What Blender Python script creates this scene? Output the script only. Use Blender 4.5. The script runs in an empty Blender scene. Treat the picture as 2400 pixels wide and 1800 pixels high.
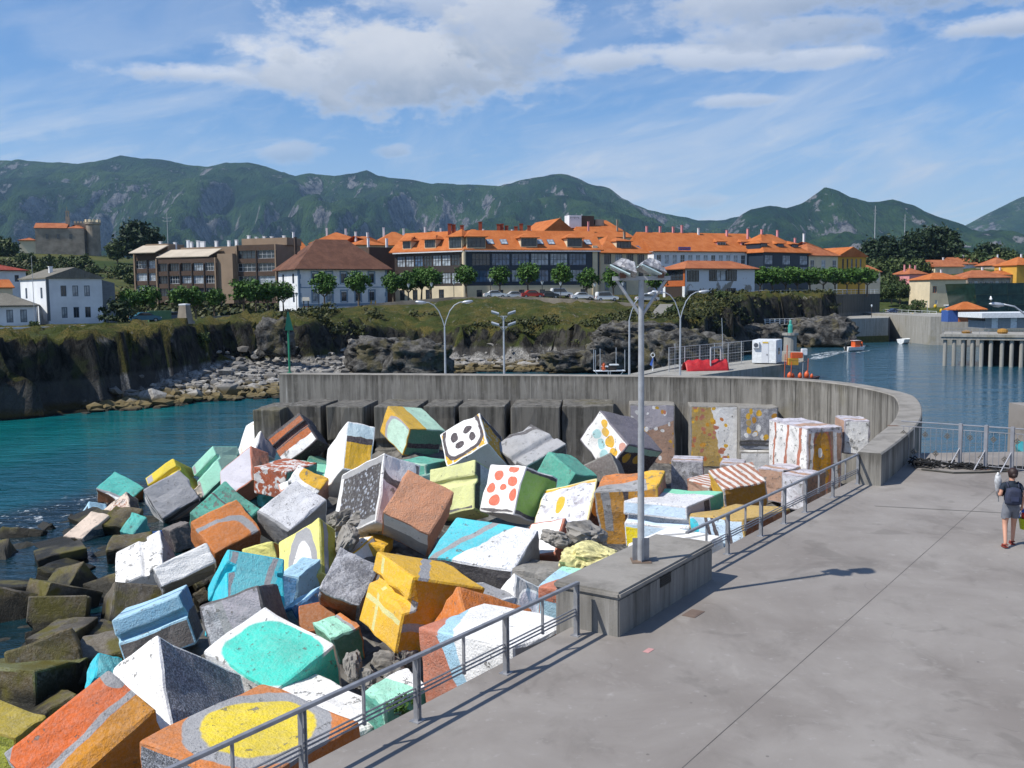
import bpy, bmesh, math, random
import numpy as np
from mathutils import Vector, Matrix, noise, Quaternion
R = math.radians
random.seed(7)
S = bpy.context.scene
COL = S.collection

# ------------------------------------------------------------------ camera, sky, sun, exposure
F, PITCH, ROLL, CAMZ = 2300.0, R(5.22), R(0.6), 5.5
SUN_EL, SUN_X, SUN_Y = R(51.0), -0.925, -0.38
cam = bpy.data.objects.new('camera', bpy.data.cameras.new('camera')); COL.objects.link(cam)
cam.data.sensor_width = 36; cam.data.lens = 36 * F / 2400
cam.data.clip_start = 0.2; cam.data.clip_end = 40000
fwd = Vector((0, math.cos(PITCH), -math.sin(PITCH))); _r = Vector((1, 0, 0)); _u = _r.cross(fwd)
RT = _r * math.cos(ROLL) - _u * math.sin(ROLL); UP = _r * math.sin(ROLL) + _u * math.cos(ROLL)
CAM = Vector((0, 0, CAMZ))
cam.matrix_world = Matrix((RT, UP, -fwd)).transposed().to_4x4(); cam.location = CAM
S.camera = cam
def at(px, py, Y):                       # a point of the place seen at (px, py) of the 2400 x 1800 photo, Y metres ahead
    d = fwd * F + RT * (px - 1200) + UP * (900 - py)
    return CAM + d * (Y / d.y)
def onz(px, py, z):                      # the point of the level z seen there
    d = fwd * F + RT * (px - 1200) + UP * (900 - py)
    return CAM + d * ((z - CAMZ) / d.z)
sun_dir = Vector((SUN_X * math.cos(SUN_EL), SUN_Y * math.cos(SUN_EL), math.sin(SUN_EL))).normalized()
sl = bpy.data.lights.new('sun', 'SUN'); sl.energy = 5.0; sl.angle = R(0.53); sl.color = (1.0, 0.95, 0.86)
sun = bpy.data.objects.new('sun', sl); COL.objects.link(sun); sun.rotation_euler = sun_dir.to_track_quat('Z', 'Y').to_euler()
sun.location = (-40, -20, 60)
S.view_settings.view_transform = 'Standard'; S.view_settings.look = 'None'
S.view_settings.exposure = 0.18; S.view_settings.gamma = 1.0; S.view_settings.use_curve_mapping = False
S.cycles.max_bounces = 6; S.cycles.diffuse_bounces = 3; S.cycles.glossy_bounces = 3; S.cycles.volume_bounces = 0
S.cycles.use_denoising = True

class NT:                                # small node-tree helper
    def __init__(s, tree): s.t = tree; s.n = tree.nodes; s.l = tree.links
    def new(s, typ, **kw):
        n = s.n.new(typ)
        for k, v in kw.items(): setattr(n, k, v)
        return n
    def put(s, sock, v):
        if isinstance(v, bpy.types.NodeSocket): s.l.new(v, sock)
        elif v is not None: sock.default_value = v
    def math(s, op, a, b=None, c=None, clamp=False):
        n = s.new('ShaderNodeMath', operation=op, use_clamp=clamp)
        for i, v in enumerate((a, b, c)): s.put(n.inputs[i], v)
        return n.outputs[0]
    def vmath(s, op, a, b=None):
        n = s.new('ShaderNodeVectorMath', operation=op); s.put(n.inputs[0], a); s.put(n.inputs[1], b)
        return n.outputs[0]
    def scale(s, a, f):
        n = s.new('ShaderNodeVectorMath', operation='SCALE'); s.put(n.inputs[0], a); s.put(n.inputs[3], f); return n.outputs[0]
    def comb(s, x, y, z=0.0):
        n = s.new('ShaderNodeCombineXYZ')
        for i, v in enumerate((x, y, z)): s.put(n.inputs[i], v)
        return n.outputs[0]
    def sep(s, v):
        n = s.new('ShaderNodeSeparateXYZ'); s.put(n.inputs[0], v); return n.outputs
    def noise(s, v, sc, det=4.0, rough=0.55, dist=0.0, dims='3D'):
        n = s.new('ShaderNodeTexNoise', noise_dimensions=dims); s.put(n.inputs['Vector'], v)
        n.inputs['Scale'].default_value = sc; n.inputs['Detail'].default_value = det
        n.inputs['Roughness'].default_value = rough; n.inputs['Distortion'].default_value = dist
        return n.outputs[0]
    def voro(s, v, sc, feat='F1', out='Distance', rnd=1.0):
        n = s.new('ShaderNodeTexVoronoi', feature=feat); s.put(n.inputs['Vector'], v)
        n.inputs['Scale'].default_value = sc
        if 'Randomness' in n.inputs: n.inputs['Randomness'].default_value = rnd
        return n.outputs[out]
    def ramp(s, f, lo, hi, a=0.0, b=1.0, smooth=True):
        n = s.new('ShaderNodeMapRange', interpolation_type='SMOOTHSTEP' if smooth else 'LINEAR')
        s.put(n.inputs[0], f); n.inputs[1].default_value = lo; n.inputs[2].default_value = hi
        n.inputs[3].default_value = a; n.inputs[4].default_value = b
        return n.outputs[0]
    def mix(s, f, a, b, typ='MIX'):
        n = s.new('ShaderNodeMix', data_type='RGBA', blend_type=typ); s.put(n.inputs[0], f)
        for sock, v in ((n.inputs[6], a), (n.inputs[7], b)):
            if isinstance(v, bpy.types.NodeSocket): s.l.new(v, sock)
            else: sock.default_value = (*v[:3], 1)
        return n.outputs[2]
    def bump(s, h, strength, dist, normal=None):
        n = s.new('ShaderNodeBump'); n.inputs['Strength'].default_value = strength; n.inputs['Distance'].default_value = dist
        s.put(n.inputs['Height'], h)
        if normal is not None: s.l.new(normal, n.inputs['Normal'])
        return n.outputs[0]

world = bpy.data.worlds.new('World'); S.world = world; world.use_nodes = True
W = NT(world.node_tree); W.n.clear()
sky = W.new('ShaderNodeTexSky', sky_type='NISHITA', sun_disc=False, sun_elevation=SUN_EL, sun_rotation=math.atan2(SUN_X, SUN_Y) % (2 * math.pi))
sky.altitude = 0; sky.air_density = 1.0; sky.dust_density = 0.25; sky.ozone_density = 3.0
SKYK = 0.100
world.cycles.sampling_method = 'MANUAL'; world.cycles.sample_map_resolution = 512
gen = W.new('ShaderNodeTexCoord').outputs['Generated']
gx, gy, gz = W.sep(W.vmath('NORMALIZE', gen))
az = W.math('ARCTAN2', gx, gy); el = W.math('ARCSINE', gz)
cv = W.comb(az, W.math('MULTIPLY', el, 1.9), 0.0)
n_big = W.noise(cv, 7.0, 7.0, 0.60, 0.35); n_fin = W.noise(cv, 24.0, 6.0, 0.62)
rough = W.math('ADD', W.math('MULTIPLY', W.math('SUBTRACT', n_big, 0.5), 2.1), W.math('MULTIPLY', W.math('SUBTRACT', n_fin, 0.5), 1.7))
# cumulus banks: centre and half size in photo pixels, height softness, greyness
BANKS = [(980, 170, 330, 125, .97, .28), (800, 185, 230, 75, .92, .15), (1190, 90, 190, 140, .85, .4), (480, 212, 225, 24, .75, .05), (1050, 20, 200, 60, .6, .1), (1440, 160, 150, 38, .75, .15),
         (1680, 160, 190, 30, .75, .1), (1900, 172, 200, 24, .7, .05), (2330, 140, 150, 30, .8, .15), (2040, 45, 560, 70, .75, .45),
         (1900, 110, 260, 50, .7, .55), (1735, 258, 110, 16, .6, .25), (710, 372, 80, 30, .5, .8), (930, 362, 50, 18, .5, .8), (1640, 478, 90, 22, .4, .7)]
# the same sort of cloud goes on round the sky, outside the view
for k in range(9):
    BANKS.append((1200 + 2300 * math.tan(0.0), 0, 0, 0, (k + 1) * 0.62 + 0.35, 0))
cover = shade = None
for (px, py, rx, ry, dn, gr) in BANKS:
    if rx:
        a0 = math.atan((px - 1200) / F); e0 = math.atan((690 - (px - 1200) * 0.0105 - py) / F); ra, re = rx / F, ry / F
    else:
        k = dn; a0 = (math.pi + (k - 3.4) * 0.9); a0 = (a0 + math.pi) % (2 * math.pi) - math.pi; e0 = 0.30 + 0.12 * math.sin(k * 5); ra, re, dn, gr = 0.30, 0.06, .8, .3
        if abs(a0) < 0.75: continue
    dx = W.math('DIVIDE', W.math('SUBTRACT', az, a0), ra); dy = W.math('DIVIDE', W.math('SUBTRACT', el, e0), re)
    r2 = W.math('SQRT', W.math('ADD', W.math('MULTIPLY', dx, dx), W.math('MULTIPLY', dy, dy)))
    m = W.math('ADD', W.math('SUBTRACT', 1.0, r2), rough)
    m = W.math('MULTIPLY', W.ramp(m, -0.10, 0.55), dn)
    sh = W.math('MULTIPLY', m, W.math('ADD', W.ramp(dy, 0.5, -0.7, 0.05, 0.75), gr))
    cover = m if cover is None else W.math('MAXIMUM', cover, m)
    shade = sh if shade is None else W.math('MAXIMUM', shade, sh)
# thin cirrus veil, streaked from lower left to upper right, denser towards the horizon
rot = W.comb(W.math('ADD', W.math('MULTIPLY', az, 2.0), W.math('MULTIPLY', el, 1.3)), W.math('SUBTRACT', W.math('MULTIPLY', el, 9.0), W.math('MULTIPLY', az, 2.6)), 3.0)
cir = W.math('MULTIPLY', W.math('ADD', W.ramp(W.noise(rot, 1.5, 6.0, 0.60, 0.8), 0.38, 0.70), W.math('MULTIPLY', W.ramp(W.noise(rot, 4.6, 6.0, 0.65, 1.0), 0.48, 0.72), 0.45)), W.ramp(el, 0.30, 0.03, 0.25, 1.0))
veil = W.math('ADD', W.math('MULTIPLY', cir, 0.72), W.ramp(el, 0.20, 0.02, 0.0, 0.45), None, True)
skyc = W.mix(veil, W.mix(1.0, sky.outputs[0], (0.70, 0.94, 1.20), 'MULTIPLY'), (6.6, 7.1, 7.8))
dens = W.math('MULTIPLY', W.math('POWER', n_big, 1.0), 1.0)
lit = W.mix(W.math('MULTIPLY', shade, W.ramp(n_big, 0.75, 0.35, 0.55, 1.25), None, True), (8.4, 8.4, 8.5), (3.4, 3.9, 4.7))
skyc = W.mix(W.math('MULTIPLY', cover, 0.94), skyc, lit)
bg = W.new('ShaderNodeBackground'); W.l.new(skyc, bg.inputs[0]); bg.inputs[1].default_value = SKYK
W.l.new(bg.outputs[0], W.new('ShaderNodeOutputWorld').inputs[0])

# ------------------------------------------------------------------ helpers
def lin(h):
    h = h.lstrip('#'); return tuple((lambda c: c / 12.92 if c <= .04045 else ((c + .055) / 1.055) ** 2.4)(int(h[i:i + 2], 16) / 255) for i in (0, 2, 4))
def link(o, parent=None):
    COL.objects.link(o)
    if parent is not None: o.parent = parent
    return o
def thing(name, label, cat, loc=(0, 0, 0), rz=0.0, group=None):
    o = bpy.data.objects.new(name, None); COL.objects.link(o); o.location = loc; o.rotation_euler = (0, 0, rz); o.empty_display_size = .3
    return tag(o, label, cat, group)
def tag(o, label=None, cat=None, group=None, kind=None):
    if label: o['label'] = label
    if cat: o['category'] = cat
    if group: o['group'] = group
    if kind: o['kind'] = kind
    return o
def copy_tree(o, parent=None):
    c = o.copy(); COL.objects.link(c); c.parent = parent
    for ch in o.children: copy_tree(ch, c)
    return c

class MB:                                # collects faces, builds ONE mesh object
    def __init__(s): s.v = []; s.f = []; s.m = []
    def add(s, vs, fs, mi=0):
        b = len(s.v); s.v += [tuple(v) for v in vs]; s.f += [tuple(i + b for i in f) for f in fs]; s.m += [mi] * len(fs); return s
    def box(s, x0, x1, y0, y1, z0, z1, mi=0):
        return s.add([(x0, y0, z0), (x1, y0, z0), (x1, y1, z0), (x0, y1, z0), (x0, y0, z1), (x1, y0, z1), (x1, y1, z1), (x0, y1, z1)],
                     [(0, 3, 2, 1), (4, 5, 6, 7), (0, 1, 5, 4), (1, 2, 6, 5), (2, 3, 7, 6), (3, 0, 4, 7)], mi)
    def obox(s, c, ax, ay, az_, mi=0):   # oriented box: centre and three half vectors
        c, ax, ay, az_ = Vector(c), Vector(ax), Vector(ay), Vector(az_)
        vs = [c + i * ax + j * ay + k * az_ for k in (-1, 1) for (i, j) in ((-1, -1), (1, -1), (1, 1), (-1, 1))]
        return s.add(vs, [(0, 3, 2, 1), (4, 5, 6, 7), (0, 1, 5, 4), (1, 2, 6, 5), (2, 3, 7, 6), (3, 0, 4, 7)], mi)
    def prism(s, poly, z0, z1, mi=0):
        n = len(poly)
        return s.add([(p[0], p[1], z0) for p in poly] + [(p[0], p[1], z1) for p in poly],
                     [tuple(range(n))[::-1], tuple(range(n, 2 * n))] + [(i, (i + 1) % n, n + (i + 1) % n, n + i) for i in range(n)], mi)
    def tube(s, pts, r, n=8, mi=0, cap=True):
        pts = [Vector(p) for p in pts]; rs = r if isinstance(r, (list, tuple)) else [r] * len(pts)
        rings = []; prev = None
        for i, p in enumerate(pts):
            d = (pts[min(i + 1, len(pts) - 1)] - pts[max(i - 1, 0)]).normalized()
            a = prev if prev is not None else (Vector((0, 0, 1)) if abs(d.z) < .9 else Vector((1, 0, 0)))
            x = (a - d * a.dot(d)).normalized(); y = d.cross(x); prev = x
            rings.append([p + (x * math.cos(2 * math.pi * k / n) + y * math.sin(2 * math.pi * k / n)) * rs[i] for k in range(n)])
        vs = [v for q in rings for v in q]; fs = []
        for i in range(len(pts) - 1):
            for k in range(n): fs.append((i * n + k, i * n + (k + 1) % n, (i + 1) * n + (k + 1) % n, (i + 1) * n + k))
        if cap: fs += [tuple(range(n))[::-1], tuple(range((len(pts) - 1) * n, len(pts) * n))]
        return s.add(vs, fs, mi)
    def lathe(s, prof, n=12, c=(0, 0, 0), mi=0):      # profile of (radius, z)
        vs = [(c[0] + r * math.cos(2 * math.pi * k / n), c[1] + r * math.sin(2 * math.pi * k / n), c[2] + z) for r, z in prof for k in range(n)]
        fs = [(i * n + k, i * n + (k + 1) % n, (i + 1) * n + (k + 1) % n, (i + 1) * n + k) for i in range(len(prof) - 1) for k in range(n)]
        return s.add(vs, fs + [tuple(range(n))[::-1], tuple(range((len(prof) - 1) * n, len(prof) * n))], mi)
    def build(s, name, mats, parent=None, smooth=False, bevel=0.0, loc=None, rz=None):
        me = bpy.data.meshes.new(name); me.from_pydata(s.v, [], s.f)
        for m in (mats if isinstance(mats, (list, tuple)) else [mats]): me.materials.append(m)
        me.polygons.foreach_set('material_index', s.m)
        if bevel > 0:
            bm = bmesh.new(); bm.from_mesh(me); bmesh.ops.remove_doubles(bm, verts=bm.verts, dist=1e-4)
            bmesh.ops.bevel(bm, geom=bm.edges[:], offset=bevel, segments=2, affect='EDGES', clamp_overlap=True); bm.to_mesh(me); bm.free()
        if smooth: me.polygons.foreach_set('use_smooth', [True] * len(me.polygons))
        me.update()
        o = bpy.data.objects.new(name, me); link(o, parent)
        if loc is not None: o.location = loc
        if rz is not None: o.rotation_euler = (0, 0, rz)
        return o
def grid_mesh(name, xs, ys, Z, mat, smooth=True):
    nx, ny = len(xs), len(ys); X, Y = np.meshgrid(xs, ys)
    co = np.stack([X, Y, Z], -1).reshape(-1, 3) if Z.ndim == 2 else Z.reshape(-1, 3)
    i = np.arange((nx - 1) * (ny - 1)); a = (i // (nx - 1)) * nx + i % (nx - 1)
    fs = np.stack([a, a + 1, a + nx + 1, a + nx], -1)
    me = bpy.data.meshes.new(name); me.from_pydata(co.tolist(), [], fs.tolist()); me.materials.append(mat)
    if smooth: me.polygons.foreach_set('use_smooth', [True] * len(me.polygons))
    return link(bpy.data.objects.new(name, me))
def fbm(x, y, z=0.0, sc=1.0, oct=5, ridged=False):
    v = Vector((x * sc, y * sc, z * sc))
    return noise.ridged_multi_fractal(v, .9, 2.1, oct, 1.0, 2.0) if ridged else noise.fractal(v, .9, 2.1, oct)

# ------------------------------------------------------------------ materials
MATS = {}
def material(name, fn):
    if name in MATS: return MATS[name]
    m = bpy.data.materials.new(name); m.use_nodes = True; t = NT(m.node_tree); t.n.clear()
    b = t.new('ShaderNodeBsdfPrincipled'); o = t.new('ShaderNodeOutputMaterial'); t.l.new(b.outputs[0], o.inputs[0])
    fn(t, b); MATS[name] = m; return m
def objco(t): return t.new('ShaderNodeTexCoord').outputs['Object']
def geoco(t): return t.new('ShaderNodeNewGeometry').outputs['Position']
def plain(name, col, rough=.6, metal=0.0, var=.12, nsc=3.0, bump=0.0, spec=.5):
    def fn(t, b):
        c = lin(col) if isinstance(col, str) else col; co = objco(t)
        n = t.noise(co, nsc, 5.0, .6)
        t.put(b.inputs['Base Color'], t.mix(t.ramp(n, .3, .7), tuple(x * (1 - var) for x in c), tuple(min(1, x * (1 + var)) for x in c)))
        b.inputs['Roughness'].default_value = rough; b.inputs['Metallic'].default_value = metal; b.inputs['Specular IOR Level'].default_value = spec
        if bump: t.put(b.inputs['Normal'], t.bump(t.noise(co, nsc * 6, 4.0, .6), bump, .02))
    return material(name, fn)
def concrete(name, col='#8f8c88', dark='#5c5a54', streak=False, stain=.5, sc=1.0):
    def fn(t, b):
        co = geoco(t); c, d = lin(col), lin(dark)
        if streak: v = t.vmath('MULTIPLY', co, (2.2, 2.2, .16)); n1 = t.noise(v, 1.0, 6.0, .62, .3)
        else: n1 = t.noise(co, .35 * sc, 6.0, .62, .4)
        n2 = t.noise(co, 2.3 * sc, 5.0, .65); n3 = t.noise(co, 40.0, 3.0, .6)
        f = t.math('MULTIPLY', t.ramp(n1, .40, .68), stain)
        k = t.mix(f, c, d)
        k = t.mix(t.math('MULTIPLY', t.ramp(n2, .45, .75), .35), k, tuple(x * 1.25 for x in c))
        k = t.mix(t.math('MULTIPLY', t.ramp(n3, .55, .75), .22), k, tuple(x * .55 for x in d))
        if streak:
            w = t.noise(t.vmath('MULTIPLY', co, (1.6, 1.6, .10)), 1.7, 5.0, .7, .6)
            k = t.mix(t.math('MULTIPLY', t.ramp(w, .58, .72), .62), k, (.46, .45, .43))
            k = t.mix(t.math('MULTIPLY', t.ramp(t.noise(co, .22, 4.0), .58, .7), .35), k, lin('#6b6338'))
            w2 = t.noise(t.vmath('MULTIPLY', co, (6.0, 6.0, .35)), 1.0, 5.0, .7)
            k = t.mix(t.math('MULTIPLY', t.ramp(w2, .45, .7), .5), k, tuple(x * .8 for x in d))
            k = t.mix(t.math('MULTIPLY', t.ramp(t.math('ADD', t.sep(co)[2], t.math('MULTIPLY', t.math('SUBTRACT', w2, .5), 1.4)), .45, .95), .55), k, tuple(x * .7 for x in d))
        t.put(b.inputs['Base Color'], k); b.inputs['Roughness'].default_value = .9; b.inputs['Specular IOR Level'].default_value = .25
        h = t.math('ADD', t.math('MULTIPLY', n2, .5), t.math('MULTIPLY', n3, .5))
        t.put(b.inputs['Normal'], t.bump(h, .35, .02))
    return material(name, fn)
# ------------------------------------------------------------------ painted breakwater blocks
PAL = dict(W='#eae9e7', TQ='#4ccdbb', RO='#cf6a38', OC='#c0822a', GR='#9b9b9d', YL='#dcc43c', O='#c87a3e', O2='#b5663a', O3='#cc7430', Y='#dfae33', Y2='#bf9a34', OC2='#c98f22',
           OC3='#c08a34', LG2='#cfc98a', LG='#cfd295', BR='#96603a', MI='#9fdcc4', MI2='#a9cdb8', MI3='#83cfae', MI4='#5fa987', MI5='#c0dfcc', GN='#9cc866', GN2='#63967a', GN3='#5f9478',
           CY='#37bed0', CY2='#6dc0c8', CY3='#55c6d4', PY='#e2dc80', PY2='#ded6a0', OL2='#a9a23c', LB='#a5cbdf', LB2='#c8dbe0', LB3='#93bfd8', BL='#4d7da8', BL2='#3a6fb5', LI='#a9a4ac', LI2='#c4c1ca',
           DG='#5d5a5c', DG2='#6d6663', DG3='#77727a', DK='#4a4246', DK2='#3c4350', DK3='#2e2c26', TE='#5cab97', TE2='#57b9ae', T='#b9745c', T2='#cf9472', T3='#a85c44', BE='#d2bfae', BE2='#b08e7a', PK='#cf9c8c',
           GR2='#a3a3a6', GR3='#a9a9ab', CR='#d8735a', LT='#a5cfd2', WB2='#c3d8ea', YB='#e0cb10', OB='#b99a58', OB2='#a8953e', LM='#b4b848', OL='#5d5136', OL3='#655d50', MO='#5f6136', CO='#86837e')
def base_col(t, code, co, uv, flat=False):
    if flat and code in PAL: return lin(PAL[code])
    if code in ('SV', 'SV2', 'SP', 'SP2', 'DP', 'DKS', 'YW', 'YW2', 'WB', 'RU', 'ST'):
        f = t.noise(co, 26.0, 4.0, .7); g = t.noise(co, 3.2, 5.0, .65, .4)
        if code == 'SV': return t.mix(t.ramp(f, .42, .66), (.115, .125, .15), (.42, .45, .52))
        if code == 'SV2': return t.mix(t.ramp(t.math('ADD', t.math('MULTIPLY', f, .5), t.math('MULTIPLY', g, .5)), .42, .6), (.22, .22, .24), (.50, .50, .53))
        if code == 'SP': return t.mix(t.math('MULTIPLY', t.ramp(f, .52, .60), t.ramp(g, .36, .62)), (.68, .68, .70), (.22, .22, .25))
        if code == 'SP2': return t.mix(t.math('MULTIPLY', t.ramp(f, .50, .62), t.ramp(g, .30, .6)), (.80, .80, .81), (.38, .43, .52))
        if code == 'DP': return t.mix(t.ramp(t.noise(co, 3.6, 3.0, .5, .5), .50, .56), lin('#a8593a'), (.70, .68, .66))
        if code == 'DKS': return t.mix(t.ramp(t.voro(co, 7.0), .30, .42), t.mix(t.ramp(g, .45, .6), (.33, .36, .42), (.10, .10, .11)), (.06, .055, .06))
        if code == 'YW': return t.mix(t.ramp(t.noise(co, 5.5, 2.0), .56, .60), lin('#dca82c'), (.74, .74, .72))
        if code == 'YW2': return t.mix(t.ramp(t.noise(co, 5.5, 2.0), .56, .60), lin('#bd8f28'), (.4, .45, .42))
        if code == 'WB': return t.mix(t.ramp(g, .5, .66), (.70, .71, .78), (.44, .42, .47))
        if code == 'RU': return t.mix(t.ramp(t.noise(co, 9.0, 5.0, .7), .42, .6), lin('#9a6a50'), (.66, .60, .55))
        if code == 'ST':
            u, v, _ = t.sep(uv); return t.mix(t.ramp(t.math('SINE', t.math('MULTIPLY', t.math('ADD', v, t.math('MULTIPLY', u, .25)), 40.0)), -.2, .2), lin('#a06a52'), (.64, .60, .57))
    return lin(PAL[code])
def paint(spec, wear=.4, wet=False):
    base, pats = (spec, []) if isinstance(spec, str) else spec
    key = 'paint_' + repr((base, pats, wear, wet))
    def fn(t, b):
        tc = t.new('ShaderNodeTexCoord'); oi = t.new('ShaderNodeObjectInfo')
        co = t.vmath('ADD', tc.outputs['Object'], t.scale((1.0, 1.7, 2.3), t.math('MULTIPLY', oi.outputs['Random'], 90.0)))
        n_s = t.new('ShaderNodeTexNoise'); t.put(n_s.inputs['Vector'], co); n_s.inputs['Scale'].default_value = 2.0; n_s.inputs['Detail'].default_value = 2.0
        uv = t.vmath('ADD', tc.outputs['UV'], t.scale(t.vmath('SUBTRACT', n_s.outputs['Color'], (.5, .5, .5)), .10))
        col = base_col(t, base, co, uv)
        u, v, _ = t.sep(uv) if pats else (None, None, None)
        for p in pats:
            if p[0] == 'h': m = t.ramp(t.math('SUBTRACT', t.math('ADD', t.math('MULTIPLY', u, float(p[1])), t.math('MULTIPLY', v, float(p[2]))), float(p[3])), -.006, .006)
            elif p[0] == 'b': m = t.ramp(t.math('ABSOLUTE', t.math('SUBTRACT', t.math('ADD', t.math('MULTIPLY', u, float(p[1])), t.math('MULTIPLY', v, float(p[2]))), float(p[3]))), p[4] + .006, p[4] - .006)
            else:
                dx = t.math('DIVIDE', t.math('SUBTRACT', u, float(p[1])), float(p[3])); dy = t.math('DIVIDE', t.math('SUBTRACT', v, float(p[2])), float(p[4]))
                r = t.math('SQRT', t.math('ADD', t.math('MULTIPLY', dx, dx), t.math('MULTIPLY', dy, dy))) if min(p[3], p[4]) < .4 else t.math('POWER', t.math('ADD', t.math('POWER', t.math('ABSOLUTE', dx), 3.2), t.math('POWER', t.math('ABSOLUTE', dy), 3.2)), 1 / 3.2)
                if p[6]:
                    w = p[7] / min(p[3], p[4]); col = t.mix(t.ramp(r, 1 + w + .02, 1 + w - .02), col, base_col(t, p[6], co, uv, True))
                m = t.ramp(r, 1.03, .97)
            col = t.mix(m, col, base_col(t, p[4] if p[0] == 'h' else p[5], co, uv, True))
        chip = t.noise(co, 4.3, 5.0, .72); spk = t.noise(co, 24.0, 3.0, .65)
        th = .70 - .15 * wear
        chips = t.ramp(chip, th, th + .03)
        grime = t.noise(co, .9, 4.0, .6)
        col = t.mix(t.math('MULTIPLY', t.ramp(grime, .42, .72), .07 + .38 * wear), col, lin('#6c6a64'))
        col = t.mix(t.math('MULTIPLY', t.ramp(t.noise(co, 11.0, 3.0, .7), .40, .66), .12), col, (.55, .54, .52))
        col = t.mix(t.math('MULTIPLY', chips, .85), col, t.mix(spk, (.10, .10, .095), (.30, .29, .27)))
        col = t.mix(t.math('MULTIPLY', t.ramp(spk, .59, .68), .10 + .5 * wear), col, (.12, .115, .11))
        if wet:
            z = t.sep(geoco(t))[2]; wl = t.math('ADD', z, t.math('MULTIPLY', t.math('SUBTRACT', grime, .5), 1.2))
            col = t.mix(t.ramp(wl, -3.9, -4.5), col, (.022, .020, .014))
            col = t.mix(t.math('MULTIPLY', t.ramp(wl, -4.6, -4.0, 0.0, 1.0), t.math('MULTIPLY', t.ramp(wl, -3.0, -3.7), t.ramp(grime, .45, .6))), col, lin('#5a5424'))
            b.inputs['Roughness'].default_value = .55
        else: b.inputs['Roughness'].default_value = .85
        b.inputs['Specular IOR Level'].default_value = .25
        t.put(b.inputs['Base Color'], col)
        h = t.math('SUBTRACT', t.math('ADD', t.math('MULTIPLY', chip, 1.0), t.math('MULTIPLY', spk, .5 if base not in ('SV', 'T2') else 1.3)), t.math('MULTIPLY', chips, .5))
        t.put(b.inputs['Normal'], t.bump(h, .85, .05))
    return material(key, fn)

def block_mesh(L, groove, seed, jit=.035, bev=.065):
    """box 0..L with an optional pair of grooves, edges worn; face materials 0 AB, 1 AC, 2 BC, 3 rest"""
    rnd = random.Random(seed); bm = bmesh.new()
    ax = None
    if groove:
        face, d = groove.split(':'); i = 'ABC'.index(d); k = 'ABC'.index(face.replace(d, '')); j = 3 - i - k   # along i, across k on the face whose normal is j
        gw, gd = .065 * L[k], .13 * min(1.6, L[j]); m = .36 * L[k]
        prof = [(0, 0), (m - gw, 0), (m - gw * .6, gd), (m + gw * .6, gd), (m + gw * 1.6, 0), (L[k], 0), (L[k], L[j]), (m + gw, L[j]), (m + gw * .6, L[j] - gd), (m - gw * .6, L[j] - gd), (m - gw, L[j]), (0, L[j])]
        def P(a, q): r = [0, 0, 0]; r[i] = a; r[k] = q[0]; r[j] = q[1]; return r
        n = len(prof); ns = 4
        ring = [[bm.verts.new(P(L[i] * s / ns, q)) for q in prof] for s in range(ns + 1)]
        for s in range(ns):
            for a in range(n): bm.faces.new((ring[s][a], ring[s][(a + 1) % n], ring[s + 1][(a + 1) % n], ring[s + 1][a]))
        bm.faces.new(ring[0]); bm.faces.new(ring[-1])
    else:
        bmesh.ops.create_cube(bm, size=1.0)
        for v in bm.verts: v.co = Vector(((v.co.x + .5) * L[0], (v.co.y + .5) * L[1], (v.co.z + .5) * L[2]))
        bmesh.ops.subdivide_edges(bm, edges=bm.edges[:], cuts=4, use_grid_fill=True)
    bm.normal_update(); bmesh.ops.recalc_face_normals(bm, faces=bm.faces[:])
    for f in bm.faces:
        c, nn = f.calc_center_median(), f.normal
        a = max(range(3), key=lambda q: abs(nn[q]))
        if c[2] < .16 * L[2] and nn.z < -.35: f.material_index = 0
        elif c[1] < .16 * L[1] and nn.y < -.35: f.material_index = 1
        elif c[0] < .16 * L[0] and nn.x < -.35: f.material_index = 2
        else: f.material_index = 3 + (2 - a)
    sharp = [e for e in bm.edges if len(e.link_faces) == 2 and e.calc_face_angle(0) > .5]
    off = Vector((rnd.random() * 50, rnd.random() * 50, rnd.random() * 50))
    for v in bm.verts:
        p = v.co * 1.5 + off; v.co += Vector((noise.noise(p), noise.noise(p + Vector((9, 2, 4))), noise.noise(p + Vector((3, 8, 1))))) * jit
    bmesh.ops.bevel(bm, geom=sharp, offset=bev, segments=2, profile=.6, affect='EDGES', clamp_overlap=True)
    for v in bm.verts:
        p = v.co * 6.0 + off; v.co += Vector((noise.noise(p), noise.noise(p + Vector((9, 2, 4))), noise.noise(p + Vector((3, 8, 1))))) * jit * .75
    uvl = bm.loops.layers.uv.new('UVMap')
    for f in bm.faces:
        mi = f.material_index; k = (mi % 3) if mi < 3 else mi - 3
        for lp in f.loops:
            c = lp.vert.co; u = (c[0] / L[0], c[1] / L[1], c[2] / L[2]); lp[uvl].uv = ((u[0], u[1]), (u[0], u[2]), (u[1], u[2]))[k]
    bmesh.ops.translate(bm, verts=bm.verts[:], vec=-Vector(L) / 2)
    bmesh.ops.triangulate(bm, faces=[f for f in bm.faces if len(f.verts) > 4])
    me = bpy.data.meshes.new('block'); bm.to_mesh(me); bm.free()
    return me
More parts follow.
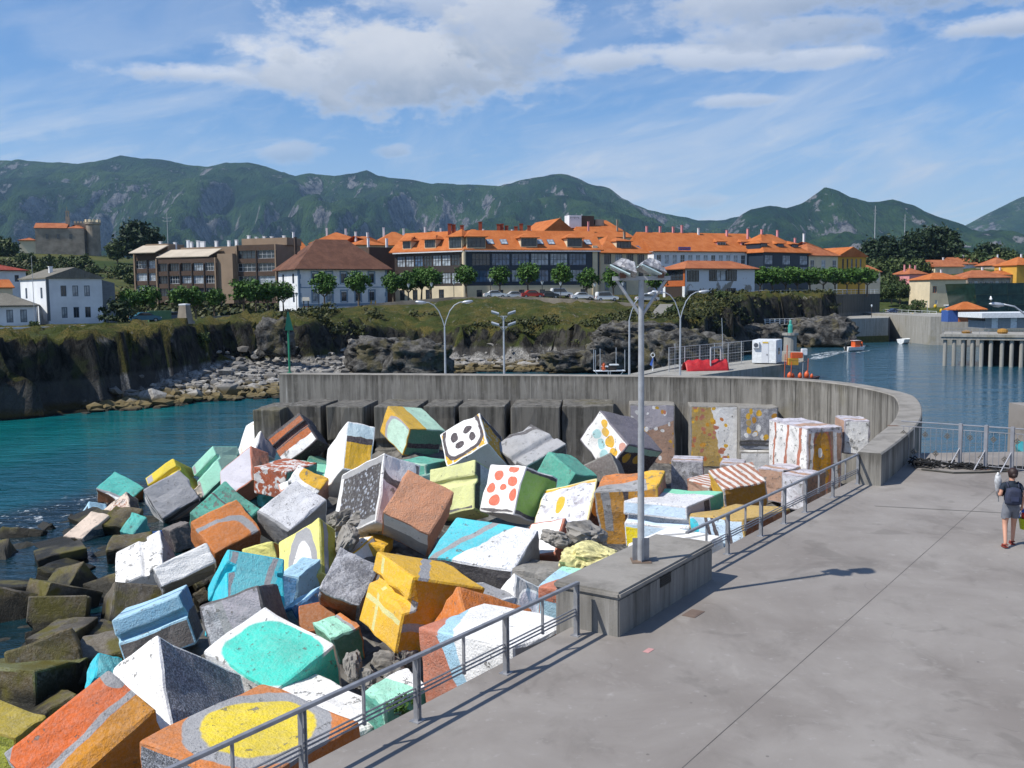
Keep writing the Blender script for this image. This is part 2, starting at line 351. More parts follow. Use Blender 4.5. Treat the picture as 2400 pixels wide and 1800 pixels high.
BLOCKS = [  # shaded sides of several blocks have the shade put into darker face colours
    ('tq', (-4.761, 18.676, -2.227), (-0.0275, 0.3252, 0.9295, 0.1719), [2.289, 1.664, 1.512], ('W', [('e', 0.42, 0.46, 0.48, 0.47, 'TQ', None, 0)]), 'W', 'TQ', None, 'painted', 0.5, 'turquoise square on a white edged block, biggest by the near railing'),
    ('silver', (-6.628, 17.65, -0.677), (0.2872, 0.1441, 0.8622, -0.3917), [1.105, 2.358, 2.024], 'W', 'W', 'SV', None, 'painted', 0.5, 'block with a white side and a rough silver grey side, beside the turquoise one'),
    ('orange_big', (-7.156, 14.413, -2.214), (-0.1344, 0.303, 0.8928, 0.3052), [1.261, 1.957, 1.402], ('RO', [('h', -1, 0.12, -0.3, 'OC'), ('b', 1, -0.12, 0.36, 0.055, 'GR'), ('h', 0.9, -1, 0.78, 'GR'), ('e', 0.85, 0.95, 0.2, 0.07, 'GR', None, 0)]), 'W', ('OC', []), None, 'painted', 0.5, 'big orange block with a grey band, nearest to the bottom left corner'),
    ('oval', (-3.573, 12.123, -0.815), (-0.0105, 0.3082, 0.9509, 0.0265), [2.209, 2.207, 1.365], ('O', [('e', 0.5, 0.55, 0.4, 0.36, 'YL', 'GR', 0.11)]), 'SV', 'O', None, 'painted', 0.5, 'block with a yellow oval ringed grey, under the near end of the railing'),
    ('white_low', (-2.882, 17.054, -2.381), (-0.0151, 0.3637, 0.9312, 0.0203), [2.619, 1.066, 1.519], ('W', []), 'W', 'W', None, 'painted', 0.7, 'low white block behind the near railing next to the yellow oval'),
    ('mint_low', (-2.381, 16.878, -1.779), (-0.0183, 0.4441, 0.889, 0.1099), [0.735, 0.984, 0.776], ('MI', [('h', 0.3, 1, 0.8, 'W')]), 'TE', 'TE', None, 'painted', 0.5, 'low mint green block behind the railing with a small weed'),
    ('terra_star', (-0.044, 15.719, -0.308), (0.0438, 0.3735, 0.9266, -0.0033), [2.424, 1.719, 1.659], ('W', [('h', 1, -0.5, 0.72, 'T'), ('b', 1, -0.5, 0.68, 0.07, 'LB')]), ('W', [('h', 1, 0.3, 0.72, 'T'), ('b', 1, 0.3, 0.7, 0.08, 'LB')]), ('GR', [('h', 1, 0, 0.6, 'T')]), None, 'painted', 0.5, 'white and terracotta block against the railing by the lamp plinth'),
    ('yellow_big', (-2.085, 19.683, -0.242), (-0.079, 0.5176, 0.8447, -0.1115), [2.254, 1.704, 1.618], ('Y', [('b', 0.6, -1, -0.15, 0.07, 'GR')]), ('Y', [('b', 0, 1, 0.62, 0.035, 'LG2'), ('b', 1, 0.2, 0.78, 0.04, 'LG2')]), ('OC2', [('e', 0.25, 1.0, 0.42, 0.3, 'OC2', 'GR', 0.11)]), 'AC:A', 'painted', 0.25, 'big yellow block with a groove and grey stripes'),
    ('silver_slab', (-3.649, 22.486, -1.796), (-0.1718, 0.126, 0.8701, 0.4444), [1.049, 1.148, 1.52], ('SV2', []), 'BR', 'BR', None, 'painted', 0.5, 'grey topped brown slab leaning on the big yellow block'),
    ('mint_arc', (-4.119, 21.49, -2.174), (0.0056, 0.4505, 0.8847, 0.1196), [1.008, 0.731, 0.997], ('MI', [('h', 0, 1, 0.82, 'O'), ('b', 0, 1, 0.78, 0.05, 'GR')]), 'GN2', 'GN2', None, 'painted', 0.5, 'low mint block with an orange rim, below the big yellow block'),
    ('cyan', (-7.202, 24.16, -0.769), (0.3093, 0.4074, 0.7798, -0.3608), [1.55, 1.51, 1.599], 'CY', ('CY', []), ('CY2', [('b', 1, 0.1, 0.14, 0.05, 'GR'), ('b', 1, 0.3, 0.86, 0.05, 'GR'), ('h', 1, 0.3, 0.98, 'CY')]), 'AC:A', 'painted', 0.2, 'bright cyan block with two grey bands and a groove'),
    ('y_small', (-7.756, 31.011, -2.304), (0.1334, -0.0337, 0.9776, -0.1595), [0.998, 1.075, 0.892], 'PY', 'PY', 'OC', None, 'painted', 0.1, 'small lemon yellow block behind the cyan one'),
    ('pale_eye', (-5.875, 29.11, -1.151), (0.1939, 0.217, 0.8689, -0.4004), [1.614, 0.786, 2.1], 'PY', ('PY', [('e', 0.42, 1.0, 0.26, 0.75, 'W', 'GR', 0.1)]), ('OL2', [('b', 1, 0, 0.35, 0.12, 'GR')]), None, 'painted', 0.2, 'pale yellow block with a white arch outlined grey'),
    ('lblue_low', (-5.949, 26.425, -2.171), (-0.0488, 0.1395, 0.9879, 0.0477), [0.559, 1.38, 1.032], 'LB', 'BL', ('LB', []), None, 'painted', 0.5, 'pale blue block in front of the pale yellow arch block'),
    ('lilac', (-5.984, 22.4, -1.174), (0.1715, 0.0415, 0.9743, -0.1401), [1.545, 1.334, 1.276], 'DG', ('LI', [('h', 1, 0.1, 0.72, 'SV2'), ('b', 1, 0.1, 0.7, 0.07, 'GR')]), ('DG', []), None, 'painted', 0.5, 'lilac grey rough block behind the turquoise one'),
    ('white_flat', (-10.653, 28.982, -3.232), (-0.3365, 0.3711, 0.7865, 0.3613), [0.711, 1.737, 1.304], ('W', [('h', 0, -1, -0.01, 'GR')]), 'GR', 'GR', None, 'painted', 0.15, 'clean white topped block left of the cyan one'),
    ('white_groove', (-12.393, 33.811, -2.588), (0.2349, 0.0322, 0.8076, -0.5399), [1.676, 1.108, 2.205], 'W', ('W', []), 'GR', 'AC:C', 'painted', 0.8, 'white weathered block with a groove, above the wet grey blocks'),
    ('orange_curve', (-10.4, 33.416, -3.344), (-0.2248, 0.3538, 0.869, 0.263), [1.637, 1.858, 1.217], ('O', [('e', 0.15, 0.05, 0.5, 0.75, 'O', 'GR', 0.1)]), 'O', 'BR', None, 'painted', 0.2, 'flat orange block with one curved pale grey stripe'),
    ('teal_worn', (-10.281, 34.372, -3.166), (-0.2137, 0.2318, 0.8826, 0.3486), [1.774, 1.778, 1.982], ('TE', [('b', 0, 1, 0.62, 0.02, 'DG')]), 'TE', 'TE', None, 'painted', 0.9, 'weathered sea green block behind the flat orange one'),
    ('grey_strip', (-15.922, 43.818, -4.483), (-0.3069, 0.3171, 0.8127, 0.3806), [1.675, 1.866, 1.724], ('GR2', []), ('W', [('b', 0.3, 1, 0.25, 0.08, 'DG'), ('b', 0.3, 1, 0.6, 0.08, 'GR')]), ('GR2', [('b', 0.2, 1, 0.35, 0.12, 'DG'), ('b', 0.2, 1, 0.75, 0.08, 'BE')]), None, 'painted', 0.5, 'grey topped block with striped sides left of the sea green one'),
    ('tq_left', (-19.35, 48.376, -4.76), (-0.1841, 0.1516, 0.9258, 0.2932), [1.832, 1.36, 1.806], ('TE2', [('h', -0.3, -1, -0.25, 'W'), ('b', 0.3, 1, 0.26, 0.05, 'GR')]), 'BR', 'BR', None, 'painted', 0.5, 'turquoise topped block with rust side, furthest left by the water'),
    ('rust_white', (-18.565, 46.601, -3.725), (0.2913, 0.1077, 0.8295, -0.4643), [1.486, 0.75, 1.527], ('BE', []), ('BE', [('e', 0.45, 0.5, 0.4, 0.34, 'RU', None, 0)]), 'DK', None, 'painted', 0.9, 'pale block with a rusty scoured face near the water'),
    ('pink_dark', (-18.374, 40.962, -4.667), (-0.0173, 0.1627, 0.9654, 0.2032), [0.956, 1.833, 1.61], ('BE', []), 'OL', ('DG2', [('h', 0.75, -1, 0.28, 'PK'), ('b', 0.75, -1, 0.18, 0.1, 'DK2')]), None, 'painted', 0.5, 'slab with a pale striped top and dark side marked pink'),
    ('lb_frame', (-20.475, 46.548, -4.213), (0.3358, 0.3015, 0.8483, -0.277), [1.464, 0.915, 1.135], 'LB', ('DK2', [('h', 0, -1, -0.2, 'LB'), ('h', 1, 0, 0.93, 'LB')]), 'LB', None, 'painted', 0.5, 'dark block with pale blue edges at the waterline'),
    ('yellow_grv', (-17.411, 49.752, -2.665), (0.2865, 0.0883, 0.9096, -0.2877), [1.814, 1.602, 1.743], 'YL', ('YL', [('h', 1, 0, 0.78, 'LI')]), 'OL2', 'AC:A', 'painted', 0.15, 'lemon yellow grooved block against the water'),
    ('mint_grv', (-15.225, 49.259, -1.973), (0.2745, 0.2959, 0.9004, -0.1625), [2.121, 1.517, 1.87], 'MI', ('MI', [('h', 1, 0, 0.86, 'LI')]), 'MI2', 'AC:A', 'painted', 0.2, 'mint grooved block against the water'),
    ('white_bright', (-13.123, 51.92, -0.726), (0.0705, 0.374, 0.8613, -0.3366), [2.0, 1.256, 2.143], 'W', ('W', [('e', 0.55, 0.5, 0.32, 0.38, 'W', 'BE', 0.05)]), 'LI', None, 'painted', 0.05, 'dazzling white block at the left end of the wall'),
    ('brown_grv', (-10.896, 49.844, -0.375), (0.3243, 0.0403, 0.9154, -0.235), [2.146, 1.528, 1.912], 'DK', ('O2', [('h', 0, 1, 0.7, 'W'), ('h', 0, -1, -0.1, 'DG')]), 'DK', 'AC:A', 'painted', 0.7, 'brown orange grooved block with a white corner'),
    ('terra_lilac', (-12.325, 45.777, -1.477), (0.206, 0.3001, 0.8789, -0.3082), [2.499, 1.048, 1.883], 'T', ('LI2', [('h', 1, 0, -1, 'LI2')]), ('T', [('b', 0, 1, 0.9, 0.09, 'W')]), None, 'painted', 0.2, 'terracotta block with a pale lilac side'),
    ('dapple', (-10.127, 43.254, -2.297), (-0.0367, 0.2067, 0.9775, 0.0187), [1.789, 2.383, 1.232], ('DP', []), 'DP', 'TE', None, 'painted', 0.5, 'rust red block dappled with white patches'),
    ('mint_strip', (-8.608, 45.211, -2.829), (-0.079, 0.1175, 0.9891, 0.0412), [2.089, 1.545, 1.279], ('MI3', []), 'MI3', 'MI3', None, 'painted', 0.5, 'plain green topped block right of the dappled one'),
    ('half_yellow', (-8.067, 39.781, -2.639), (-0.1365, 0.1858, 0.8701, 0.4357), [1.434, 0.851, 1.593], ('W', [('e', 0.05, 0.75, 0.75, 0.5, 'Y', None, 0)]), 'W', 'PK', None, 'painted', 0.7, 'block with a worn yellow patch behind the speckled white one'),
    ('speckle', (-8.06, 34.514, -2.871), (-0.1374, 0.2623, 0.9172, 0.2666), [1.558, 2.029, 1.252], ('SP', [('h', 0, -1, -0.05, 'GR')]), 'GR', 'GR', None, 'painted', 0.5, 'large white block densely speckled grey, mid slope'),
    ('dark_eye', (-3.972, 30.162, 0.629), (0.0814, 0.4211, 0.8651, -0.2603), [2.658, 1.386, 2.229], 'W', ('DKS', [('h', 1, 0, 0.9, 'W'), ('h', 0, 1, 0.88, 'GR'), ('b', 0, 1, 0.06, 0.06, 'GR')]), ('LI2', [('e', 0.45, 0.12, 0.42, 0.22, 'W', 'DG', 0.11)]), None, 'painted', 0.5, 'dark scaly block split by a white edge from a pale side'),
    ('terra_slab', (-2.414, 28.085, -1.474), (-0.1608, 0.1652, 0.8693, 0.4371), [1.591, 1.556, 1.842], ('T2', []), ('W', [('h', 0, 1, 0.5, 'GR')]), 'T2', None, 'painted', 0.35, 'rough terracotta slab with a white lower side'),  # grey half of the white AC side is a shadow painted in
    ('cyan_white', (-0.028, 24.327, -1.465), (0.0043, 0.1926, 0.9642, 0.1823), [2.434, 1.896, 1.349], ('SP2', [('h', 1, 0.45, 0.72, 'CY3'), ('b', 1, 0.45, 0.95, 0.05, 'GR')]), ('DG', []), 'GR', None, 'painted', 0.5, 'wide block half white and half cyan, split by a grey line'),
    ('white_terra', (1.466, 27.204, -0.789), (-0.0065, 0.2281, 0.8313, -0.5068), [1.096, 0.983, 1.45], 'T', ('W', []), ('T3', [('h', 0, -1, -0.12, 'GR')]), None, 'painted', 0.15, 'clean white block with a terracotta right side, behind broken stones'),
    ('grey_arc', (0.035, 23.286, -1.274), (0.1528, 0.4726, 0.771, -0.3986), [1.062, 0.795, 0.929], 'W', 'W', ('GR', [('e', 0.75, 1.0, 0.5, 0.7, 'LI2', 'W', 0.05)]), None, 'painted', 0.1, 'white block with a grey side, right of the big yellow block'),
    ('orange_round', (-1.115, 19.493, -0.386), (0.2998, 0.3875, 0.7714, -0.406), [1.219, 1.8, 1.364], 'O', ('O3', []), ('O3', []), None, 'painted', 0.3, 'plain orange block between the big yellow block and the railing'),
    ('wedge', (1.103, 22.355, -1.423), (0.0099, 0.2751, 0.9577, 0.0833), [0.696, 1.309, 0.915], ('T', [('h', 1, 1.0, 0.95, 'LB'), ('h', 0, 1, 0.78, 'MI')]), ('T', [('h', 0, 1, 0.35, 'LB')]), 'LB', None, 'painted', 0.5, 'terracotta and pale blue block tucked under the lamp plinth'),
    ('pale_grv', (-1.335, 34.232, -0.295), (0.0608, 0.2581, 0.9311, -0.2503), [1.937, 1.03, 1.83], 'LG', ('LG', [('b', 0, 1, 0.98, 0.06, 'DG'), ('h', 0, -1, -0.04, 'LG')]), ('SP', [('h', -1, 0, -0.35, 'DG')]), 'AC:A', 'painted', 0.4, 'pale lime grooved block with a dark outline'),
    ('red_dots', (0.388, 32.03, -0.13), (-0.0411, 0.4404, 0.8725, -0.2074), [1.877, 1.541, 1.686], 'W', ('W', [('e', 0.28, 0.07, 0.14, 0.09, 'CR', None, 0), ('e', 0.66, 0.22, 0.14, 0.11, 'CR', None, 0), ('e', 0.22, 0.33, 0.14, 0.1, 'CR', None, 0), ('e', 0.82, 0.5, 0.12, 0.1, 'CR', None, 0), ('e', 0.46, 0.47, 0.11, 0.07, 'CR', None, 0), ('e', 0.13, 0.6, 0.1, 0.13, 'CR', None, 0), ('e', 0.62, 0.75, 0.15, 0.12, 'CR', None, 0), ('h', 0, 1, 0.92, 'DG')]), ('GN', [('h', 0, -1, -0.08, 'DG'), ('h', 0, 1, 0.9, 'DG')]), None, 'painted', 0.15, 'white block with coral red spots and a green side'),
    ('spots_bw', (-1.386, 40.818, 0.64), (0.2, 0.1858, 0.8597, -0.4317), [1.993, 1.844, 2.038], 'W', ('YW', [('e', 0.5, 0.4, 0.4, 0.46, 'W', 'DK', 0.075), ('e', 0.36, 0.32, 0.11, 0.09, 'DK', None, 0), ('e', 0.3, 0.56, 0.08, 0.12, 'DK', None, 0), ('e', 0.68, 0.33, 0.09, 0.13, 'DK', None, 0), ('e', 0.6, 0.6, 0.1, 0.1, 'DK', None, 0)]), ('YW2', [('h', 0, -1, -0.2, 'DK')]), None, 'painted', 0.2, 'yellow block with a white shield of dark spots'),
    ('grey_grv', (0.568, 39.111, -1.404), (-0.0473, 0.4137, 0.8852, 0.2075), [2.241, 2.244, 1.323], ('GR3', [('b', 1, 0.35, 1.16, 0.05, 'DG'), ('b', 0.2, 1, 1.16, 0.05, 'DG')]), 'DG', 'DG', 'AB:B', 'painted', 0.6, 'grey grooved block tipped on its corner'),
    ('dots_yt', (4.929, 41.304, -0.892), (-0.3101, 0.4224, 0.8516, 0.0134), [2.369, 2.346, 1.723], ('DG3', []), ('W', [('e', 0.72, 0.14, 0.09, 0.09, 'Y', None, 0), ('e', 0.6, 0.28, 0.1, 0.11, 'Y', None, 0), ('e', 0.38, 0.35, 0.12, 0.14, 'Y', None, 0), ('e', 0.17, 0.46, 0.1, 0.12, 'Y', None, 0), ('e', 0.72, 0.5, 0.11, 0.12, 'LT', None, 0), ('e', 0.5, 0.58, 0.11, 0.12, 'LT', None, 0), ('e', 0.3, 0.72, 0.12, 0.13, 'LT', None, 0), ('e', 0.1, 0.8, 0.1, 0.1, 'LT', None, 0), ('e', 0.08, 0.18, 0.08, 0.11, 'PK', None, 0)]), ('DK', [('h', 0, -1, -0.22, 'MI2'), ('e', 0.2, 0.4, 0.1, 0.15, 'Y', None, 0), ('e', 0.5, 0.4, 0.1, 0.15, 'Y', None, 0)]), None, 'painted', 0.6, 'white block dotted yellow and pale blue, behind the lamp post'),
    ('white_oval', (2.715, 31.207, -0.399), (0.0163, 0.3362, 0.8505, -0.4043), [2.188, 0.664, 1.868], ('PY2', []), ('WB', [('e', 0.6, 0.42, 0.085, 0.19, 'Y', None, 0), ('h', 0, -1, -0.06, 'Y')]), ('DK3', [('e', 0.4, 0.5, 0.4, 0.2, 'Y', None, 0)]), None, 'painted', 0.6, 'whitish block with one yellow oval, left of the lamp post'),
    ('ochre_tall', (2.424, 29.223, -0.45), (0.0101, 0.8001, 0.5941, 0.0822), [1.731, 1.933, 1.77], ('O', [('h', -1, 0.3, -0.3, 'GR'), ('h', 0.2, 1, 0.85, 'Y')]), 'T', ('OC3', [('b', 1, 0, 0.17, 0.07, 'GR'), ('b', 1, 0, 0.5, 0.04, 'DK'), ('h', 0, 1, 0.72, 'OC2')]), None, 'painted', 0.8, 'tall ochre block with grey stripes behind the lamp post'),
    ('blue_white', (4.852, 27.087, -0.44), (0.0334, 0.3476, 0.937, -0.0076), [2.15, 2.18, 1.406], ('SP', [('h', 0, 1, 0.72, 'MI3')]), ('WB2', [('h', 1, 0, 0.76, 'YB'), ('h', 0, -1, -0.55, 'WB2')]), ('LI', [('h', 1, 0, 0.62, 'MI4'), ('b', 1, 0, 0.52, 0.07, 'DK')]), 'AC:A', 'painted', 0.3, 'pale blue and yellow grooved block right of the lamp post'),
    ('ochre_top', (6.124, 25.693, -0.542), (0.0424, 0.4266, 0.9033, -0.0196), [1.904, 2.109, 1.129], ('OB', []), ('WB2', [('e', 0.92, 0.3, 0.12, 0.22, 'CY', None, 0), ('b', 1, 0.1, 0.66, 0.03, 'DK'), ('b', 1, 0.1, 0.55, 0.03, 'DK'), ('b', 1, 0.1, 0.3, 0.03, 'DK')]), 'BR', None, 'painted', 0.6, 'block with a sandy ochre top and pale blue side behind the far railing'),
    ('ochre_wedge', (7.558, 34.824, -1.613), (-0.0517, 0.6549, 0.7334, 0.1747), [1.578, 1.645, 1.05], ('ST', []), 'Y', ('OC3', []), None, 'painted', 0.5, 'ochre block with a white striped top before the mural wall'),
    ('stripe_flat', (7.334, 36.331, -1.772), (0.0079, 0.5452, 0.8357, 0.0659), [1.463, 1.425, 1.155], ('ST', []), 'BE2', 'BE2', None, 'painted', 0.5, 'flat block with reddish and white striped top'),
    ('white_plinth', (4.328, 24.83, -1.218), (0.0293, 0.4047, 0.9134, 0.0311), [1.838, 1.815, 1.146], ('W', [('b', 1, 0.6, 0.8, 0.05, 'GR'), ('b', 1, 0.6, 1.1, 0.05, 'GR')]), 'W', 'W', None, 'painted', 0.15, 'white block with thin grey lines behind the lamp plinth'),
    ('white_yel', (-6.89, 40.649, 0.329), (0.162, 0.5049, 0.8038, -0.2698), [2.808, 1.228, 2.232], 'W', ('W', []), ('Y', [('h', 0, -1, -0.3, 'LB2'), ('b', 0, 1, 0.36, 0.06, 'DK')]), None, 'painted', 0.15, 'white block with a yellow and pale blue side, under the wall'),
    ('yel_green', (-4.948, 47.341, -0.937), (-0.1794, 0.4573, 0.8708, 0.0179), [2.697, 2.018, 1.5], ('Y2', [('h', 0, 1, 0.45, 'MI2')]), ('Y', [('e', 0.15, 0.6, 0.62, 0.5, 'MI5', 'LI', 0.07)]), ('GN3', [('b', 0, 1, 0.62, 0.09, 'DK')]), None, 'painted', 0.4, 'big block half yellow and half pale green, tallest under the wall'),
    ('teal_mid', (-3.557, 39.423, -1.374), (-0.0041, 0.3083, 0.9513, -0.0006), [1.719, 1.606, 1.155], ('TE', [('h', 0, -1, -0.1, 'MI2')]), 'TE', 'TE', None, 'painted', 0.7, 'teal block low between the yellow green and spotted blocks'),
    ('teal_mid2', (2.161, 40.164, -2.137), (-0.0731, 0.4015, 0.9097, 0.0764), [1.584, 1.066, 1.256], ('TE', [('h', 0, -1, -0.45, 'CY2')]), 'CY2', 'TE', None, 'painted', 0.8, 'teal and turquoise block below the grey tipped one'),
    ('green_shade', (-9.045, 48.52, -2.941), (-0.1733, 0.1186, 0.9764, -0.051), [1.333, 1.188, 1.05], 'GN3', 'TE', 'GN3', None, 'painted', 0.5, 'dark green block in shade left of the white and yellow one'),
    ('yel_rough', (-3.888, 29.088, -2.047), (-0.0737, 0.0768, 0.9934, 0.0438), [0.77, 1.024, 1.011], 'Y', 'Y', 'Y', None, 'painted', 0.5, 'rough yellow block glimpsed above the big yellow one'),
    ('yel_tiny', (-13.52, 49.245, -4.447), (-0.2443, 0.2152, 0.8327, 0.448), [0.61, 0.718, 1.038], 'YL', 'YL', 'OL2', None, 'painted', 0.5, 'small lemon yellow corner between the dappled and sea green blocks'),
    ('tq_tiny', (-11.789, 45.106, -3.747), (0.0131, 0.5211, 0.8482, 0.0947), [1.025, 0.589, 0.84], 'TE2', 'TE2', 'TE2', None, 'painted', 0.5, 'small turquoise corner under the dappled block'),
    ('teal_thin', (-15.963, 41.966, -3.907), (-0.1447, 0.011, 0.9034, -0.4035), [0.64, 1.195, 1.089], 'TE2', 'TE2', 'TE2', None, 'painted', 0.5, 'narrow turquoise wedge left of the striped grey block'),
    ('blue_low', (-15.204, 39.865, -4.128), (0.1899, 0.3579, 0.91, -0.0876), [1.422, 1.196, 1.111], ('BL2', []), 'BL2', 'BL2', None, 'painted', 0.5, 'cobalt blue slab edge behind the weathered white block'),
    ('mauve', (-13.928, 38.946, -3.843), (0.1192, 0.4664, 0.8736, 0.0717), [1.372, 0.864, 0.994], 'DG2', 'DK', ('DG2', []), None, 'painted', 0.5, 'dull mauve grey block left of the flat orange one'),
    ('beige_mid', (-15.849, 49.21, -4.624), (-0.2697, 0.2137, 0.8575, 0.3824), [0.596, 0.934, 1.171], 'BE', 'BE', 'BE', None, 'painted', 0.5, 'small beige block between the grey and sea green ones'),
    ('lb_groove', (-8.529, 24.416, -2.037), (0.1606, -0.1199, 0.9777, -0.063), [1.736, 2.009, 1.312], ('LB', [('b', 0, 1, 0.5, 0.05, 'BL')]), ('DG2', [('h', 0, -1, -0.45, 'LB3')]), ('DK2', [('h', 0, -1, -0.4, 'BL')]), 'AC:A', 'painted', 0.5, 'pale blue grooved block with a dark lower half, among wet blocks'),
    ('cyan_small', (-10.499, 23.91, -3.322), (0.3208, 0.3469, 0.7848, -0.401), [0.571, 0.715, 0.83], 'CY', 'CY', 'CY2', None, 'painted', 0.4, 'small cyan block behind the big orange one'),
    ('olive_lime', (-10.433, 19.742, -3.646), (-0.0873, 0.1345, 0.9823, 0.0969), [1.354, 0.894, 1.446], ('OB2', []), ('LM', []), 'OB2', None, 'painted', 0.4, 'lime and olive yellow block in the bottom left corner'),
    ('slab_bare', (-4.471, 31.378, -2.042), (-0.0525, 0.0589, 0.9922, -0.0961), [1.643, 1.496, 1.155], 'CO', 'CO', 'CO', None, 'concrete', 0.5, 'bare concrete slab under the dark scaly block'),
    ('broken_bare', (1.416, 23.705, -1.377), (0.0095, 0.2131, 0.9761, -0.0411), [1.636, 1.338, 1.046], 'CO', 'CO', 'CO', None, 'concrete', 0.5, 'bare grey slab between the white cyan block and the lamp plinth'),
    ('d1', (-20.555, 39.269, -4.115), (0.1554, -0.0135, 0.869, -0.4697), [0.917, 0.982, 2.062], 'OL', 'OL', 'OL', None, 'wet', 0.5, 'olive wet block cut by the left edge'),
    ('d2', (-18.227, 36.777, -4.397), (0.0402, 0.496, 0.866, 0.0485), [1.798, 1.775, 1.365], 'OL3', 'OL', 'OL', 'BC:B', 'wet', 0.5, 'grooved wet block right of the one cut by the left edge'),
    ('d3', (-15.132, 31.276, -3.657), (-0.0099, 0.3715, 0.9035, -0.2134), [1.766, 1.837, 1.457], 'OL', 'OL', 'OL3', None, 'wet', 0.5, 'squared wet block standing in the surf'),
    ('d4', (-12.391, 29.781, -3.208), (0.1635, 0.4783, 0.8285, -0.241), [1.855, 1.973, 1.503], 'OL3', 'OL3', 'OL3', None, 'wet', 0.5, 'tall wet block behind the pale blue grooved one'),
    ('d5', (-13.48, 33.388, -3.858), (0.1421, 0.1193, 0.9452, -0.2686), [1.742, 1.827, 1.365], 'OL', 'OL', 'OL', None, 'wet', 0.5, 'flat olive wet block below the weathered white one'),
    ('d6', (-13.673, 27.202, -4.612), (0.1491, 0.3252, 0.9263, 0.1186), [2.015, 1.333, 1.365], 'OL', 'DK3', 'DK3', None, 'wet', 0.5, 'flat wet slab just above the mossy block'),
    ('d7', (-11.929, 25.204, -4.091), (0.0206, 0.6625, 0.7431, 0.0917), [1.663, 1.634, 1.391], 'OL3', 'DK3', 'DK3', None, 'wet', 0.5, 'wet slab with a faint pale ring on top'),
    ('d8', (-11.824, 23.433, -3.621), (0.0036, 0.1582, 0.9838, -0.0842), [2.056, 1.893, 1.35], 'MO', 'OL', 'DK3', None, 'wet', 0.5, 'mossy topped wet block at the left edge'),
    ('d9', (-11.276, 22.121, -4.215), (0.1804, 0.4243, 0.8832, 0.0859), [1.612, 1.033, 1.361], 'OL', 'OL', 'OL', None, 'wet', 0.5, 'low wet block behind the big orange one'),
    ('d10', (-16.616, 33.251, -4.398), (-0.049, -0.1874, 0.9782, -0.075), [1.779, 1.728, 1.365], 'OL3', 'DK3', 'DK3', None, 'wet', 0.5, 'black wet block with white surf at the left edge'),
    ('d11', (-21.319, 42.803, -4.998), (0.1382, 0.362, 0.8967, 0.2139), [1.316, 0.981, 0.95], 'OL3', 'DK3', 'DK3', None, 'wet', 0.5, 'dark wet block out in the water'),
    ('d12', (-23.109, 45.057, -5.009), (0.0472, 0.3648, 0.9288, -0.0451), [0.969, 0.581, 0.787], 'OL3', 'OL3', 'OL3', None, 'wet', 0.5, 'nearly drowned block furthest out in the water'),
    ('d13', (-20.094, 41.931, -4.996), (0.1867, 0.4039, 0.8804, 0.1641), [1.33, 0.979, 1.045], 'OL', 'DK3', 'DK3', None, 'wet', 0.5, 'dark wet block left of the pale striped slab'),
    ('d14', (-11.356, 27.738, -4.514), (-0.0557, 0.1034, 0.99, 0.0775), [1.46, 1.088, 1.365], 'OL3', 'OL3', 'DK3', None, 'wet', 0.5, 'wet slab under the pale blue grooved block'),
    ('d15', (-10.207, 30.985, -4.434), (-0.2927, 0.3415, 0.8203, 0.3534), [0.475, 0.488, 1.366], 'OL', 'OL', 'OL', None, 'wet', 0.5, 'olive wet block glimpsed left of the lilac one'),
    ('d16', (-10.689, 32.383, -4.32), (-0.2733, 0.3206, 0.8553, 0.3017), [0.843, 0.534, 1.379], 'DK3', 'DK3', 'DK3', None, 'wet', 0.5, 'dark wet block in the gap left of the cyan one'),
]
for i, (nm, V, Q, L, AB, AC, BC, gr, kind, wear, label) in enumerate(BLOCKS):
    me = block_mesh(L, gr, i, jit=.05 if kind == 'painted' else .06)
    q = Quaternion(Q); wet = kind == 'wet'
    for sp in (AB, AC, BC): me.materials.append(paint(sp, wear, wet))
    for sp in (AB, AC, BC): me.materials.append(paint(sp if isinstance(sp, str) else sp[0], wear, wet))
    o = link(bpy.data.objects.new({'painted': 'painted_block', 'wet': 'wet_block', 'concrete': 'bare_block'}[kind], me))
    o.matrix_world = Matrix.Translation(Vector(V) + q.to_matrix() @ (Vector(L) / 2)) @ q.to_matrix().to_4x4()
    tag(o, label, 'block', {'painted': 'painted breakwater blocks', 'wet': 'unpainted wet breakwater blocks', 'concrete': 'bare concrete blocks in the heap'}[kind])

rf = random.Random(77); fills = [(-19.2, 40.5, 'low wet block awash right of the one nearest the left edge'), (-17.0, 36.2, 'low wet block one row in from the water, left of the weathered white block'), (-15.8, 34.4, 'low wet block with a peaked top in the middle of the wet heap'), (-16.6, 31.6, 'low wet block cut by the left edge, below the waterline row'),
    (-14.4, 30.2, 'low squared wet block above the mossy block'), (-13.2, 28.0, 'low wet block just behind the mossy block'), (-12.4, 25.4, 'low wet block right of the mossy block'), (-17.4, 43.0, 'low wet block under the right end of the pale striped slab'), (-19.4, 44.6, 'low wet block at the waterline behind the pale striped slab'),
    (-12.2, 33.2, 'low wet block between the weathered white block and the flat white one'), (-15.2, 38.2, 'low wet block behind the weathered white block'), (-21.6, 42.4, 'low wet block nearest the left edge, awash at the waterline')]
for i, (x, y, lb) in enumerate(fills):
    L = [rf.uniform(1.3, 1.9), rf.uniform(1.2, 1.8), rf.uniform(1.2, 1.7)]; me = block_mesh(L, 'AC:A' if i % 4 == 0 else None, 700 + i, .06)
    for _k in range(6): me.materials.append(paint(rf.choice(['OL', 'OL3', 'OL']), .6, True))
    o = link(bpy.data.objects.new('wet_block', me)); o.location = (x, y, -5.0 + .10 * (x + 16)  * (1 if x < -12 else 2.2) + rf.uniform(-.1, .35)); o.rotation_euler = (rf.uniform(-.5, .5), rf.uniform(-.5, .5), rf.uniform(0, 6.3))
    tag(o, lb, 'block', 'low wet blocks on the seaward side')

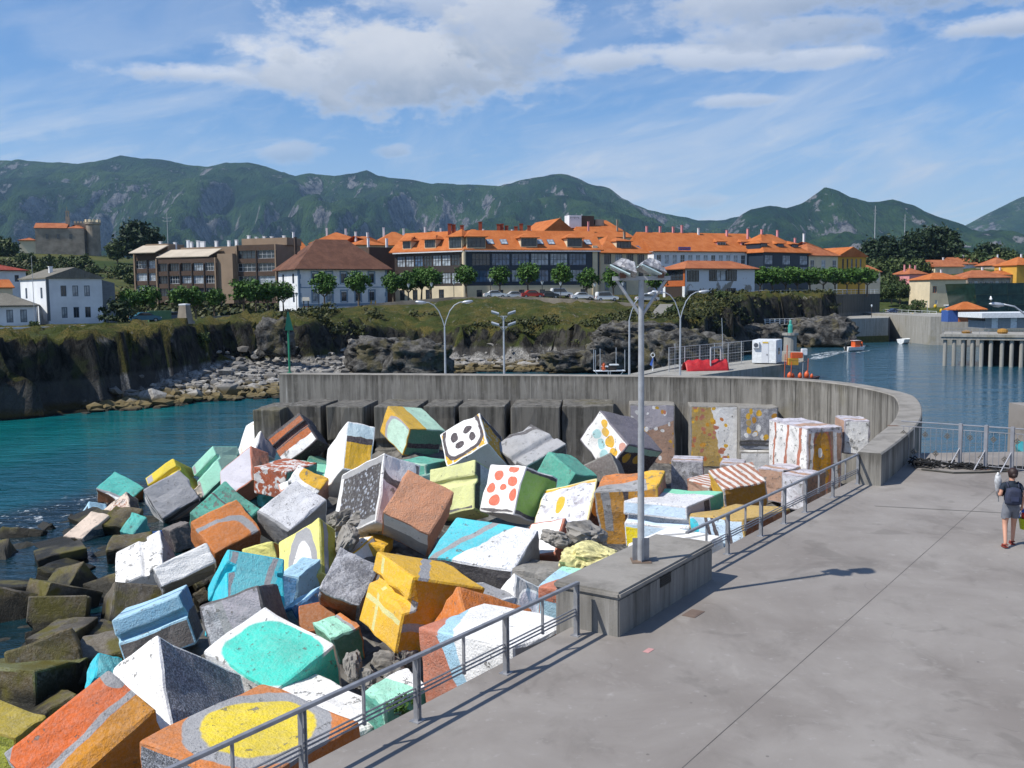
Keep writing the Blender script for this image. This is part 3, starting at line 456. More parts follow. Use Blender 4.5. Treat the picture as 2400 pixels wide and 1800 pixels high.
EXTRA = [(752, 1458, 23.4, .95, 'O2', 'BR', 'rust orange block tucked under the grey topped brown slab'), (722, 1440, 24.5, 1.2, 'BL', 'LB', 'blue block in the gap below the pale blue one'), (1318, 1118, 38.5, 1.6, 'TE', 'TE', 'teal block in the gap left of the white dotted one'), (842, 1300, 29.4, 1.0, 'Y', 'W', 'yellow and white block glimpsed behind the grey topped slab'), (1010, 1140, 37.5, 1.5, 'MI2', 'TE', 'pale green block in the gap behind the lime grooved one'), (1420, 1115, 40.5, 1.5, 'CO', 'DG2', 'grey block under the white dotted one'), (590, 1395, 29.5, 1.3, 'OL2', 'OL', 'olive block in the gap right of the flat white one'), (1128, 1420, 22.8, 1.1, 'W', 'GR', 'white block in the gap right of the big yellow block'), (700, 1150, 42.0, 1.4, 'PK', 'W', 'pinkish block in the gap right of the dappled one')]
for i, (px, py, Y, sz, c1, c2, lb) in enumerate(EXTRA):
    L = [sz * rf.uniform(.9, 1.15) for _ in range(3)]; me = block_mesh(L, 'AC:A' if i % 3 == 0 else None, 900 + i, .05)
    for _k in range(6): me.materials.append(paint((c1, c2)[_k % 2], .5))
    o = link(bpy.data.objects.new('painted_block', me)); o.location = at(px, py, Y) - Vector((0, 0, .25)); o.rotation_euler = (rf.uniform(-.5, .5), rf.uniform(-.5, .5), rf.uniform(0, 6.3)); tag(o, lb, 'block', 'painted breakwater blocks')

# blocks standing in a row before the curved wall: px left, px right, py of the front top edge, top z, label
WALLB = [(600, 646, 960, -.55, 'CO', 'low'), (676, 742, 951, -.5, 'CO', ''), (772, 841, 953, -.5, 'CO', ''), (884, 968, 952, -.5, 'CO', ''), (1000, 1056, 952, -.5, 'CO', ''), (1083, 1174, 952, -.5, 'CO', ''),
         (1205, 1302, 952, -.5, 'CO', ''), (1325, 1428, 951, -.5, 'CO', ''), (1475, 1583, 948, -.45, 'M1', ''), (1618, 1731, 951, -.45, 'M2', ''), (1734, 1823, 955, -.45, 'M3', '')]
WL = ['low grey block at the left end of the row by the wall', 'grey block second from the left end of the row by the wall', 'grey block third from the left end of the row by the wall', 'grey block behind the big yellow and green block',
      'grey block right behind the yellow and green block, left of the spotted one', 'grey block behind the spotted black and white block', 'grey block behind the grey tipped block', 'bare grey block left of the mural blocks, half hidden by the white dotted one',
      'mural block with small faded dots behind the lamp post', 'mural block covered in orange and yellow dots', 'mural block with white wash and a few yellow dots']
def dots(cols, n, seed, lo, hi, u0=0., u1=1., v0=0., v1=1.):
    r = random.Random(seed); return [ell_(u0 + (u1 - u0) * r.random(), v0 + (v1 - v0) * r.random(), (lambda s: s)(r.uniform(lo, hi)), r.uniform(lo, hi) * .75, r.choice(cols)) for _ in range(n)]
def ell_(cu, cv, ru, rv, c, oc=None, w=0): return ('e', round(cu, 3), round(cv, 3), round(ru, 3), round(rv, 3), c, oc, w)
MUR = {'M1': ('BE2', [('h', -.3, 1, .45, 'LI')] + dots(['T', 'Y2', 'W', 'OC3', 'W', 'Y'], 34, 3, .03, .05)), 'M2': ('OB', [('h', 1, .25, .68, 'W')] + dots(['OC2', 'O', 'T', 'Y'], 36, 5, .035, .055, 0, .78)),
       'M3': ('SV2', [('h', .2, -1, -.28, 'W')] + dots(['Y', 'OC3', 'OB', 'W', 'Y'], 16, 8, .05, .08, .1, .95, .45, .95)), 'CO': 'CO'}
for i, (xa, xb, py, zt, code, _) in enumerate(WALLB):
    if code == 'CO': xa, xb, zt = xa - 8, xb + 10, zt + .15
    a, b = onz(xa, py, zt), onz(xb, py, zt); ym = (a.y + b.y) / 2
    wdt = (b - a).length; L = [wdt, 3.4, 3.3 if i else 1.6]      # A along x, B back, C down
    me = block_mesh(L, 'AC:A' if i in (2, 3, 6, 10) else None, 300 + i, jit=.05, bev=.07)
    mats = ['CO', MUR[code], 'CO']
    order = {'AB': mats[0], 'AC': mats[1], 'BC': mats[2]}
    for _k in range(2):
        for sp in (order['AB'], order['AC'], order['BC']): me.materials.append(paint(sp, .9 if code == 'CO' else .5) if code != 'CO' else concrete('block_concrete', '#6f6c66', '#34322e', True, .8))
    o = link(bpy.data.objects.new('wall_block', me))
    rzz = math.atan2(b.y - a.y, b.x - a.x)
    # local axes: x right, y back, z down (mirror z and swap by a half turn about x)
    m3 = Matrix(((math.cos(rzz), -math.sin(rzz), 0), (math.sin(rzz), math.cos(rzz), 0), (0, 0, 1)))
    o.matrix_world = Matrix.Translation(a + m3 @ Vector((wdt / 2, 1.7, -L[2] / 2))) @ m3.to_4x4()
    for me_uv in me.uv_layers[0].data: me_uv.uv[1] = me_uv.uv[1]
    tag(o, WL[i], 'block', 'blocks in a row along the wall')
# the row turns towards the railing end
def turned_block(px_a, py_a, px_b, py_b, zt, h, depth, spec, label, seed, left='BE2'):
    a, b = onz(px_a, py_a, zt), onz(px_b, py_b, zt); wdt = (b - a).length
    me = block_mesh([wdt, depth, h], None, seed, jit=.05, bev=.06)
    for sp in ('LI', spec, left, ('LI2', [('b', 0, 1, .3, .1, 'BE2'), ('b', 0, 1, .7, .06, 'LI')]), spec, 'BE2'): me.materials.append(paint(sp, .8))
    o = link(bpy.data.objects.new('wall_block', me)); rz = math.atan2(b.y - a.y, b.x - a.x); m3 = Matrix.Rotation(rz, 3, 'Z')
    o.matrix_world = Matrix.Translation(a + m3 @ Vector((wdt / 2, depth / 2, -h / 2))) @ m3.to_4x4()
    tag(o, label, 'block', 'blocks in a row along the wall')
turned_block(1893, 1004, 1975, 1000, -.3, 3.2, 3.3, ('BE2', [ell_(.42, .55, .26, .38, 'OC2', 'T', .05), ell_(.36, .66, .06, .07, 'W'), ('b', 1, .1, .88, .05, 'W'), ('b', 1, -.1, .06, .04, 'W'), ('h', 0, 1, .93, 'LI2')]), 'corner mural block with a large ochre oval by the end of the wall', 402, left=('W', [('b', 1, .15, .3, .03, 'T'), ('b', 1, .15, .62, .03, 'T'), ('b', 1, .1, .9, .025, 'T'), ('h', -.5, -1, -.32, 'Y')]))
turned_block(1978, 985, 2040, 985, -.05, 1.5, 1.6, ('W', []), 'small white block tucked in the bend of the wall', 403)
# lower tier under the mural blocks
for i, (xa, ya, xb, yb, label) in enumerate([(1574, 1080, 1648, 1082, 'low weathered block under the dotted mural blocks'), (1688, 1088, 1744, 1090, 'low reddish block under the mural, left of the striped top block'),
                                             (1775, 1095, 1838, 1103, 'low brownish block under the white washed mural block'), (1832, 1108, 1886, 1116, 'low pale block below the mural by the railing')]):
    turned_block(xa, ya, xb, yb, -2.0 if i < 3 else -1.7, 1.4, 1.6, ['SV2', 'BE2', 'BE2', 'WB'][i], label, 420 + i)

# ------------------------------------------------------------------ platform, plinth, curved wall
U = Vector((.586, .81, 0)).normalized(); N = Vector((-U.y, U.x, 0))       # along the edge / away over the blocks
P0 = Vector((-1.27, 12.29, 0))                                            # foot of a railing post
def along(t, n=0.0, z=0.0): return P0 + U * t + N * n + Vector((0, 0, z))
def fn_floor(t, b):
    co = geoco(t); n1 = t.noise(co, .30, 6.0, .62, .5); n2 = t.noise(t.vmath('MULTIPLY', co, (1.0, .55, 1.0)), .9, 6.0, .66, .6); n3 = t.noise(co, 60.0, 2.0)
    k = t.mix(t.ramp(n1, .32, .68), lin('#7c7671'), lin('#8f8a85'))
    k = t.mix(t.math('MULTIPLY', t.ramp(n2, .50, .70), .45), k, lin('#6a6560'))
    k = t.mix(t.math('MULTIPLY', t.ramp(t.noise(co, 5.0, 5.0, .7), .58, .72), .25), k, lin('#b4b2b0'))
    x, y, _ = t.sep(co)
    s = t.math('ADD', t.math('MULTIPLY', x, N.x), t.math('MULTIPLY', y, N.y)); q = t.math('ADD', t.math('MULTIPLY', x, U.x), t.math('MULTIPLY', y, U.y))
    wob = t.math('MULTIPLY', t.math('SUBTRACT', t.noise(co, 1.1, 3.0), .5), .03)
    k = t.mix(t.math('MULTIPLY', t.ramp(n3, .6, .75), .18), k, lin('#5a5856'))
    crack = t.ramp(t.math('ABSOLUTE', t.math('SUBTRACT', t.noise(co, .45, 2.0, .5, 1.2), .5)), .0025, .0)
    k = t.mix(t.math('MULTIPLY', crack, t.math('MULTIPLY', t.ramp(t.noise(co, .2, 2.0), .55, .65), .5)), k, lin('#55524f'))
    gum = t.math('MULTIPLY', t.ramp(t.voro(co, 2.1), .055, .035), t.ramp(t.noise(co, .9, 1.0), .5, .55)); k = t.mix(t.math('MULTIPLY', gum, .55), k, lin('#4a4845'))
    st = t.ramp(t.noise(t.vmath('ADD', co, (31.0, 7.0, 0)), .55, 4.0, .55, 1.0), .60, .66); k = t.mix(t.math('MULTIPLY', st, .28), k, lin('#5b5752'))
    pale = t.ramp(t.noise(t.vmath('ADD', co, (3.0, 57.0, 0)), .8, 6.0, .7, .6), .58, .70); k = t.mix(t.math('MULTIPLY', pale, .25), k, lin('#a5a19b'))
    t.put(b.inputs['Base Color'], k); b.inputs['Roughness'].default_value = .8; b.inputs['Specular IOR Level'].default_value = .3
    t.put(b.inputs['Normal'], t.bump(t.math('ADD', t.math('MULTIPLY', n2, .6), n3), .12, .012))
m_floor = material('platform_concrete', fn_floor)
m_conc = concrete('wall_concrete', '#86837d', '#45423d', True, .7)
m_plin = concrete('plinth_concrete', '#85827d', '#4a4843', True, .6)
m_top = concrete('cap_concrete', '#8e8a84', '#605d57', False, .6, 3.0)
pl = MB()
edge0, edge1 = along(-14, .28), along(20.2, .28)
poly = [edge0, edge1, Vector((10.9, 30.6, 0)), Vector((13.6, 32.9, 0)), Vector((24.2, 33.1, 0)), Vector((24.2, 47.5, 0)), Vector((46, 47.5, 0)), Vector((46, -8, 0)), Vector((-6, -8, 0))]
pl.prism([(p.x, p.y) for p in poly][::-1], -7, 0)
tag(pl.build('platform', m_floor), kind='structure')
# joints sawn in the concrete: dark strips 4 mm above the slab
m_joint = plain('joint_tar', '#676460', .9, var=.3, nsc=.8)
for (t0, t1, n) in ((-9, 30, -3.38), (-9, 30, -9.2)):
    j = MB(); a, b = along(t0, n), along(t1, n); j.obox((a + b) / 2 + Vector((0, 0, .004)), (b - a) / 2, N * .0045, Vector((0, 0, .001)))
    tag(j.build('platform_joint', m_joint), kind='structure')
j = MB(); a, b = onz(2050, 1186, 0), onz(2420, 1206, 0); j.obox((a + b) / 2 + Vector((0, 0, .004)), (b - a) / 2, Vector((0, .035, 0)), Vector((0, 0, .001))); tag(j.build('platform_joint', m_joint), kind='structure')
# iron cover beside the plinth
mc = MB(); c = onz(1625, 1438, .003); mc.obox(c + Vector((0, 0, .003)), U * .20, N * .12, Vector((0, 0, .004))); mc.obox(c + Vector((0, 0, .009)), U * .17, N * .09, Vector((0, 0, .002)))
tag(mc.build('drain_cover', plain('rusty_iron', '#6f5f55', .7)), 'small rusty drain cover in the shadow of the lamp plinth', 'drain cover')
gc = MB(); c = onz(1520, 1525, 0); gc.obox(c + Vector((0, 0, .004)), U * .10, N * .05, Vector((0, 0, .0015)))
tag(gc.build('paint_mark', plain('pink_paint', '#b98a88', .9)), 'small faded pink paint mark on the floor before the plinth', 'paint mark')

# plinth of the lamp
A = onz(1452, 1496, 0); B_ = onz(1674, 1358, 0); ul = (B_ - A).normalized(); nl = Vector((-ul.y, ul.x, 0)); LEN = (B_ - A).length; WID = 1.25; HT = .74
pt = thing('lamp_plinth', 'weathered concrete plinth carrying the tall lamp at the platform edge', 'plinth', A, math.atan2(ul.y, ul.x))
b = MB(); b.box(.03, LEN - .03, .03, WID - .03, -3.0, HT - .125); b.build('base', m_plin, pt, bevel=.02)
b = MB(); b.box(0, LEN, 0, WID, HT - .12, HT); b.build('cap', m_top, pt, bevel=.035)
g = MB()
for k in range(5): g.box(1.55, 1.95, .012, .05, HT - .30 + k * .035, HT - .285 + k * .035)
g.box(1.53, 1.97, .026, .032, HT - .32, HT - .13); gv = g.build('vent_grille', plain('dark_grille', '#2b2a28', .6), pt)

# curved wall: outer top edge traced on the ground plan
OUT = [(2066, 1063), (2112, 1029), (2152, 992), (2162, 962), (2152, 937), (2127, 922), (2040, 903.5), (1953, 892.5), (1844, 885), (1627, 880), (1410, 877.5), (1000, 875), (668, 873)]
ZW = .93
pts = [onz(x, y, ZW) for x, y in OUT]
def catmull(P, n):
    out = []
    for i in range(len(P) - 1):
        p0, p1, p2, p3 = P[max(i - 1, 0)], P[i], P[i + 1], P[min(i + 2, len(P) - 1)]
        for k in range(n):
            t = k / n; out.append(.5 * ((2 * p1) + (p2 - p0) * t + (2 * p0 - 5 * p1 + 4 * p2 - p3) * t * t + (3 * p1 - p0 - 3 * p2 + p3) * t ** 3))
    return out + [P[-1]]
cur = catmull(pts, 10)
for _ in range(6): cur = [cur[0]] + [(cur[i - 1] + cur[i] * 2 + cur[i + 1]) / 4 for i in range(1, len(cur) - 1)] + [cur[-1]]
wv, wf = [], []
TH = .85
for i, p in enumerate(cur):
    d = (cur[min(i + 1, len(cur) - 1)] - cur[max(i - 1, 0)]); d.z = 0; d.normalize(); inn = Vector((-d.y, d.x, 0))
    th = TH * (.78 + .22 * min(1, i / 12))
    q = p + inn * th
    bi = .04
    zb = -5.2 if i > 4 else -.3
    wv += [(p.x, p.y, zb), (p.x, p.y, ZW - bi), (p.x + inn.x * bi, p.y + inn.y * bi, ZW), (q.x - inn.x * bi, q.y - inn.y * bi, ZW), (q.x, q.y, ZW - bi), (q.x, q.y, zb)]
for i in range(len(cur) - 1):
    for k in range(5): wf.append((i * 6 + k, i * 6 + k + 1, (i + 1) * 6 + k + 1, (i + 1) * 6 + k))
n6 = (len(cur) - 1) * 6
wf += [(0, 1, 2, 3, 4, 5)[::-1], tuple(n6 + k for k in range(6))]
wt = thing('harbour_wall', 'long curved weathered concrete sea wall behind the painted blocks', 'wall', (cur[0].x, cur[0].y, 0))
b = MB(); b.add([(v[0] - cur[0].x, v[1] - cur[0].y, v[2]) for v in wv], wf, 0)
wo = b.build('wall_body', [m_conc, m_top], wt)
for p in wo.data.polygons:
    if p.index % 5 in (1, 2, 3) and p.index < 5 * (len(cur) - 1): p.material_index = 1
bm = bmesh.new(); bm.from_mesh(wo.data); bmesh.ops.recalc_face_normals(bm, faces=bm.faces[:]); bm.to_mesh(wo.data); bm.free()
# pour joints: thin vertical fillets on the inner face and the recess in the top near the end
for i in range(14, len(cur) - 4, 9):
    p = cur[i]; d = (cur[i + 1] - cur[i - 1]); d.z = 0; d.normalize(); inn = Vector((-d.y, d.x, 0)); q = p + inn * (TH + .004) - Vector((cur[0].x, cur[0].y, 0))
    f = MB(); f.obox((q.x, q.y, -.6), d * .012, inn * .004, (0, 0, 1.45)); f.build('pour_joint', plain('joint_dark', '#3f3d3a', .95), wt)
f = MB(); c = onz(2093, 998, ZW) - Vector((cur[0].x, cur[0].y, 0)); f.obox((c.x, c.y, ZW + .004), (.17, .0, 0), (0, .10, 0), (0, 0, .003)); f.build('top_plate', plain('rust_plate', '#6b513f', .8), wt)
# quay behind the straight part of the wall
b = MB(); b.prism([(p.x, p.y - .25) for p in cur if p.y > 47.5 and p.x < 13.5] [::-1] + [(14.5, 66), (-14.4, 66)], -6, -.5); tag(b.build('quay', concrete('quay_concrete', '#8d8a84', '#66635d')), kind='structure')
# dark rubble bed under the blocks
xs = np.arange(-27, 16, .6); ys = np.arange(8, 58, .6); Z = np.zeros((len(ys), len(xs)))
for j_, y in enumerate(ys):
    for i_, x in enumerate(xs):
        z = -2.55 + .27 * min(0, x + 4.5) * (1.25 if y < 40 else (.85 if y > 50 else 1))
        Z[j_, i_] = max(z, -5.0 if (x > -21 and y < 46) else -6.5) + .55 * fbm(x, y, 0, .5, 4) + .25 * fbm(x, y, 3, 1.6, 3)
        s_ = (Vector((x, y, 0)) - P0).dot(N)
        if s_ < -.4: Z[j_, i_] = -6
        Z[j_, i_] -= .9 * max(0, min(1, (24 - y) / 5)) * max(0, min(1, (x + 6) / 3))
        Z[j_, i_] -= 1.1 * max(0, min(1, (x + 2) / 4)) * max(0, min(1, (y - 26) / 6))
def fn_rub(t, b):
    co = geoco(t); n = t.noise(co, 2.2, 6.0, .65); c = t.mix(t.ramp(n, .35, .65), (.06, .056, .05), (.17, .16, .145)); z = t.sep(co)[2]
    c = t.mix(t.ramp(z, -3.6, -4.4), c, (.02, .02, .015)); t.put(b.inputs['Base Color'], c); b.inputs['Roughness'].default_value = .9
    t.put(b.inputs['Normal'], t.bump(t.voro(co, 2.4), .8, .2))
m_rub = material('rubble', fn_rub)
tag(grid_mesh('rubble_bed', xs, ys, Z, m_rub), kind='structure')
# loose broken stones between the blocks
def rock_mesh(name, r, seed, mat, flat=.7, sub=4):
    bm = bmesh.new(); bmesh.ops.create_icosphere(bm, subdivisions=sub, radius=1.0); off = Vector((seed * 3.1, seed * 1.7, seed * .9))
    for v in bm.verts:
        d = v.co.normalized(); q_ = Vector([math.copysign(abs(c) ** .7, c) for c in d]); k = 1 + .30 * noise.fractal(d * 1.1 + off, .9, 2, 5) + .12 * noise.fractal(d * 5 + off, .9, 2, 3) + .30 * (noise.voronoi(d * 1.6 + off)[0][0] - .4); d = q_
        v.co = Vector((d.x * k * r[0], d.y * k * r[1], d.z * k * r[2]))
    me = bpy.data.meshes.new(name); bm.to_mesh(me); bm.free(); me.materials.append(mat); return me
m_stone = concrete('stone_grey', '#8f8b85', '#4e4b46', False, .6, 4.0)
m_stone_y = plain('stone_yellow', '#cdc58c', .9, var=.35, nsc=9, bump=.6)
for i, (px, py, Y, w, m, label) in enumerate([(1385, 1312, 24.2, .62, m_stone_y, 'pale yellow washed stone lying by the lamp plinth'), (1372, 1255, 26.0, .55, m_stone, 'grey broken stone above the pale yellow one'),
        (1300, 1262, 25.6, .35, m_stone, 'small grey stone between the white and terracotta block and the broken one'), (860, 1220, 30.2, .45, m_stone, 'grey stone under the dark scaly block, right one'), (800, 1218, 30.6, .38, m_stone, 'grey stone under the dark scaly block, left one'),
        (812, 1268, 29.0, .45, m_stone, 'dark rough stone left of the rough yellow block'), (906, 1556, 19.6, .26, m_stone, 'brown broken stone below the big yellow block'), (962, 1536, 19.8, .24, m_stone, 'grey broken stone between the big yellow block and the railing'),
        (828, 1560, 19.2, .30, m_stone, 'grey white lump right of the turquoise block'), (852, 1592, 19.0, .22, m_stone, 'rubble lump behind the railing, lowest of its heap'), (930, 1590, 18.6, .2, m_stone, 'flat stone behind the railing near the mint block')]):
    o = link(bpy.data.objects.new('broken_stone', rock_mesh('stone', (w * 1.1, w * .9, w * .55), i + 1, m))); o.location = at(px, py, Y); o.rotation_euler = (.2 * i, .1, i); tag(o, label, 'stone', 'broken stones among the blocks')
# ------------------------------------------------------------------ railings
m_galv = plain('galvanised', '#95969a', .5, .5, var=.18, nsc=5)
m_galv2 = plain('galvanised_pale', '#a9abae', .5, .35, var=.15, nsc=5)
m_dark = plain('dark_metal', '#3b3a3b', .5, .3)
Zv = Vector((0, 0, 1))
def railing(posts, struts, t0, t1, label):
    o = along(posts[0]); r = thing('railing', label, 'railing', o)
    def L(t, n=0, z=0): return along(t, n, z) - o
    b = MB(); b.obox((L(t0) + L(t1)) / 2 + Zv * .86, (L(t1) - L(t0)) / 2, N * .035, Zv * .022); b.build('top_rail', m_galv, r, bevel=.006)
    for k, z in enumerate((.34, .395, .45)):
        b = MB(); b.tube([L(t0, 0, z), L(t1, 0, z)], .014, 6); b.build('lower_rail', m_galv, r)
    for t in posts:
        b = MB()
        for s in (-1, 1): b.obox(U * (s * .032) + Zv * .42, U * .006, N * .035, Zv * .42)
        b.obox(Zv * .60, U * .028, N * .012, Zv * .03); b.obox(Zv * .2, U * .028, N * .012, Zv * .03)
        b.obox(Zv * .006, U * .085, N * .075, Zv * .006)
        o_ = b.build('post', m_galv, r); o_.location = L(t); 
    for t in struts:
        b = MB(); b.obox(Zv * .59, U * .012, N * .02, Zv * .26); b.obox(Zv * .33, U * .016, N * .024, Zv * .025); o_ = b.build('strut', m_galv, r); o_.location = L(t)
railing([-3.9, -1.95, 0, 1.95, 3.88], [-2.92, -.97, .97, 2.9], -5.5, 3.93, 'near steel railing from the bottom edge to the lamp plinth')
railing([9.85, 11.7, 13.15, 14.6, 16.75, 18.95], [8.8, 10.8, 15.6, 17.8], 7.9, 18.98, 'far steel railing from the lamp plinth to the wall end')

# ------------------------------------------------------------------ tall lamp with two wrapped floodlights
c = onz(1502, 1315, HT); lt = thing('floodlight_mast', 'tall grey lamp post with two floodlights wrapped in grey plastic', 'lamp post', c)
b = MB(); b.tube([(0, 0, .02), (0, 0, 5.02)], [.062, .048], 16); b.build('pole', m_galv2, lt, smooth=False)
b = MB(); b.box(-.17, .17, -.17, .17, 0, .02)
b.build('base_plate', plain('rust_base', '#7c6a5c', .7, .3), lt)
for s in ((1, 0), (-1, 0), (0, 1), (0, -1)):
    b = MB(); x, y = s; b.obox((x * .10, y * .10, .22), (x * .05 + y * .006, y * .05 + x * .006, 0), (-y * .006 + x * 0, x * .006, 0), (0, 0, .2)); b.build('gusset', m_galv, lt)
b = MB(); b.box(-.5, .5, -.05, .05, 4.98, 5.05); b.build('crossbar', m_galv2, lt)
for s in (-1, 1):
    b = MB(); b.tube([(0, 0, 4.35), (s * .44, 0, 5.0)], .028, 8); b.build('brace', m_galv2, lt)
def fn_wrap(t, b):
    co = objco(t); n = t.noise(co, 9.0, 5.0, .65, .6); t.put(b.inputs['Base Color'], t.mix(t.ramp(n, .35, .65), lin('#6f6e72'), lin('#bdbdc0')))
    b.inputs['Roughness'].default_value = .28; t.put(b.inputs['Normal'], t.bump(n, .5, .05))
m_wrap = material('wrapped_plastic', fn_wrap)
for s in (-1, 1):
    bm = bmesh.new(); bmesh.ops.create_cube(bm, size=1.0); bmesh.ops.subdivide_edges(bm, edges=bm.edges[:], cuts=7, use_grid_fill=True)
    for v in bm.verts:
        p = v.co.copy(); r_ = p.length; q = p.normalized() * .62; p = p.lerp(q, .30); w = 1 - .55 * (p.z + .5)
        v.co = Vector((p.x * .50 * w, p.y * .40 * w, p.z * .21)); k = noise.fractal(v.co * 5 + Vector((s * 5, 0, 0)), .9, 2, 3); v.co += v.co.normalized() * k * .035
    me = bpy.data.meshes.new('floodlight'); bm.to_mesh(me); bm.free(); me.materials.append(m_wrap)
    fl = link(bpy.data.objects.new('floodlight', me), lt); fl.location = (s * .24 - .05, -.06 + s * .06, 5.22); fl.rotation_euler = (R(-18), R(20), R(s * 10))
    b = MB(); b.box(-.19, .19, -.15, .15, -.01, .01); v = b.build('visor', plain('white_visor', '#bfd3d6', .4), fl); v.location = (-.05, -.05, -.12); v.rotation_euler = (R(10), R(6), 0)
    b = MB(); b.box(-.05, .05, -.12, .12, -.2, .0); y_ = b.build('yoke', plain('rust_yoke', '#6d4a3c', .6), lt); y_.location = (s * .33, 0, 5.22)

# ------------------------------------------------------------------ quay fence with gates
m_fence = plain('fence_paint', '#8f9198', .5, .3)
fa, fb = onz(2110, 1082, 0), onz(2440, 1112, 0); fd = (fb - fa).normalized(); fl_ = (fb - fa).length
ft = thing('quay_fence', 'low barred metal fence with gate posts along the quay', 'fence', fa, math.atan2(fd.y, fd.x))
FH = 1.32
def fx(px): # position along the fence under the photo column
    d = at(px, 1000, 30) - CAM; n_ = Vector((-fd.y, fd.x, 0)); k = (fa - CAM).dot(n_) / d.dot(n_); return (CAM + d * k - fa).dot(fd)
gp = [fx(2252), fx(2312), fx(2374)]
for z, r_ in ((FH, .022), (FH - .16, .014), (.10, .014)):
    b = MB(); b.tube([(0, 0, z), (fl_, 0, z)], r_, 6); b.build('rail', m_fence, ft)
bm_ = MB(); bm_.tube([(0, 0, .10), (0, 0, FH - .16)], .0085, 6); bar0 = bm_.build('bar', m_fence, ft); k = 0
bars = [i * .165 + .08 for i in range(int(fl_ / .165))]
bar0.location = (bars[0], 0, 0)
for x in bars[1:]:
    c_ = bar0.copy(); COL.objects.link(c_); c_.location = (x, 0, 0)
orn = MB()
for a_ in range(4):
    q0, q1 = a_ * math.pi / 2, (a_ + 1) * math.pi / 2
    orn.tube([(.085 * math.cos(q0), 0, .085 * math.sin(q0)), (.085 * math.cos(q1), 0, .085 * math.sin(q1))], .012, 5)
    orn.tube([(0, 0, 0), (.05 * math.cos(q0 + .78), 0, .05 * math.sin(q0 + .78))], .016, 5)
o0 = None
for i, x in enumerate(bars[::4]):
    for z, sh in ((FH - .38, 0), (.36, .33)):
        if o0 is None: o0 = orn.build('diamond_ornament', plain('ornament_iron', '#6f6a63', .6, .4), ft); q = o0
        else: q = o0.copy(); COL.objects.link(q)
        q.location = (x + sh, -.012, z)
for x in gp:
    b = MB(); b.box(x - .055, x + .055, -.055, .055, 0, FH + .05); b.build('gate_post', m_fence, ft, bevel=.01)
    b = MB(); b.tube([(x, -.02, .62), (x - .22, -.45, .02)], .022, 6); b.build('stay', m_fence, ft)
    b = MB(); b.box(x - .13, x + .13, -.13, .13, 0, .012); b.build('foot_plate', plain('rusty_plate', '#6a5146', .8), ft)
# heap of black rope and net in the shade of the wall
bmn = MB(); rr = random.Random(5)
for k in range(60):
    x = rr.random(); cx, cy = x * 3.6, rr.gauss(0, .22 * (1 - x * .6)); a_ = rr.random() * 6.3; r_ = rr.uniform(.12, .4) * (1 - .6 * x)
    ps = [(cx + r_ * math.cos(a_ + q * .9), cy + r_ * .7 * math.sin(a_ + q * .9), .03 + rr.random() * .20 * (1 - x)) for q in range(7)]
    bmn.tube(ps, .022, 5)
o = bmn.build('net_heap', plain('black_net', '#17181a', .9)); o.location = onz(2150, 1094, 0); o.rotation_euler = (0, 0, -.22); tag(o, 'heap of black rope and netting beside the end of the wall', 'net')
hs = MB(); hs.tube([onz(2160, 1100, .03), onz(2235, 1108, .03), onz(2300, 1107, .03), onz(2370, 1103, .03)], .028, 8); tag(hs.build('hose', plain('hose', '#3a3a36', .7)), 'dark hose lying along the foot of the quay fence', 'hose')

# ------------------------------------------------------------------ lamps and beacon behind the wall
m_lampgrey = plain('lamp_grey', '#b9bec4', .4, .5)
def arm_curve(h, reach, s, y=0.0):
    return [(0, 0, h * .72), (s * reach * .10, y, h * .80), (s * reach * .28, y, h * .90), (s * reach * .52, y, h * .965), (s * reach * .78, y, h * .995), (s * reach, y, h)]
def lamp_head(parent, x, z, s, sc=1.0):
    b = MB(); b.lathe([(.02, -.32), (.08, -.28), (.12, -.12), (.13, .1), (.10, .28), (.04, .36), (.01, .38)], 10); h = b.build('lamp_head', m_lampgrey, parent, smooth=True)
    h.location = (x, 0, z); h.rotation_euler = (0, R(90 * s - 6 * s), 0); h.scale = (.8 * sc, sc, sc)
    b = MB(); b.lathe([(.02, -.25), (.085, -.1), (.09, .1), (.03, .26)], 8); g_ = b.build('diffuser', plain('milk_glass', '#d9dde0', .2), h); g_.location = (.06 * s, 0, .02)
def arm_lamp(px, py_top, Y, arms, label, z0=-.5, rz=0., lean=0.0, reach=1.25):
    top = at(px, py_top, Y); h = top.z - z0; t_ = thing('street_lamp', label, 'street lamp', (top.x, Y, z0), rz)
    b = MB(); b.tube([(0, 0, 0), (0, 0, h * .72)], [.075, .05], 10); b.build('pole', m_lampgrey, t_)
    for s in arms:
        b = MB(); b.tube(arm_curve(h, reach, s), .032, 8); b.build('arm', m_lampgrey, t_); lamp_head(t_, s * (reach + .2), h, s)
    return t_
arm_lamp(1041, 708, 62, (-1, 1), 'double armed street lamp behind the wall, left of the four light mast')
arm_lamp(1595, 684, 62, (-1, 1), 'double armed street lamp behind the wall, right of the tall lamp post')
arm_lamp(1475, 688, 62.5, (1,), 'single armed street lamp just left of the tall lamp post')
top = at(1180, 732, 62); ft2 = thing('four_light_mast', 'pole with four square floodlights behind the wall', 'lamp post', (top.x, 62, -.5)); hh = top.z + .5
b = MB(); b.tube([(0, 0, 0), (0, 0, hh - .25)], [.07, .05], 10); b.build('pole', m_lampgrey, ft2)
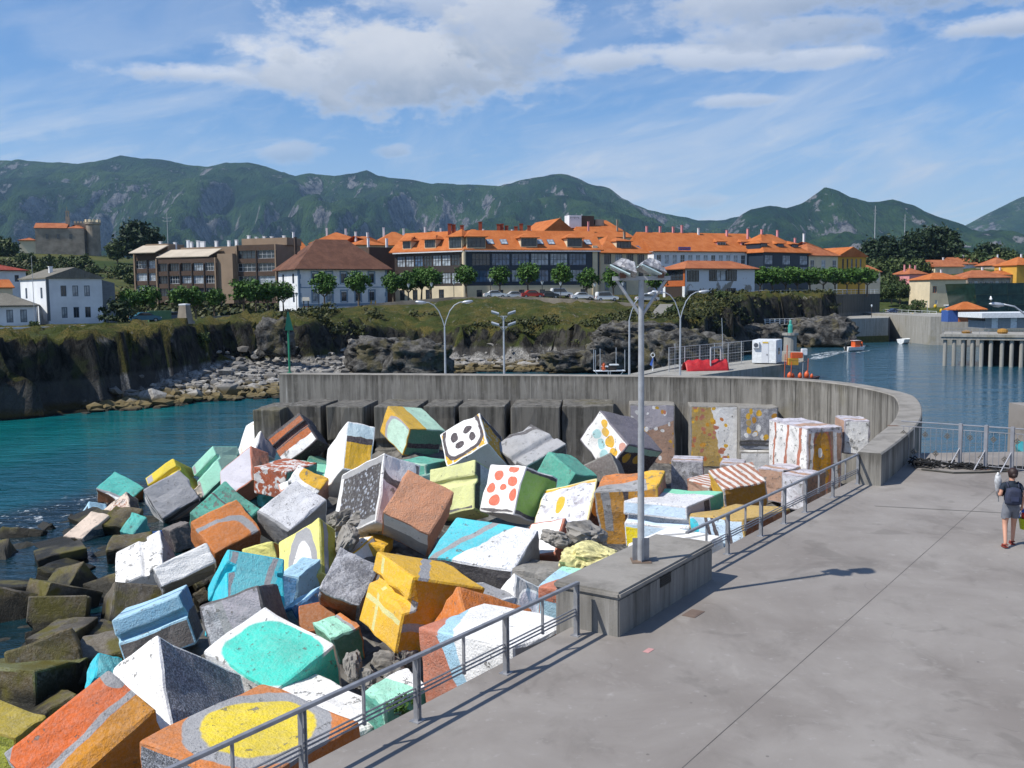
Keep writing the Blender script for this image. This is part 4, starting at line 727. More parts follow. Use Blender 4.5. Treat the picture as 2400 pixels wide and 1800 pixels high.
for z in (hh - .27, hh - .95):
    b = MB(); b.box(-.24, .24, -.03, .03, z, z + .05); b.tube([(-.2, 0, z), (0, 0, z - .22), (.2, 0, z)], .018, 6); b.build('bracket', m_lampgrey, ft2)
    for s in (-1, 1):
        b = MB(); b.box(-.26, .26, -.16, .16, -.05, .05); q = b.build('floodlight', m_lampgrey, ft2, bevel=.02); q.location = (s * .52, 0, z + (.24 if z > hh - .5 else .22)); q.rotation_euler = (R(-22), R(s * -18), R(s * 10))
        b = MB(); b.box(-.22, .22, -.13, .13, -.062, -.052); b.build('lens', plain('lens', '#8f979b', .15), q)
bt = at(678, 730, 59.4); be = thing('green_beacon', 'green harbour beacon with a cone topmark at the end of the wall', 'beacon', (bt.x, 59.0, ZW)); gm = plain('beacon_green', '#1f7a5c', .5)
hb = bt.z - ZW
b = MB(); b.tube([(0, 0, 0), (0, 0, hb - .9)], .065, 10); b.build('pole', gm, be)
b = MB(); b.lathe([(.31, hb - 1.12), (.30, hb - 1.10), (.05, hb - .02), (.04, hb)], 3); b.build('topmark', gm, be)
b = MB(); b.lathe([(.05, hb), (.07, hb + .02), (.07, hb + .14), (.02, hb + .18)], 10); b.build('lantern', m_dark, be)
b = MB(); b.lathe([(.16, 0), (.16, .03)], 10); b.build('foot', gm, be)
# lamp reaching into the picture from the right, a gull resting on it
hd = at(2330, 714, 46); rl = thing('street_lamp', 'curved street lamp arm reaching in at the right edge', 'street lamp', (hd.x + 1.9, 46, 0))
b = MB(); b.tube([(0, 0, 0), (0, 0, hd.z - 1.6), (-.1, 0, hd.z - 1.1), (-.45, 0, hd.z - .45), (-.95, 0, hd.z - .10), (-1.5, 0, hd.z + .02)], [.085, .07, .06, .05, .042, .036], 10); b.build('pole', m_lampgrey, rl, smooth=True); lamp_head(rl, -1.75, hd.z, -1, 1.05)
gl = at(2322, 707, 46); gt = thing('gull', 'white gull standing on the street lamp at the right edge', 'gull', gl, R(65)); gt.scale = (.8, .8, .9)
b = MB(); b.tube([(-.24, 0, .10), (-.14, 0, .115), (-.02, 0, .13), (.08, 0, .17), (.13, 0, .235), (.17, 0, .255), (.205, 0, .245)], [.008, .035, .068, .06, .036, .038, .012], 12); b.build('body', plain('gull_white', '#e6e6e4', .7), gt, smooth=True)
for s in (-1, 1):
    b = MB(); b.tube([(.07, s * .05, .155), (-.06, s * .066, .135), (-.22, s * .04, .115), (-.31, s * .02, .11)], [.02, .034, .022, .004], 8); b.build('wing', plain('gull_grey', '#9aa0a6', .7), gt, smooth=True)
    b = MB(); b.tube([(.0, s * .025, .08), (.005, s * .027, 0)], .007, 5); b.build('leg', plain('gull_leg', '#c99a6a', .6), gt)
b = MB(); b.tube([(.195, 0, .245), (.26, 0, .235)], [.012, .003], 6); b.build('beak', plain('gull_beak', '#d9a52e', .5), gt)

# ------------------------------------------------------------------ person walking away, bag, roll and toys
m_skin = plain('skin', '#c08f78', .6, var=.06); m_shirt = plain('navy_shirt', '#1d2836', .9, var=.15, nsc=14); m_short = plain('grey_shorts', '#6d7078', .9, var=.12, nsc=12)
m_hair = plain('dark_hair', '#2a1a17', .6, var=.3, nsc=30)
def skin_body(name, verts, edges, radii, mat, root, parent, sub=2):
    me = bpy.data.meshes.new(name); me.from_pydata(verts, edges, []); o = bpy.data.objects.new(name, me); COL.objects.link(o)
    sm = o.modifiers.new('skin', 'SKIN'); sm.use_smooth_shade = True
    for i, r_ in enumerate(radii): me.skin_vertices[0].data[i].radius = r_ if isinstance(r_, tuple) else (r_, r_)
    for i, d in enumerate(me.skin_vertices[0].data): d.use_root = (i == root)
    ss = o.modifiers.new('sub', 'SUBSURF'); ss.levels = sub; ss.render_levels = sub
    dg = bpy.context.evaluated_depsgraph_get(); m2 = bpy.data.meshes.new_from_object(o.evaluated_get(dg)); bpy.data.objects.remove(o)
    m2.materials.clear(); m2.materials.append(mat); q = link(bpy.data.objects.new(name, m2), parent)
    m2.polygons.foreach_set('use_smooth', [True] * len(m2.polygons)); return q
pp = onz(2358, 1281, 0); person = thing('person', 'person in a navy shirt and grey shorts walking away with a backpack', 'person', pp + Vector((.10, .05, 0)), R(-8))
# joints: x right, y ahead (walking away), z up
J = dict(pelvis=(0, 0, .88), waist=(0, .0, 1.02), chest=(0, .0, 1.22), neck=(0, -.01, 1.40), head0=(.01, .02, 1.47), head1=(.02, .035, 1.58), lsh=(-.165, 0, 1.345), lel=(-.235, -.03, 1.10), lwr=(-.20, .16, 1.13), rsh=(.165, 0, 1.345), rel=(.225, -.05, 1.08), rwr=(.235, .03, .86),
         lhip=(-.085, 0, .84), lkn=(-.115, -.01, .47), lan=(-.16, -.22, .09), lto=(-.165, -.08, .045), rhip=(.085, 0, .84), rkn=(.10, .10, .47), ran=(.10, .13, .08), rto=(.11, .27, .04), lhe=(-.158, -.26, .07), rhe=(.098, .085, .04))
nm = list(J); ix = {k: i for i, k in enumerate(nm)}
E_ = [('pelvis', 'waist'), ('waist', 'chest'), ('chest', 'neck'), ('neck', 'head0'), ('head0', 'head1'), ('chest', 'lsh'), ('lsh', 'lel'), ('lel', 'lwr'), ('chest', 'rsh'), ('rsh', 'rel'), ('rel', 'rwr'), ('pelvis', 'lhip'), ('lhip', 'lkn'), ('lkn', 'lan'), ('lan', 'lto'), ('pelvis', 'rhip'), ('rhip', 'rkn'), ('rkn', 'ran'), ('ran', 'rto')]
RAD = dict(pelvis=(.135, .105), waist=(.115, .085), chest=(.135, .10), neck=.05, head0=.066, head1=.088, lsh=.058, lel=.040, lwr=.027, rsh=.058, rel=.040, rwr=.027, lhip=.092, lkn=.056, lan=.036, lto=.026, rhip=.092, rkn=.056, ran=.036, rto=.026)
use = [k for k in nm if k in RAD]; ix = {k: i for i, k in enumerate(use)}
body = skin_body('body', [J[k] for k in use], [(ix[a], ix[b_]) for a, b_ in E_], [RAD[k] for k in use], m_skin, 0, person)
def shell(name, keep, mat, off):       # clothing: a copy of the covered part of the body, a little outside it
    bm = bmesh.new(); bm.from_mesh(body.data); bm.normal_update()
    bmesh.ops.delete(bm, geom=[f for f in bm.faces if not keep(f.calc_center_median())], context='FACES')
    for v in bm.verts: v.co += v.normal * off * (1 + .5 * noise.noise(v.co * 14))
    me = bpy.data.meshes.new(name); bm.to_mesh(me); bm.free(); me.materials.clear(); me.materials.append(mat); return link(bpy.data.objects.new(name, me), person)
shell('shirt', lambda c: (.93 < c.z < 1.40 and abs(c.x) < .20) or (1.24 < c.z < 1.42 and abs(c.x) < .24), m_shirt, .016)
shell('shorts', lambda c: .62 < c.z < .985 and abs(c.x) < .21 and not (c.x > .17 and c.z > .8), m_short, .024)
b = MB(); b.lathe([(.03, -.10), (.085, -.08), (.104, .0), (.10, .055), (.06, .10), (.01, .115)], 14); hr = b.build('hair', m_hair, person, smooth=True); hr.location = (.02, .01, 1.585); hr.scale = (.98, 1.05, 1.05)
b = MB(); b.lathe([(.01, -.05), (.045, -.03), (.055, 0), (.04, .035), (.01, .05)], 10); bu = b.build('hair_bun', m_hair, person, smooth=True); bu.location = (.01, -.105, 1.55)
for s, w, el_ in ((-1, J['lwr'], J['lel']), (1, J['rwr'], J['rel'])):
    w, el_ = Vector(w), Vector(el_); d = (w - el_).normalized(); side = d.cross(Vector((0, 1, 0)) if s > 0 else Vector((0, 0, 1))).normalized()
    vs, es, rs = [tuple(w - d * .02), tuple(w + d * .045)], [(0, 1)], [.026, (.034, .02)]
    for fi, (o_, ln) in enumerate(((-.028, .062), (-.010, .072), (.010, .068), (.027, .054))):
        k = len(vs); cu = d.cross(side) * (.02 if s < 0 else -.02); vs += [tuple(w + d * .07 + side * o_), tuple(w + d * (.07 + ln * .6) + side * o_ * 1.1 + cu), tuple(w + d * (.07 + ln * .8) + side * o_ + cu * 2.2)]; es += [(1, k), (k, k + 1), (k + 1, k + 2)]; rs += [.009, .0085, .007]
    k = len(vs); vs += [tuple(w + d * .03 + side * -.042), tuple(w + d * .065 + side * -.055)]; es += [(1, k), (k, k + 1)]; rs += [.010, .0085]
    skin_body('hand', vs, es, rs, m_skin, 0, person, 1)
for a_, t_, h_ in (('lan', 'lto', 'lhe'), ('ran', 'rto', 'rhe')):
    A_, T_, H_ = Vector(J[a_]), Vector(J[t_]), Vector(J[h_]); d = (T_ - H_); d.z *= .6
    b = MB(); n_ = Vector((d.y, -d.x, 0)).normalized(); mid = (T_ + H_) / 2
    up_ = n_.cross(d.normalized()) * -1
    if up_.z < 0: up_ = -up_
    b.obox(mid - up_ * .028, d * .58, n_ * .042, up_ * .012); b.obox(mid + up_ * .008 + d * .18, d * .10, n_ * .046, up_ * .022); b.obox(A_ - up_ * .01, d.normalized() * .045, n_ * .046, up_ * .012); b.build('sandal', plain('red_sandal', '#8d3b30', .7), person, bevel=.006)
def near_person(x, y, z): return person.location + Matrix.Rotation(R(-8), 3, 'Z') @ Vector((x, y, z))
bp = thing('backpack', 'dark blue backpack on the back of the walking person', 'backpack', near_person(-.03, -.20, .93), R(-8)); m_bag = plain('bag_navy', '#2b3146', .8, var=.2, nsc=10)
bm = bmesh.new(); bmesh.ops.create_cube(bm, size=1.0); bmesh.ops.subdivide_edges(bm, edges=bm.edges[:], cuts=4, use_grid_fill=True)
for v in bm.verts:
    p = v.co.lerp(v.co.normalized() * .6, .5); v.co = Vector((p.x * (.30 - .07 * p.z), p.y * .20, p.z * .36 + .19)) + Vector((noise.noise(p * 5), noise.noise(p * 5 + Vector((3, 1, 2))), 0)) * .015
me = bpy.data.meshes.new('bag'); bm.to_mesh(me); bm.free(); me.materials.append(m_bag); me.polygons.foreach_set('use_smooth', [True] * len(me.polygons)); link(bpy.data.objects.new('pack_body', me), bp)
for s in (-1, 1):
    b = MB(); b.tube([(s * .10 + .03, .06, .36), (s * .115 + .03, .16, .47), (s * .11 + .03, .30, .42), (s * .12 + .03, .31, .25), (s * .13 + .03, .2, .06)], .018, 6); b.build('strap', m_bag, bp, smooth=True)
b = MB(); b.box(-.08, .08, -.115, -.10, .10, .2); b.build('pocket', plain('bag_pocket', '#363d57', .8), bp, bevel=.006)
ro = thing('rolled_parasol', 'rolled white and grey beach parasol held on the left shoulder', 'parasol', near_person(-.24, .08, 1.10), R(-8))
b = MB(); b.tube([(.02, .06, -.04), (-.005, 0, .12), (-.03, -.05, .30), (-.045, -.08, .44)], [.03, .055, .075, .05], 12); b.build('canopy', plain('parasol_cloth', '#aeb0b3', .7, var=.25, nsc=18), ro, smooth=True)
b = MB(); b.tube([(-.045, -.08, .42), (-.055, -.095, .50)], [.045, .012], 10); b.build('tip', plain('parasol_tip', '#e8e8e6', .6), ro, smooth=True)
b = MB(); b.tube([(.02, .06, -.02), (.05, .12, -.18)], .012, 8); b.build('handle', m_galv2, ro)
bk = thing('toy_bucket', 'lime green toy bucket with red and blue beach toys', 'bucket', near_person(.33, .08, .36), 0)
b = MB(); b.lathe([(.10, 0), (.135, .22), (.15, .225), (.15, .24), (.125, .235), (.10, .04)], 16); b.build('pail', plain('lime_plastic', '#a8bf24', .35), bk, smooth=True)
b = MB(); b.tube([(-.14, 0, .23), (-.11, 0, .36), (0, 0, .47), (.11, 0, .36), (.14, 0, .23)], .009, 6); b.build('handle', plain('blue_handle', '#2f66c8', .4), bk)
b = MB(); b.lathe([(.07, .18), (.09, .30), (.075, .37), (.02, .40)], 12); b.build('red_toy', plain('red_plastic', '#c8372b', .35), bk, smooth=True)
b = MB(); b.lathe([(.03, .34), (.085, .37), (.08, .43), (.02, .45)], 12); b.build('blue_toy', plain('blue_plastic', '#2a5cc4', .35), bk, smooth=True)
# ------------------------------------------------------------------ sea, headland, ground, mountains, air
WZ = -4.8
def fn_water(t, b):
    co = geoco(t); x, y, _ = t.sep(co)
    patch = t.noise(t.vmath('MULTIPLY', co, (.05, .02, 1)), 1.0, 4.0, .55, .6)
    cove = t.math('MULTIPLY', t.ramp(x, 8.0, -14.0), t.ramp(y, 170.0, 120.0))
    c = t.mix(cove, (.018, .075, .115), t.mix(t.ramp(patch, .38, .66), (.002, .070, .095), (.003, .130, .138)))
    # surf fretting round the outermost blocks
    dl = t.math('ADD', t.math('MULTIPLY', t.math('ADD', x, 23.0), .91), t.math('MULTIPLY', t.math('SUBTRACT', y, 46.0), -.41))
    near = t.math('MULTIPLY', t.ramp(t.math('ABSOLUTE', t.math('SUBTRACT', dl, .6)), 3.8, .2), t.ramp(y, 56.0, 50.0)); inner = t.math('MULTIPLY', t.ramp(dl, -3.6, -.4), t.ramp(y, 60.0, 52.0))
    c = t.mix(t.math('MULTIPLY', inner, .9), c, (.005, .012, .020))
    foam = t.math('MULTIPLY', near, t.ramp(t.noise(co, 1.6, 7.0, .72, 1.2), .56, .66))
    c = t.mix(foam, c, (.70, .74, .76))
    t.put(b.inputs['Base Color'], c); t.put(b.inputs['Roughness'], t.math('ADD', .07, t.math('MULTIPLY', foam, .6))); b.inputs['IOR'].default_value = 1.33
    w1 = t.noise(t.vmath('MULTIPLY', co, (.55, 1.5, 1)), 1.1, 4.0, .6, .3); w2 = t.noise(t.vmath('MULTIPLY', co, (.12, .30, 1)), 1.0, 3.0, .5)
    h = t.math('ADD', t.math('MULTIPLY', w1, .55), t.math('MULTIPLY', w2, 1.1))
    t.put(b.inputs['Normal'], t.bump(h, .55, .55))
m_water = material('sea_water', fn_water)
b = MB(); b.add([(-1500, -150, WZ), (1500, -150, WZ), (1500, 900, WZ), (-1500, 900, WZ)], [(0, 1, 2, 3)]); tag(b.build('sea', m_water), kind='structure')

COAST = [(-1400, 30), (-160, 44), (-75, 62), (-56, 74), (-45, 83), (-38.5, 90.5), (-26, 99), (-14, 117), (-5, 131), (8, 131), (15, 125), (24, 129), (33, 152), (46, 178), (56, 191), (66, 197), (68, 205), (72, 262), (110, 258), (170, 246), (700, 240), (1400, 240), (1400, 9000), (-1400, 9000)]
CP = np.array(COAST, float)
def sdist(X, Y):
    d2 = np.full(X.shape, 1e18); ins = np.zeros(X.shape, bool); n = len(CP)
    for i in range(n):
        a, e = CP[i], CP[(i + 1) % n] - CP[i]
        t = np.clip(((X - a[0]) * e[0] + (Y - a[1]) * e[1]) / (e @ e), 0, 1)
        d2 = np.minimum(d2, (X - a[0] - t * e[0]) ** 2 + (Y - a[1] - t * e[1]) ** 2)
        b_ = CP[(i + 1) % n]; c = ((a[1] > Y) != (b_[1] > Y)); xi = a[0] + (Y - a[1]) * (b_[0] - a[0]) / ((b_[1] - a[1]) or 1e-9); ins ^= c & (X < xi)
    return np.where(ins, 1, -1) * np.sqrt(d2)
sm = lambda t: (lambda u: u * u * (3 - 2 * u))(np.clip(t, 0, 1))
def plateau(X, Y):
    z = 2.0 + 2.75 * sm((X + 52) / 50)
    z = z + 16.5 * np.exp(-((X + 205) / 105) ** 2 - ((Y - 440) / 150) ** 2) * sm((Y - 150) / 80) + 7 * sm((-X - 55) / 60) * sm((Y - 165) / 90)
    z = z + 16.0 * np.exp(-((X - 215) / 120) ** 2 - ((Y - 470) / 130) ** 2)
    z = z - 6.2 * sm((X - 72) / 12) * (1 - sm((Y - 300) / 60))
    return z + 25 * sm((Y - 500) / 900)
def land(X, Y, W=0.0):
    d = sdist(X, Y) + W
    bw = np.interp(X, [-46, -39.5, -35, -16, -8, 6, 13, 20], [.5, .5, 14, 14, 8, 7, 2, 1]); zc = np.interp(X, [-60, -44, -36, -27, -19, -10, 8, 18, 30, 40, 70], [2.0, 2.0, 2.3, 2.6, 1.2, .6, .9, .8, 1.8, 4.4, 4.7])
    sl = np.interp(X, [-45, -30, -20, 12, 30, 38], [6, 22, 32, 34, 24, 4]); zp = plateau(X, Y); hb = np.minimum(.17 * bw, 2.5); cw = 2.4
    z = np.where(d < 0, WZ + np.maximum(d * .55, -4), WZ + hb * np.clip(d / bw, 0, 1))
    z = np.where(d > bw, WZ + hb + (zc - WZ - hb) * sm((d - bw) / cw), z)
    return np.where(d > bw + cw * .9, np.maximum(z, zc + (zp - zc) * sm((d - bw - cw) / sl)), z), d, bw, cw
xs = np.arange(-126, 98, .8); ys = np.arange(52, 236, .8); X, Y = np.meshgrid(xs, ys)
def nmap(fn, A, B_): return np.array([fn(x, y) for x, y in zip(A.ravel(), B_.ravel())]).reshape(A.shape)
W1 = nmap(lambda x, y: 2.6 * fbm(x, y, 1, .10, 3) + 1.3 * fbm(x, y, 7, .42, 3), X, Y)
Z, D, BW, CW = land(X, Y, W1)
steep = sm((D - BW + 1) / 1.5) * (1 - sm((D - BW - 9) / 8)); soft = sm((D - BW - 3) / 8) * (1 - sm((D - BW - 38) / 12))
N1 = nmap(lambda x, y: fbm(x, y, 2, .55, 4), X, Y); N2 = nmap(lambda x, y: fbm(x, y, 5, .55, 4), X, Y); N3 = nmap(lambda x, y: fbm(x, y, 9, .3, 5, True), X, Y)
Z = Z + steep * (N1 * .9 + (N3 - 1.0) * .55) + soft * (N1 * .25 + (N3 - 1.0) * .45) + (1 - steep) * np.where(D > 0, .06, 0) * N2
Z = np.where((D < BW) & (D > -2), np.minimum(Z, WZ + .35 + .19 * np.maximum(D, 0)), Z)
co = np.stack([X + steep * N2 * 1.1, Y + steep * N1 * 1.3, Z], -1)
def fn_head(t, b):
    g = t.new('ShaderNodeNewGeometry'); co = g.outputs['Position']; nz = t.sep(g.outputs['Normal'])[2]; z = t.sep(co)[2]
    n1 = t.noise(co, .22, 6.0, .65, .4); n2 = t.noise(t.vmath('MULTIPLY', co, (1, 1, .45)), 1.1, 6.0, .68, .8); n3 = t.noise(co, 5.0, 4.0, .65)
    rock = t.mix(t.ramp(n2, .36, .68), (.009, .0085, .008), (.062, .058, .050)); rock = t.mix(t.ramp(n1, .62, .76), rock, (.20, .19, .17))
    rock = t.mix(t.math('MULTIPLY', t.ramp(t.noise(co, .5, 4.0, .6), .50, .62), .75), rock, (.045, .050, .022))
    grass = t.mix(t.ramp(n1, .40, .62), (.050, .064, .014), (.125, .100, .030)); grass = t.mix(t.ramp(n3, .40, .68), grass, (.036, .048, .012))
    grass = t.mix(t.math('MULTIPLY', t.ramp(n2, .60, .68), .8), grass, (.20, .19, .17))
    f = t.ramp(t.math('ADD', nz, t.math('MULTIPLY', t.math('SUBTRACT', n2, .5), .5)), .60, .80)
    c = t.mix(f, rock, grass)
    beach = t.mix(t.ramp(n3, .35, .65), (.12, .115, .105), (.36, .35, .33))
    c = t.mix(t.ramp(z, -1.7, -2.2), c, t.mix(f, t.mix(.6, rock, (.09, .085, .08)), beach))
    c = t.mix(t.ramp(t.math('ADD', z, t.math('MULTIPLY', t.math('SUBTRACT', n1, .5), 1.6)), -3.7, -4.4), c, (.060, .046, .018)); c = t.mix(t.ramp(z, -4.45, -4.75), c, (.012, .012, .010))
    t.put(b.inputs['Base Color'], c); b.inputs['Roughness'].default_value = .95; b.inputs['Specular IOR Level'].default_value = .15
    t.put(b.inputs['Normal'], t.bump(t.math('ADD', t.math('MULTIPLY', n2, 1.2), t.math('MULTIPLY', n3, .5)), .9, .5))
m_head = material('headland', fn_head)
tag(grid_mesh('headland', xs, ys, co, m_head), kind='structure')
def ground_z(x, y):
    i = int(round((x + 126) / .8)); j = int(round((y - 52) / .8))
    if 0 <= i < len(xs) and 0 <= j < len(ys): return float(Z[j, i])
    return float(plateau(np.array(x), np.array(y)))
# far ground sheet out to the mountains and the horizon
gx_ = np.concatenate([np.linspace(-9000, -1000, 17), np.linspace(-800, -200, 26), np.linspace(-180, 300, 61), np.linspace(320, 900, 25), np.linspace(1200, 9000, 14)]); gy_ = np.concatenate([np.linspace(234, 420, 32), np.linspace(430, 900, 30), np.linspace(950, 2500, 20), np.linspace(2800, 9500, 14)])
GX, GY = np.meshgrid(gx_, gy_); GD = sdist(GX, GY); GZ = np.where((GD > 0) | (np.abs(GX) > 1390), plateau(GX, GY) - .15, -9.0)
def fn_ground(t, b):
    co = geoco(t); n1 = t.noise(co, .03, 6.0, .6, .4); n2 = t.noise(co, .4, 5.0, .65)
    c = t.mix(t.ramp(n1, .38, .62), (.036, .058, .015), (.095, .095, .030)); c = t.mix(t.ramp(n2, .45, .7), c, (.025, .040, .012))
    t.put(b.inputs['Base Color'], c); b.inputs['Roughness'].default_value = .95; b.inputs['Specular IOR Level'].default_value = .1
tag(grid_mesh('ground', gx_, gy_, GZ, material('meadow', fn_ground)), kind='structure')
b = MB(); b.prism([(-1400, 30), (-126.2, 48), (-126.2, 234), (-1400, 234)], -9, 2.0); tag(b.build('ground_beyond', material('meadow', fn_ground)), kind='structure')

def fn_mount(t, b):
    g = t.new('ShaderNodeNewGeometry'); co = g.outputs['Position']; nz = t.sep(g.outputs['Normal'])[2]; z = t.sep(co)[2]
    n1 = t.noise(co, .0022, 7.0, .62, .5); n2 = t.noise(t.vmath('MULTIPLY', co, (1, .35, .35)), .012, 7.0, .68, .6)
    n3 = t.noise(t.vmath('MULTIPLY', co, (1, .4, .4)), .045, 5.0, .7)
    green = t.mix(t.ramp(n1, .36, .64), (.012, .046, .014), (.050, .098, .026)); green = t.mix(t.ramp(n2, .42, .66), green, (.007, .024, .013))
    rock = t.mix(t.ramp(n3, .35, .62), (.020, .028, .042), (.24, .24, .245))
    att = t.new('ShaderNodeAttribute', attribute_name='rise').outputs['Fac']
    f = t.ramp(t.math('ADD', t.math('ADD', t.math('MULTIPLY', t.math('POWER', att, 2.0), .62), t.math('MULTIPLY', t.math('SUBTRACT', n1, .5), 1.3)), t.math('ADD', t.math('ADD', t.math('MULTIPLY', t.math('SUBTRACT', n2, .5), 1.3), t.math('MULTIPLY', t.math('SUBTRACT', n3, .5), .9)), t.math('MULTIPLY', t.math('SUBTRACT', .80, nz), 1.5))), .56, .68)
    t.put(b.inputs['Base Color'], t.mix(f, green, rock)); b.inputs['Roughness'].default_value = .95; b.inputs['Specular IOR Level'].default_value = .1
    t.put(b.inputs['Normal'], t.bump(t.math('ADD', n2, t.math('MULTIPLY', n3, .6)), 1.0, 90.0))
m_mount = material('mountain', fn_mount)
def mountain(sky_pts, D, foot, back, nx, ny, seed, amp, ext=0.0):
    pts_ = [at(x, y, D) for x, y in sky_pts]; xa = [p.x for p in pts_]; za = [p.z for p in pts_]
    xs = np.linspace(xa[0], xa[-1], nx); v = np.linspace(0, 1, ny); ys = np.where(v < .82, foot + (D - foot) * (v / .82), D + (back - D) * (v - .82) / .18)
    zr = np.interp(xs, xa, za); Zm = np.zeros((ny, nx)); rise = np.zeros((ny, nx)); base = 15.0
    for j, y in enumerate(ys):
        s = (y - foot) / (D - foot)
        for i, x in enumerate(xs):
            f = (s ** 1.35) if s <= 1 else max(0, 1 - ((s - 1) * (D - foot) / (back - D)) ** 1.3)
            env = max(0, 4 * s * (1.02 - s)) if s < 1 else 0
            r_ = noise.ridged_multi_fractal(Vector((x / 520 + seed, y / 2300, 0)), .95, 2.15, 5, 1.0, 2.0); r2 = noise.ridged_multi_fractal(Vector((x / 170 + seed, y / 420, 5)), .95, 2.15, 4, 1.0, 2.0)
            k = noise.fractal(Vector((x / 110, y / 150, seed + 4)), .85, 2.2, 4); c_ = max(0, noise.noise(Vector((x / 380, y / 420, seed + 9))) + .05)
            Zm[j, i] = base * (1 - f) + (zr[i] - base) * f - amp * env * (max(0, 1.45 - r_) * .9 + max(0, 1.3 - r2) * (.20 + .75 * c_)) + 9 * k * min(1, s * 2) * (1 if s < .95 else .55)
            rise[j, i] = s
    o = grid_mesh('mountain', xs, ys, Zm, m_mount); a = o.data.attributes.new('rise', 'FLOAT', 'POINT'); a.data.foreach_set('value', np.clip(rise, 0, 1).ravel()); return tag(o, kind='structure')
mountain([(-330, 380), (-150, 370), (0, 364), (100, 369), (190, 373), (250, 366), (290, 355), (340, 362), (420, 374), (490, 383), (530, 373), (560, 371), (600, 374), (650, 390), (690, 402), (720, 395), (780, 402), (830, 396), (858, 388), (885, 402), (950, 409), (1010, 420), (1090, 424), (1170, 428), (1220, 412), (1290, 399), (1330, 402), (1390, 422), (1430, 436), (1460, 458), (1520, 482), (1590, 497), (1640, 508), (1700, 507), (1760, 494), (1830, 502), (1950, 520), (2200, 540)], 5200, 1500, 6600, 360, 160, 3, 310)
mountain([(1640, 590), (1690, 556), (1716, 524), (1742, 492), (1765, 477), (1800, 471), (1850, 474), (1885, 463), (1915, 444), (1940, 425), (1968, 431), (2000, 447), (2045, 459), (2070, 461), (2100, 456), (2135, 466), (2180, 488), (2225, 508), (2265, 534), (2330, 560), (2420, 590)], 3900, 1300, 5000, 170, 110, 11, 170)
mountain([(2130, 590), (2220, 548), (2258, 528), (2300, 503), (2350, 478), (2400, 454), (2480, 430), (2600, 440), (2800, 470)], 6300, 2600, 7600, 100, 70, 21, 110)

# the air between here and the mountains
hz = MB(); hz.box(-9800, 9800, -400, 9800, -12, 1150); hz_o = hz.build('haze', None)
hm = bpy.data.materials.new('haze'); hm.use_nodes = True; HT_ = NT(hm.node_tree); HT_.n.clear(); pv = HT_.new('ShaderNodeVolumePrincipled'); pv.inputs['Color'].default_value = (.42, .68, 1.0, 1); pv.inputs['Density'].default_value = 5.5e-5; pv.inputs['Anisotropy'].default_value = .2
HT_.l.new(pv.outputs[0], HT_.new('ShaderNodeOutputMaterial').inputs['Volume']); hz_o.data.materials.clear(); hz_o.data.materials.append(hm); tag(hz_o, kind='stuff')

# boulders of the beach below the cliff
def fn_boul(t, b):
    g = t.new('ShaderNodeNewGeometry'); co = g.outputs['Position']; z = t.sep(co)[2]; rnd = g.outputs['Random Per Island']; n = t.noise(co, 3.0, 5.0, .65)
    c = t.mix(rnd, (.10, .095, .088), (.36, .35, .33)); c = t.mix(t.ramp(n, .4, .7), c, (.14, .13, .12))
    c = t.mix(t.ramp(t.math('ADD', z, t.math('MULTIPLY', rnd, .6)), -3.1, -3.8), c, t.mix(n, (.085, .062, .022), (.16, .125, .055))); c = t.mix(t.ramp(z, -4.4, -4.75), c, (.015, .014, .01))
    t.put(b.inputs['Base Color'], c); b.inputs['Roughness'].default_value = .9
m_boul = material('boulder', fn_boul)
def base_rock(seed):
    bm = bmesh.new(); bmesh.ops.create_icosphere(bm, subdivisions=1, radius=1.0); off = Vector((seed * 2.3, seed, 0)); q = [(v.co * (1 + .75 * noise.fractal(v.co * 1.1 + off, .9, 2, 3))).to_tuple() for v in bm.verts]; f = [tuple(v.index for v in p.verts) for p in bm.faces]; bm.free(); return q, f
RK = [base_rock(i) for i in range(8)]
rr = random.Random(3); bb = MB(); cnt = 0
while cnt < 2900:
    x, y = rr.uniform(-38.5, 20), rr.uniform(80, 152); i, j = int((x + 126) / .8), int((y - 52) / .8); d, w = D[j, i], BW[j, i]
    if not (-1.0 < d < w + .8): continue
    if w < 3 and rr.random() > .5: continue
    s = rr.uniform(.16, .46) * (1.5 if d < 3.5 else 1.0) * (1.7 if rr.random() < .08 else 1); q, f = RK[rr.randrange(8)]; a = rr.random() * 6.3; ca, sa = math.cos(a), math.sin(a); z = max(float(Z[j, i]), WZ - .2) + s * .25; e = rr.uniform(.6, .9)
    bb.add([(x + (p[0] * ca - p[1] * sa) * s * 1.15, y + (p[0] * sa + p[1] * ca) * s, z + p[2] * s * e) for p in q], f); cnt += 1
tag(bb.build('beach_boulders', m_boul), kind='stuff')
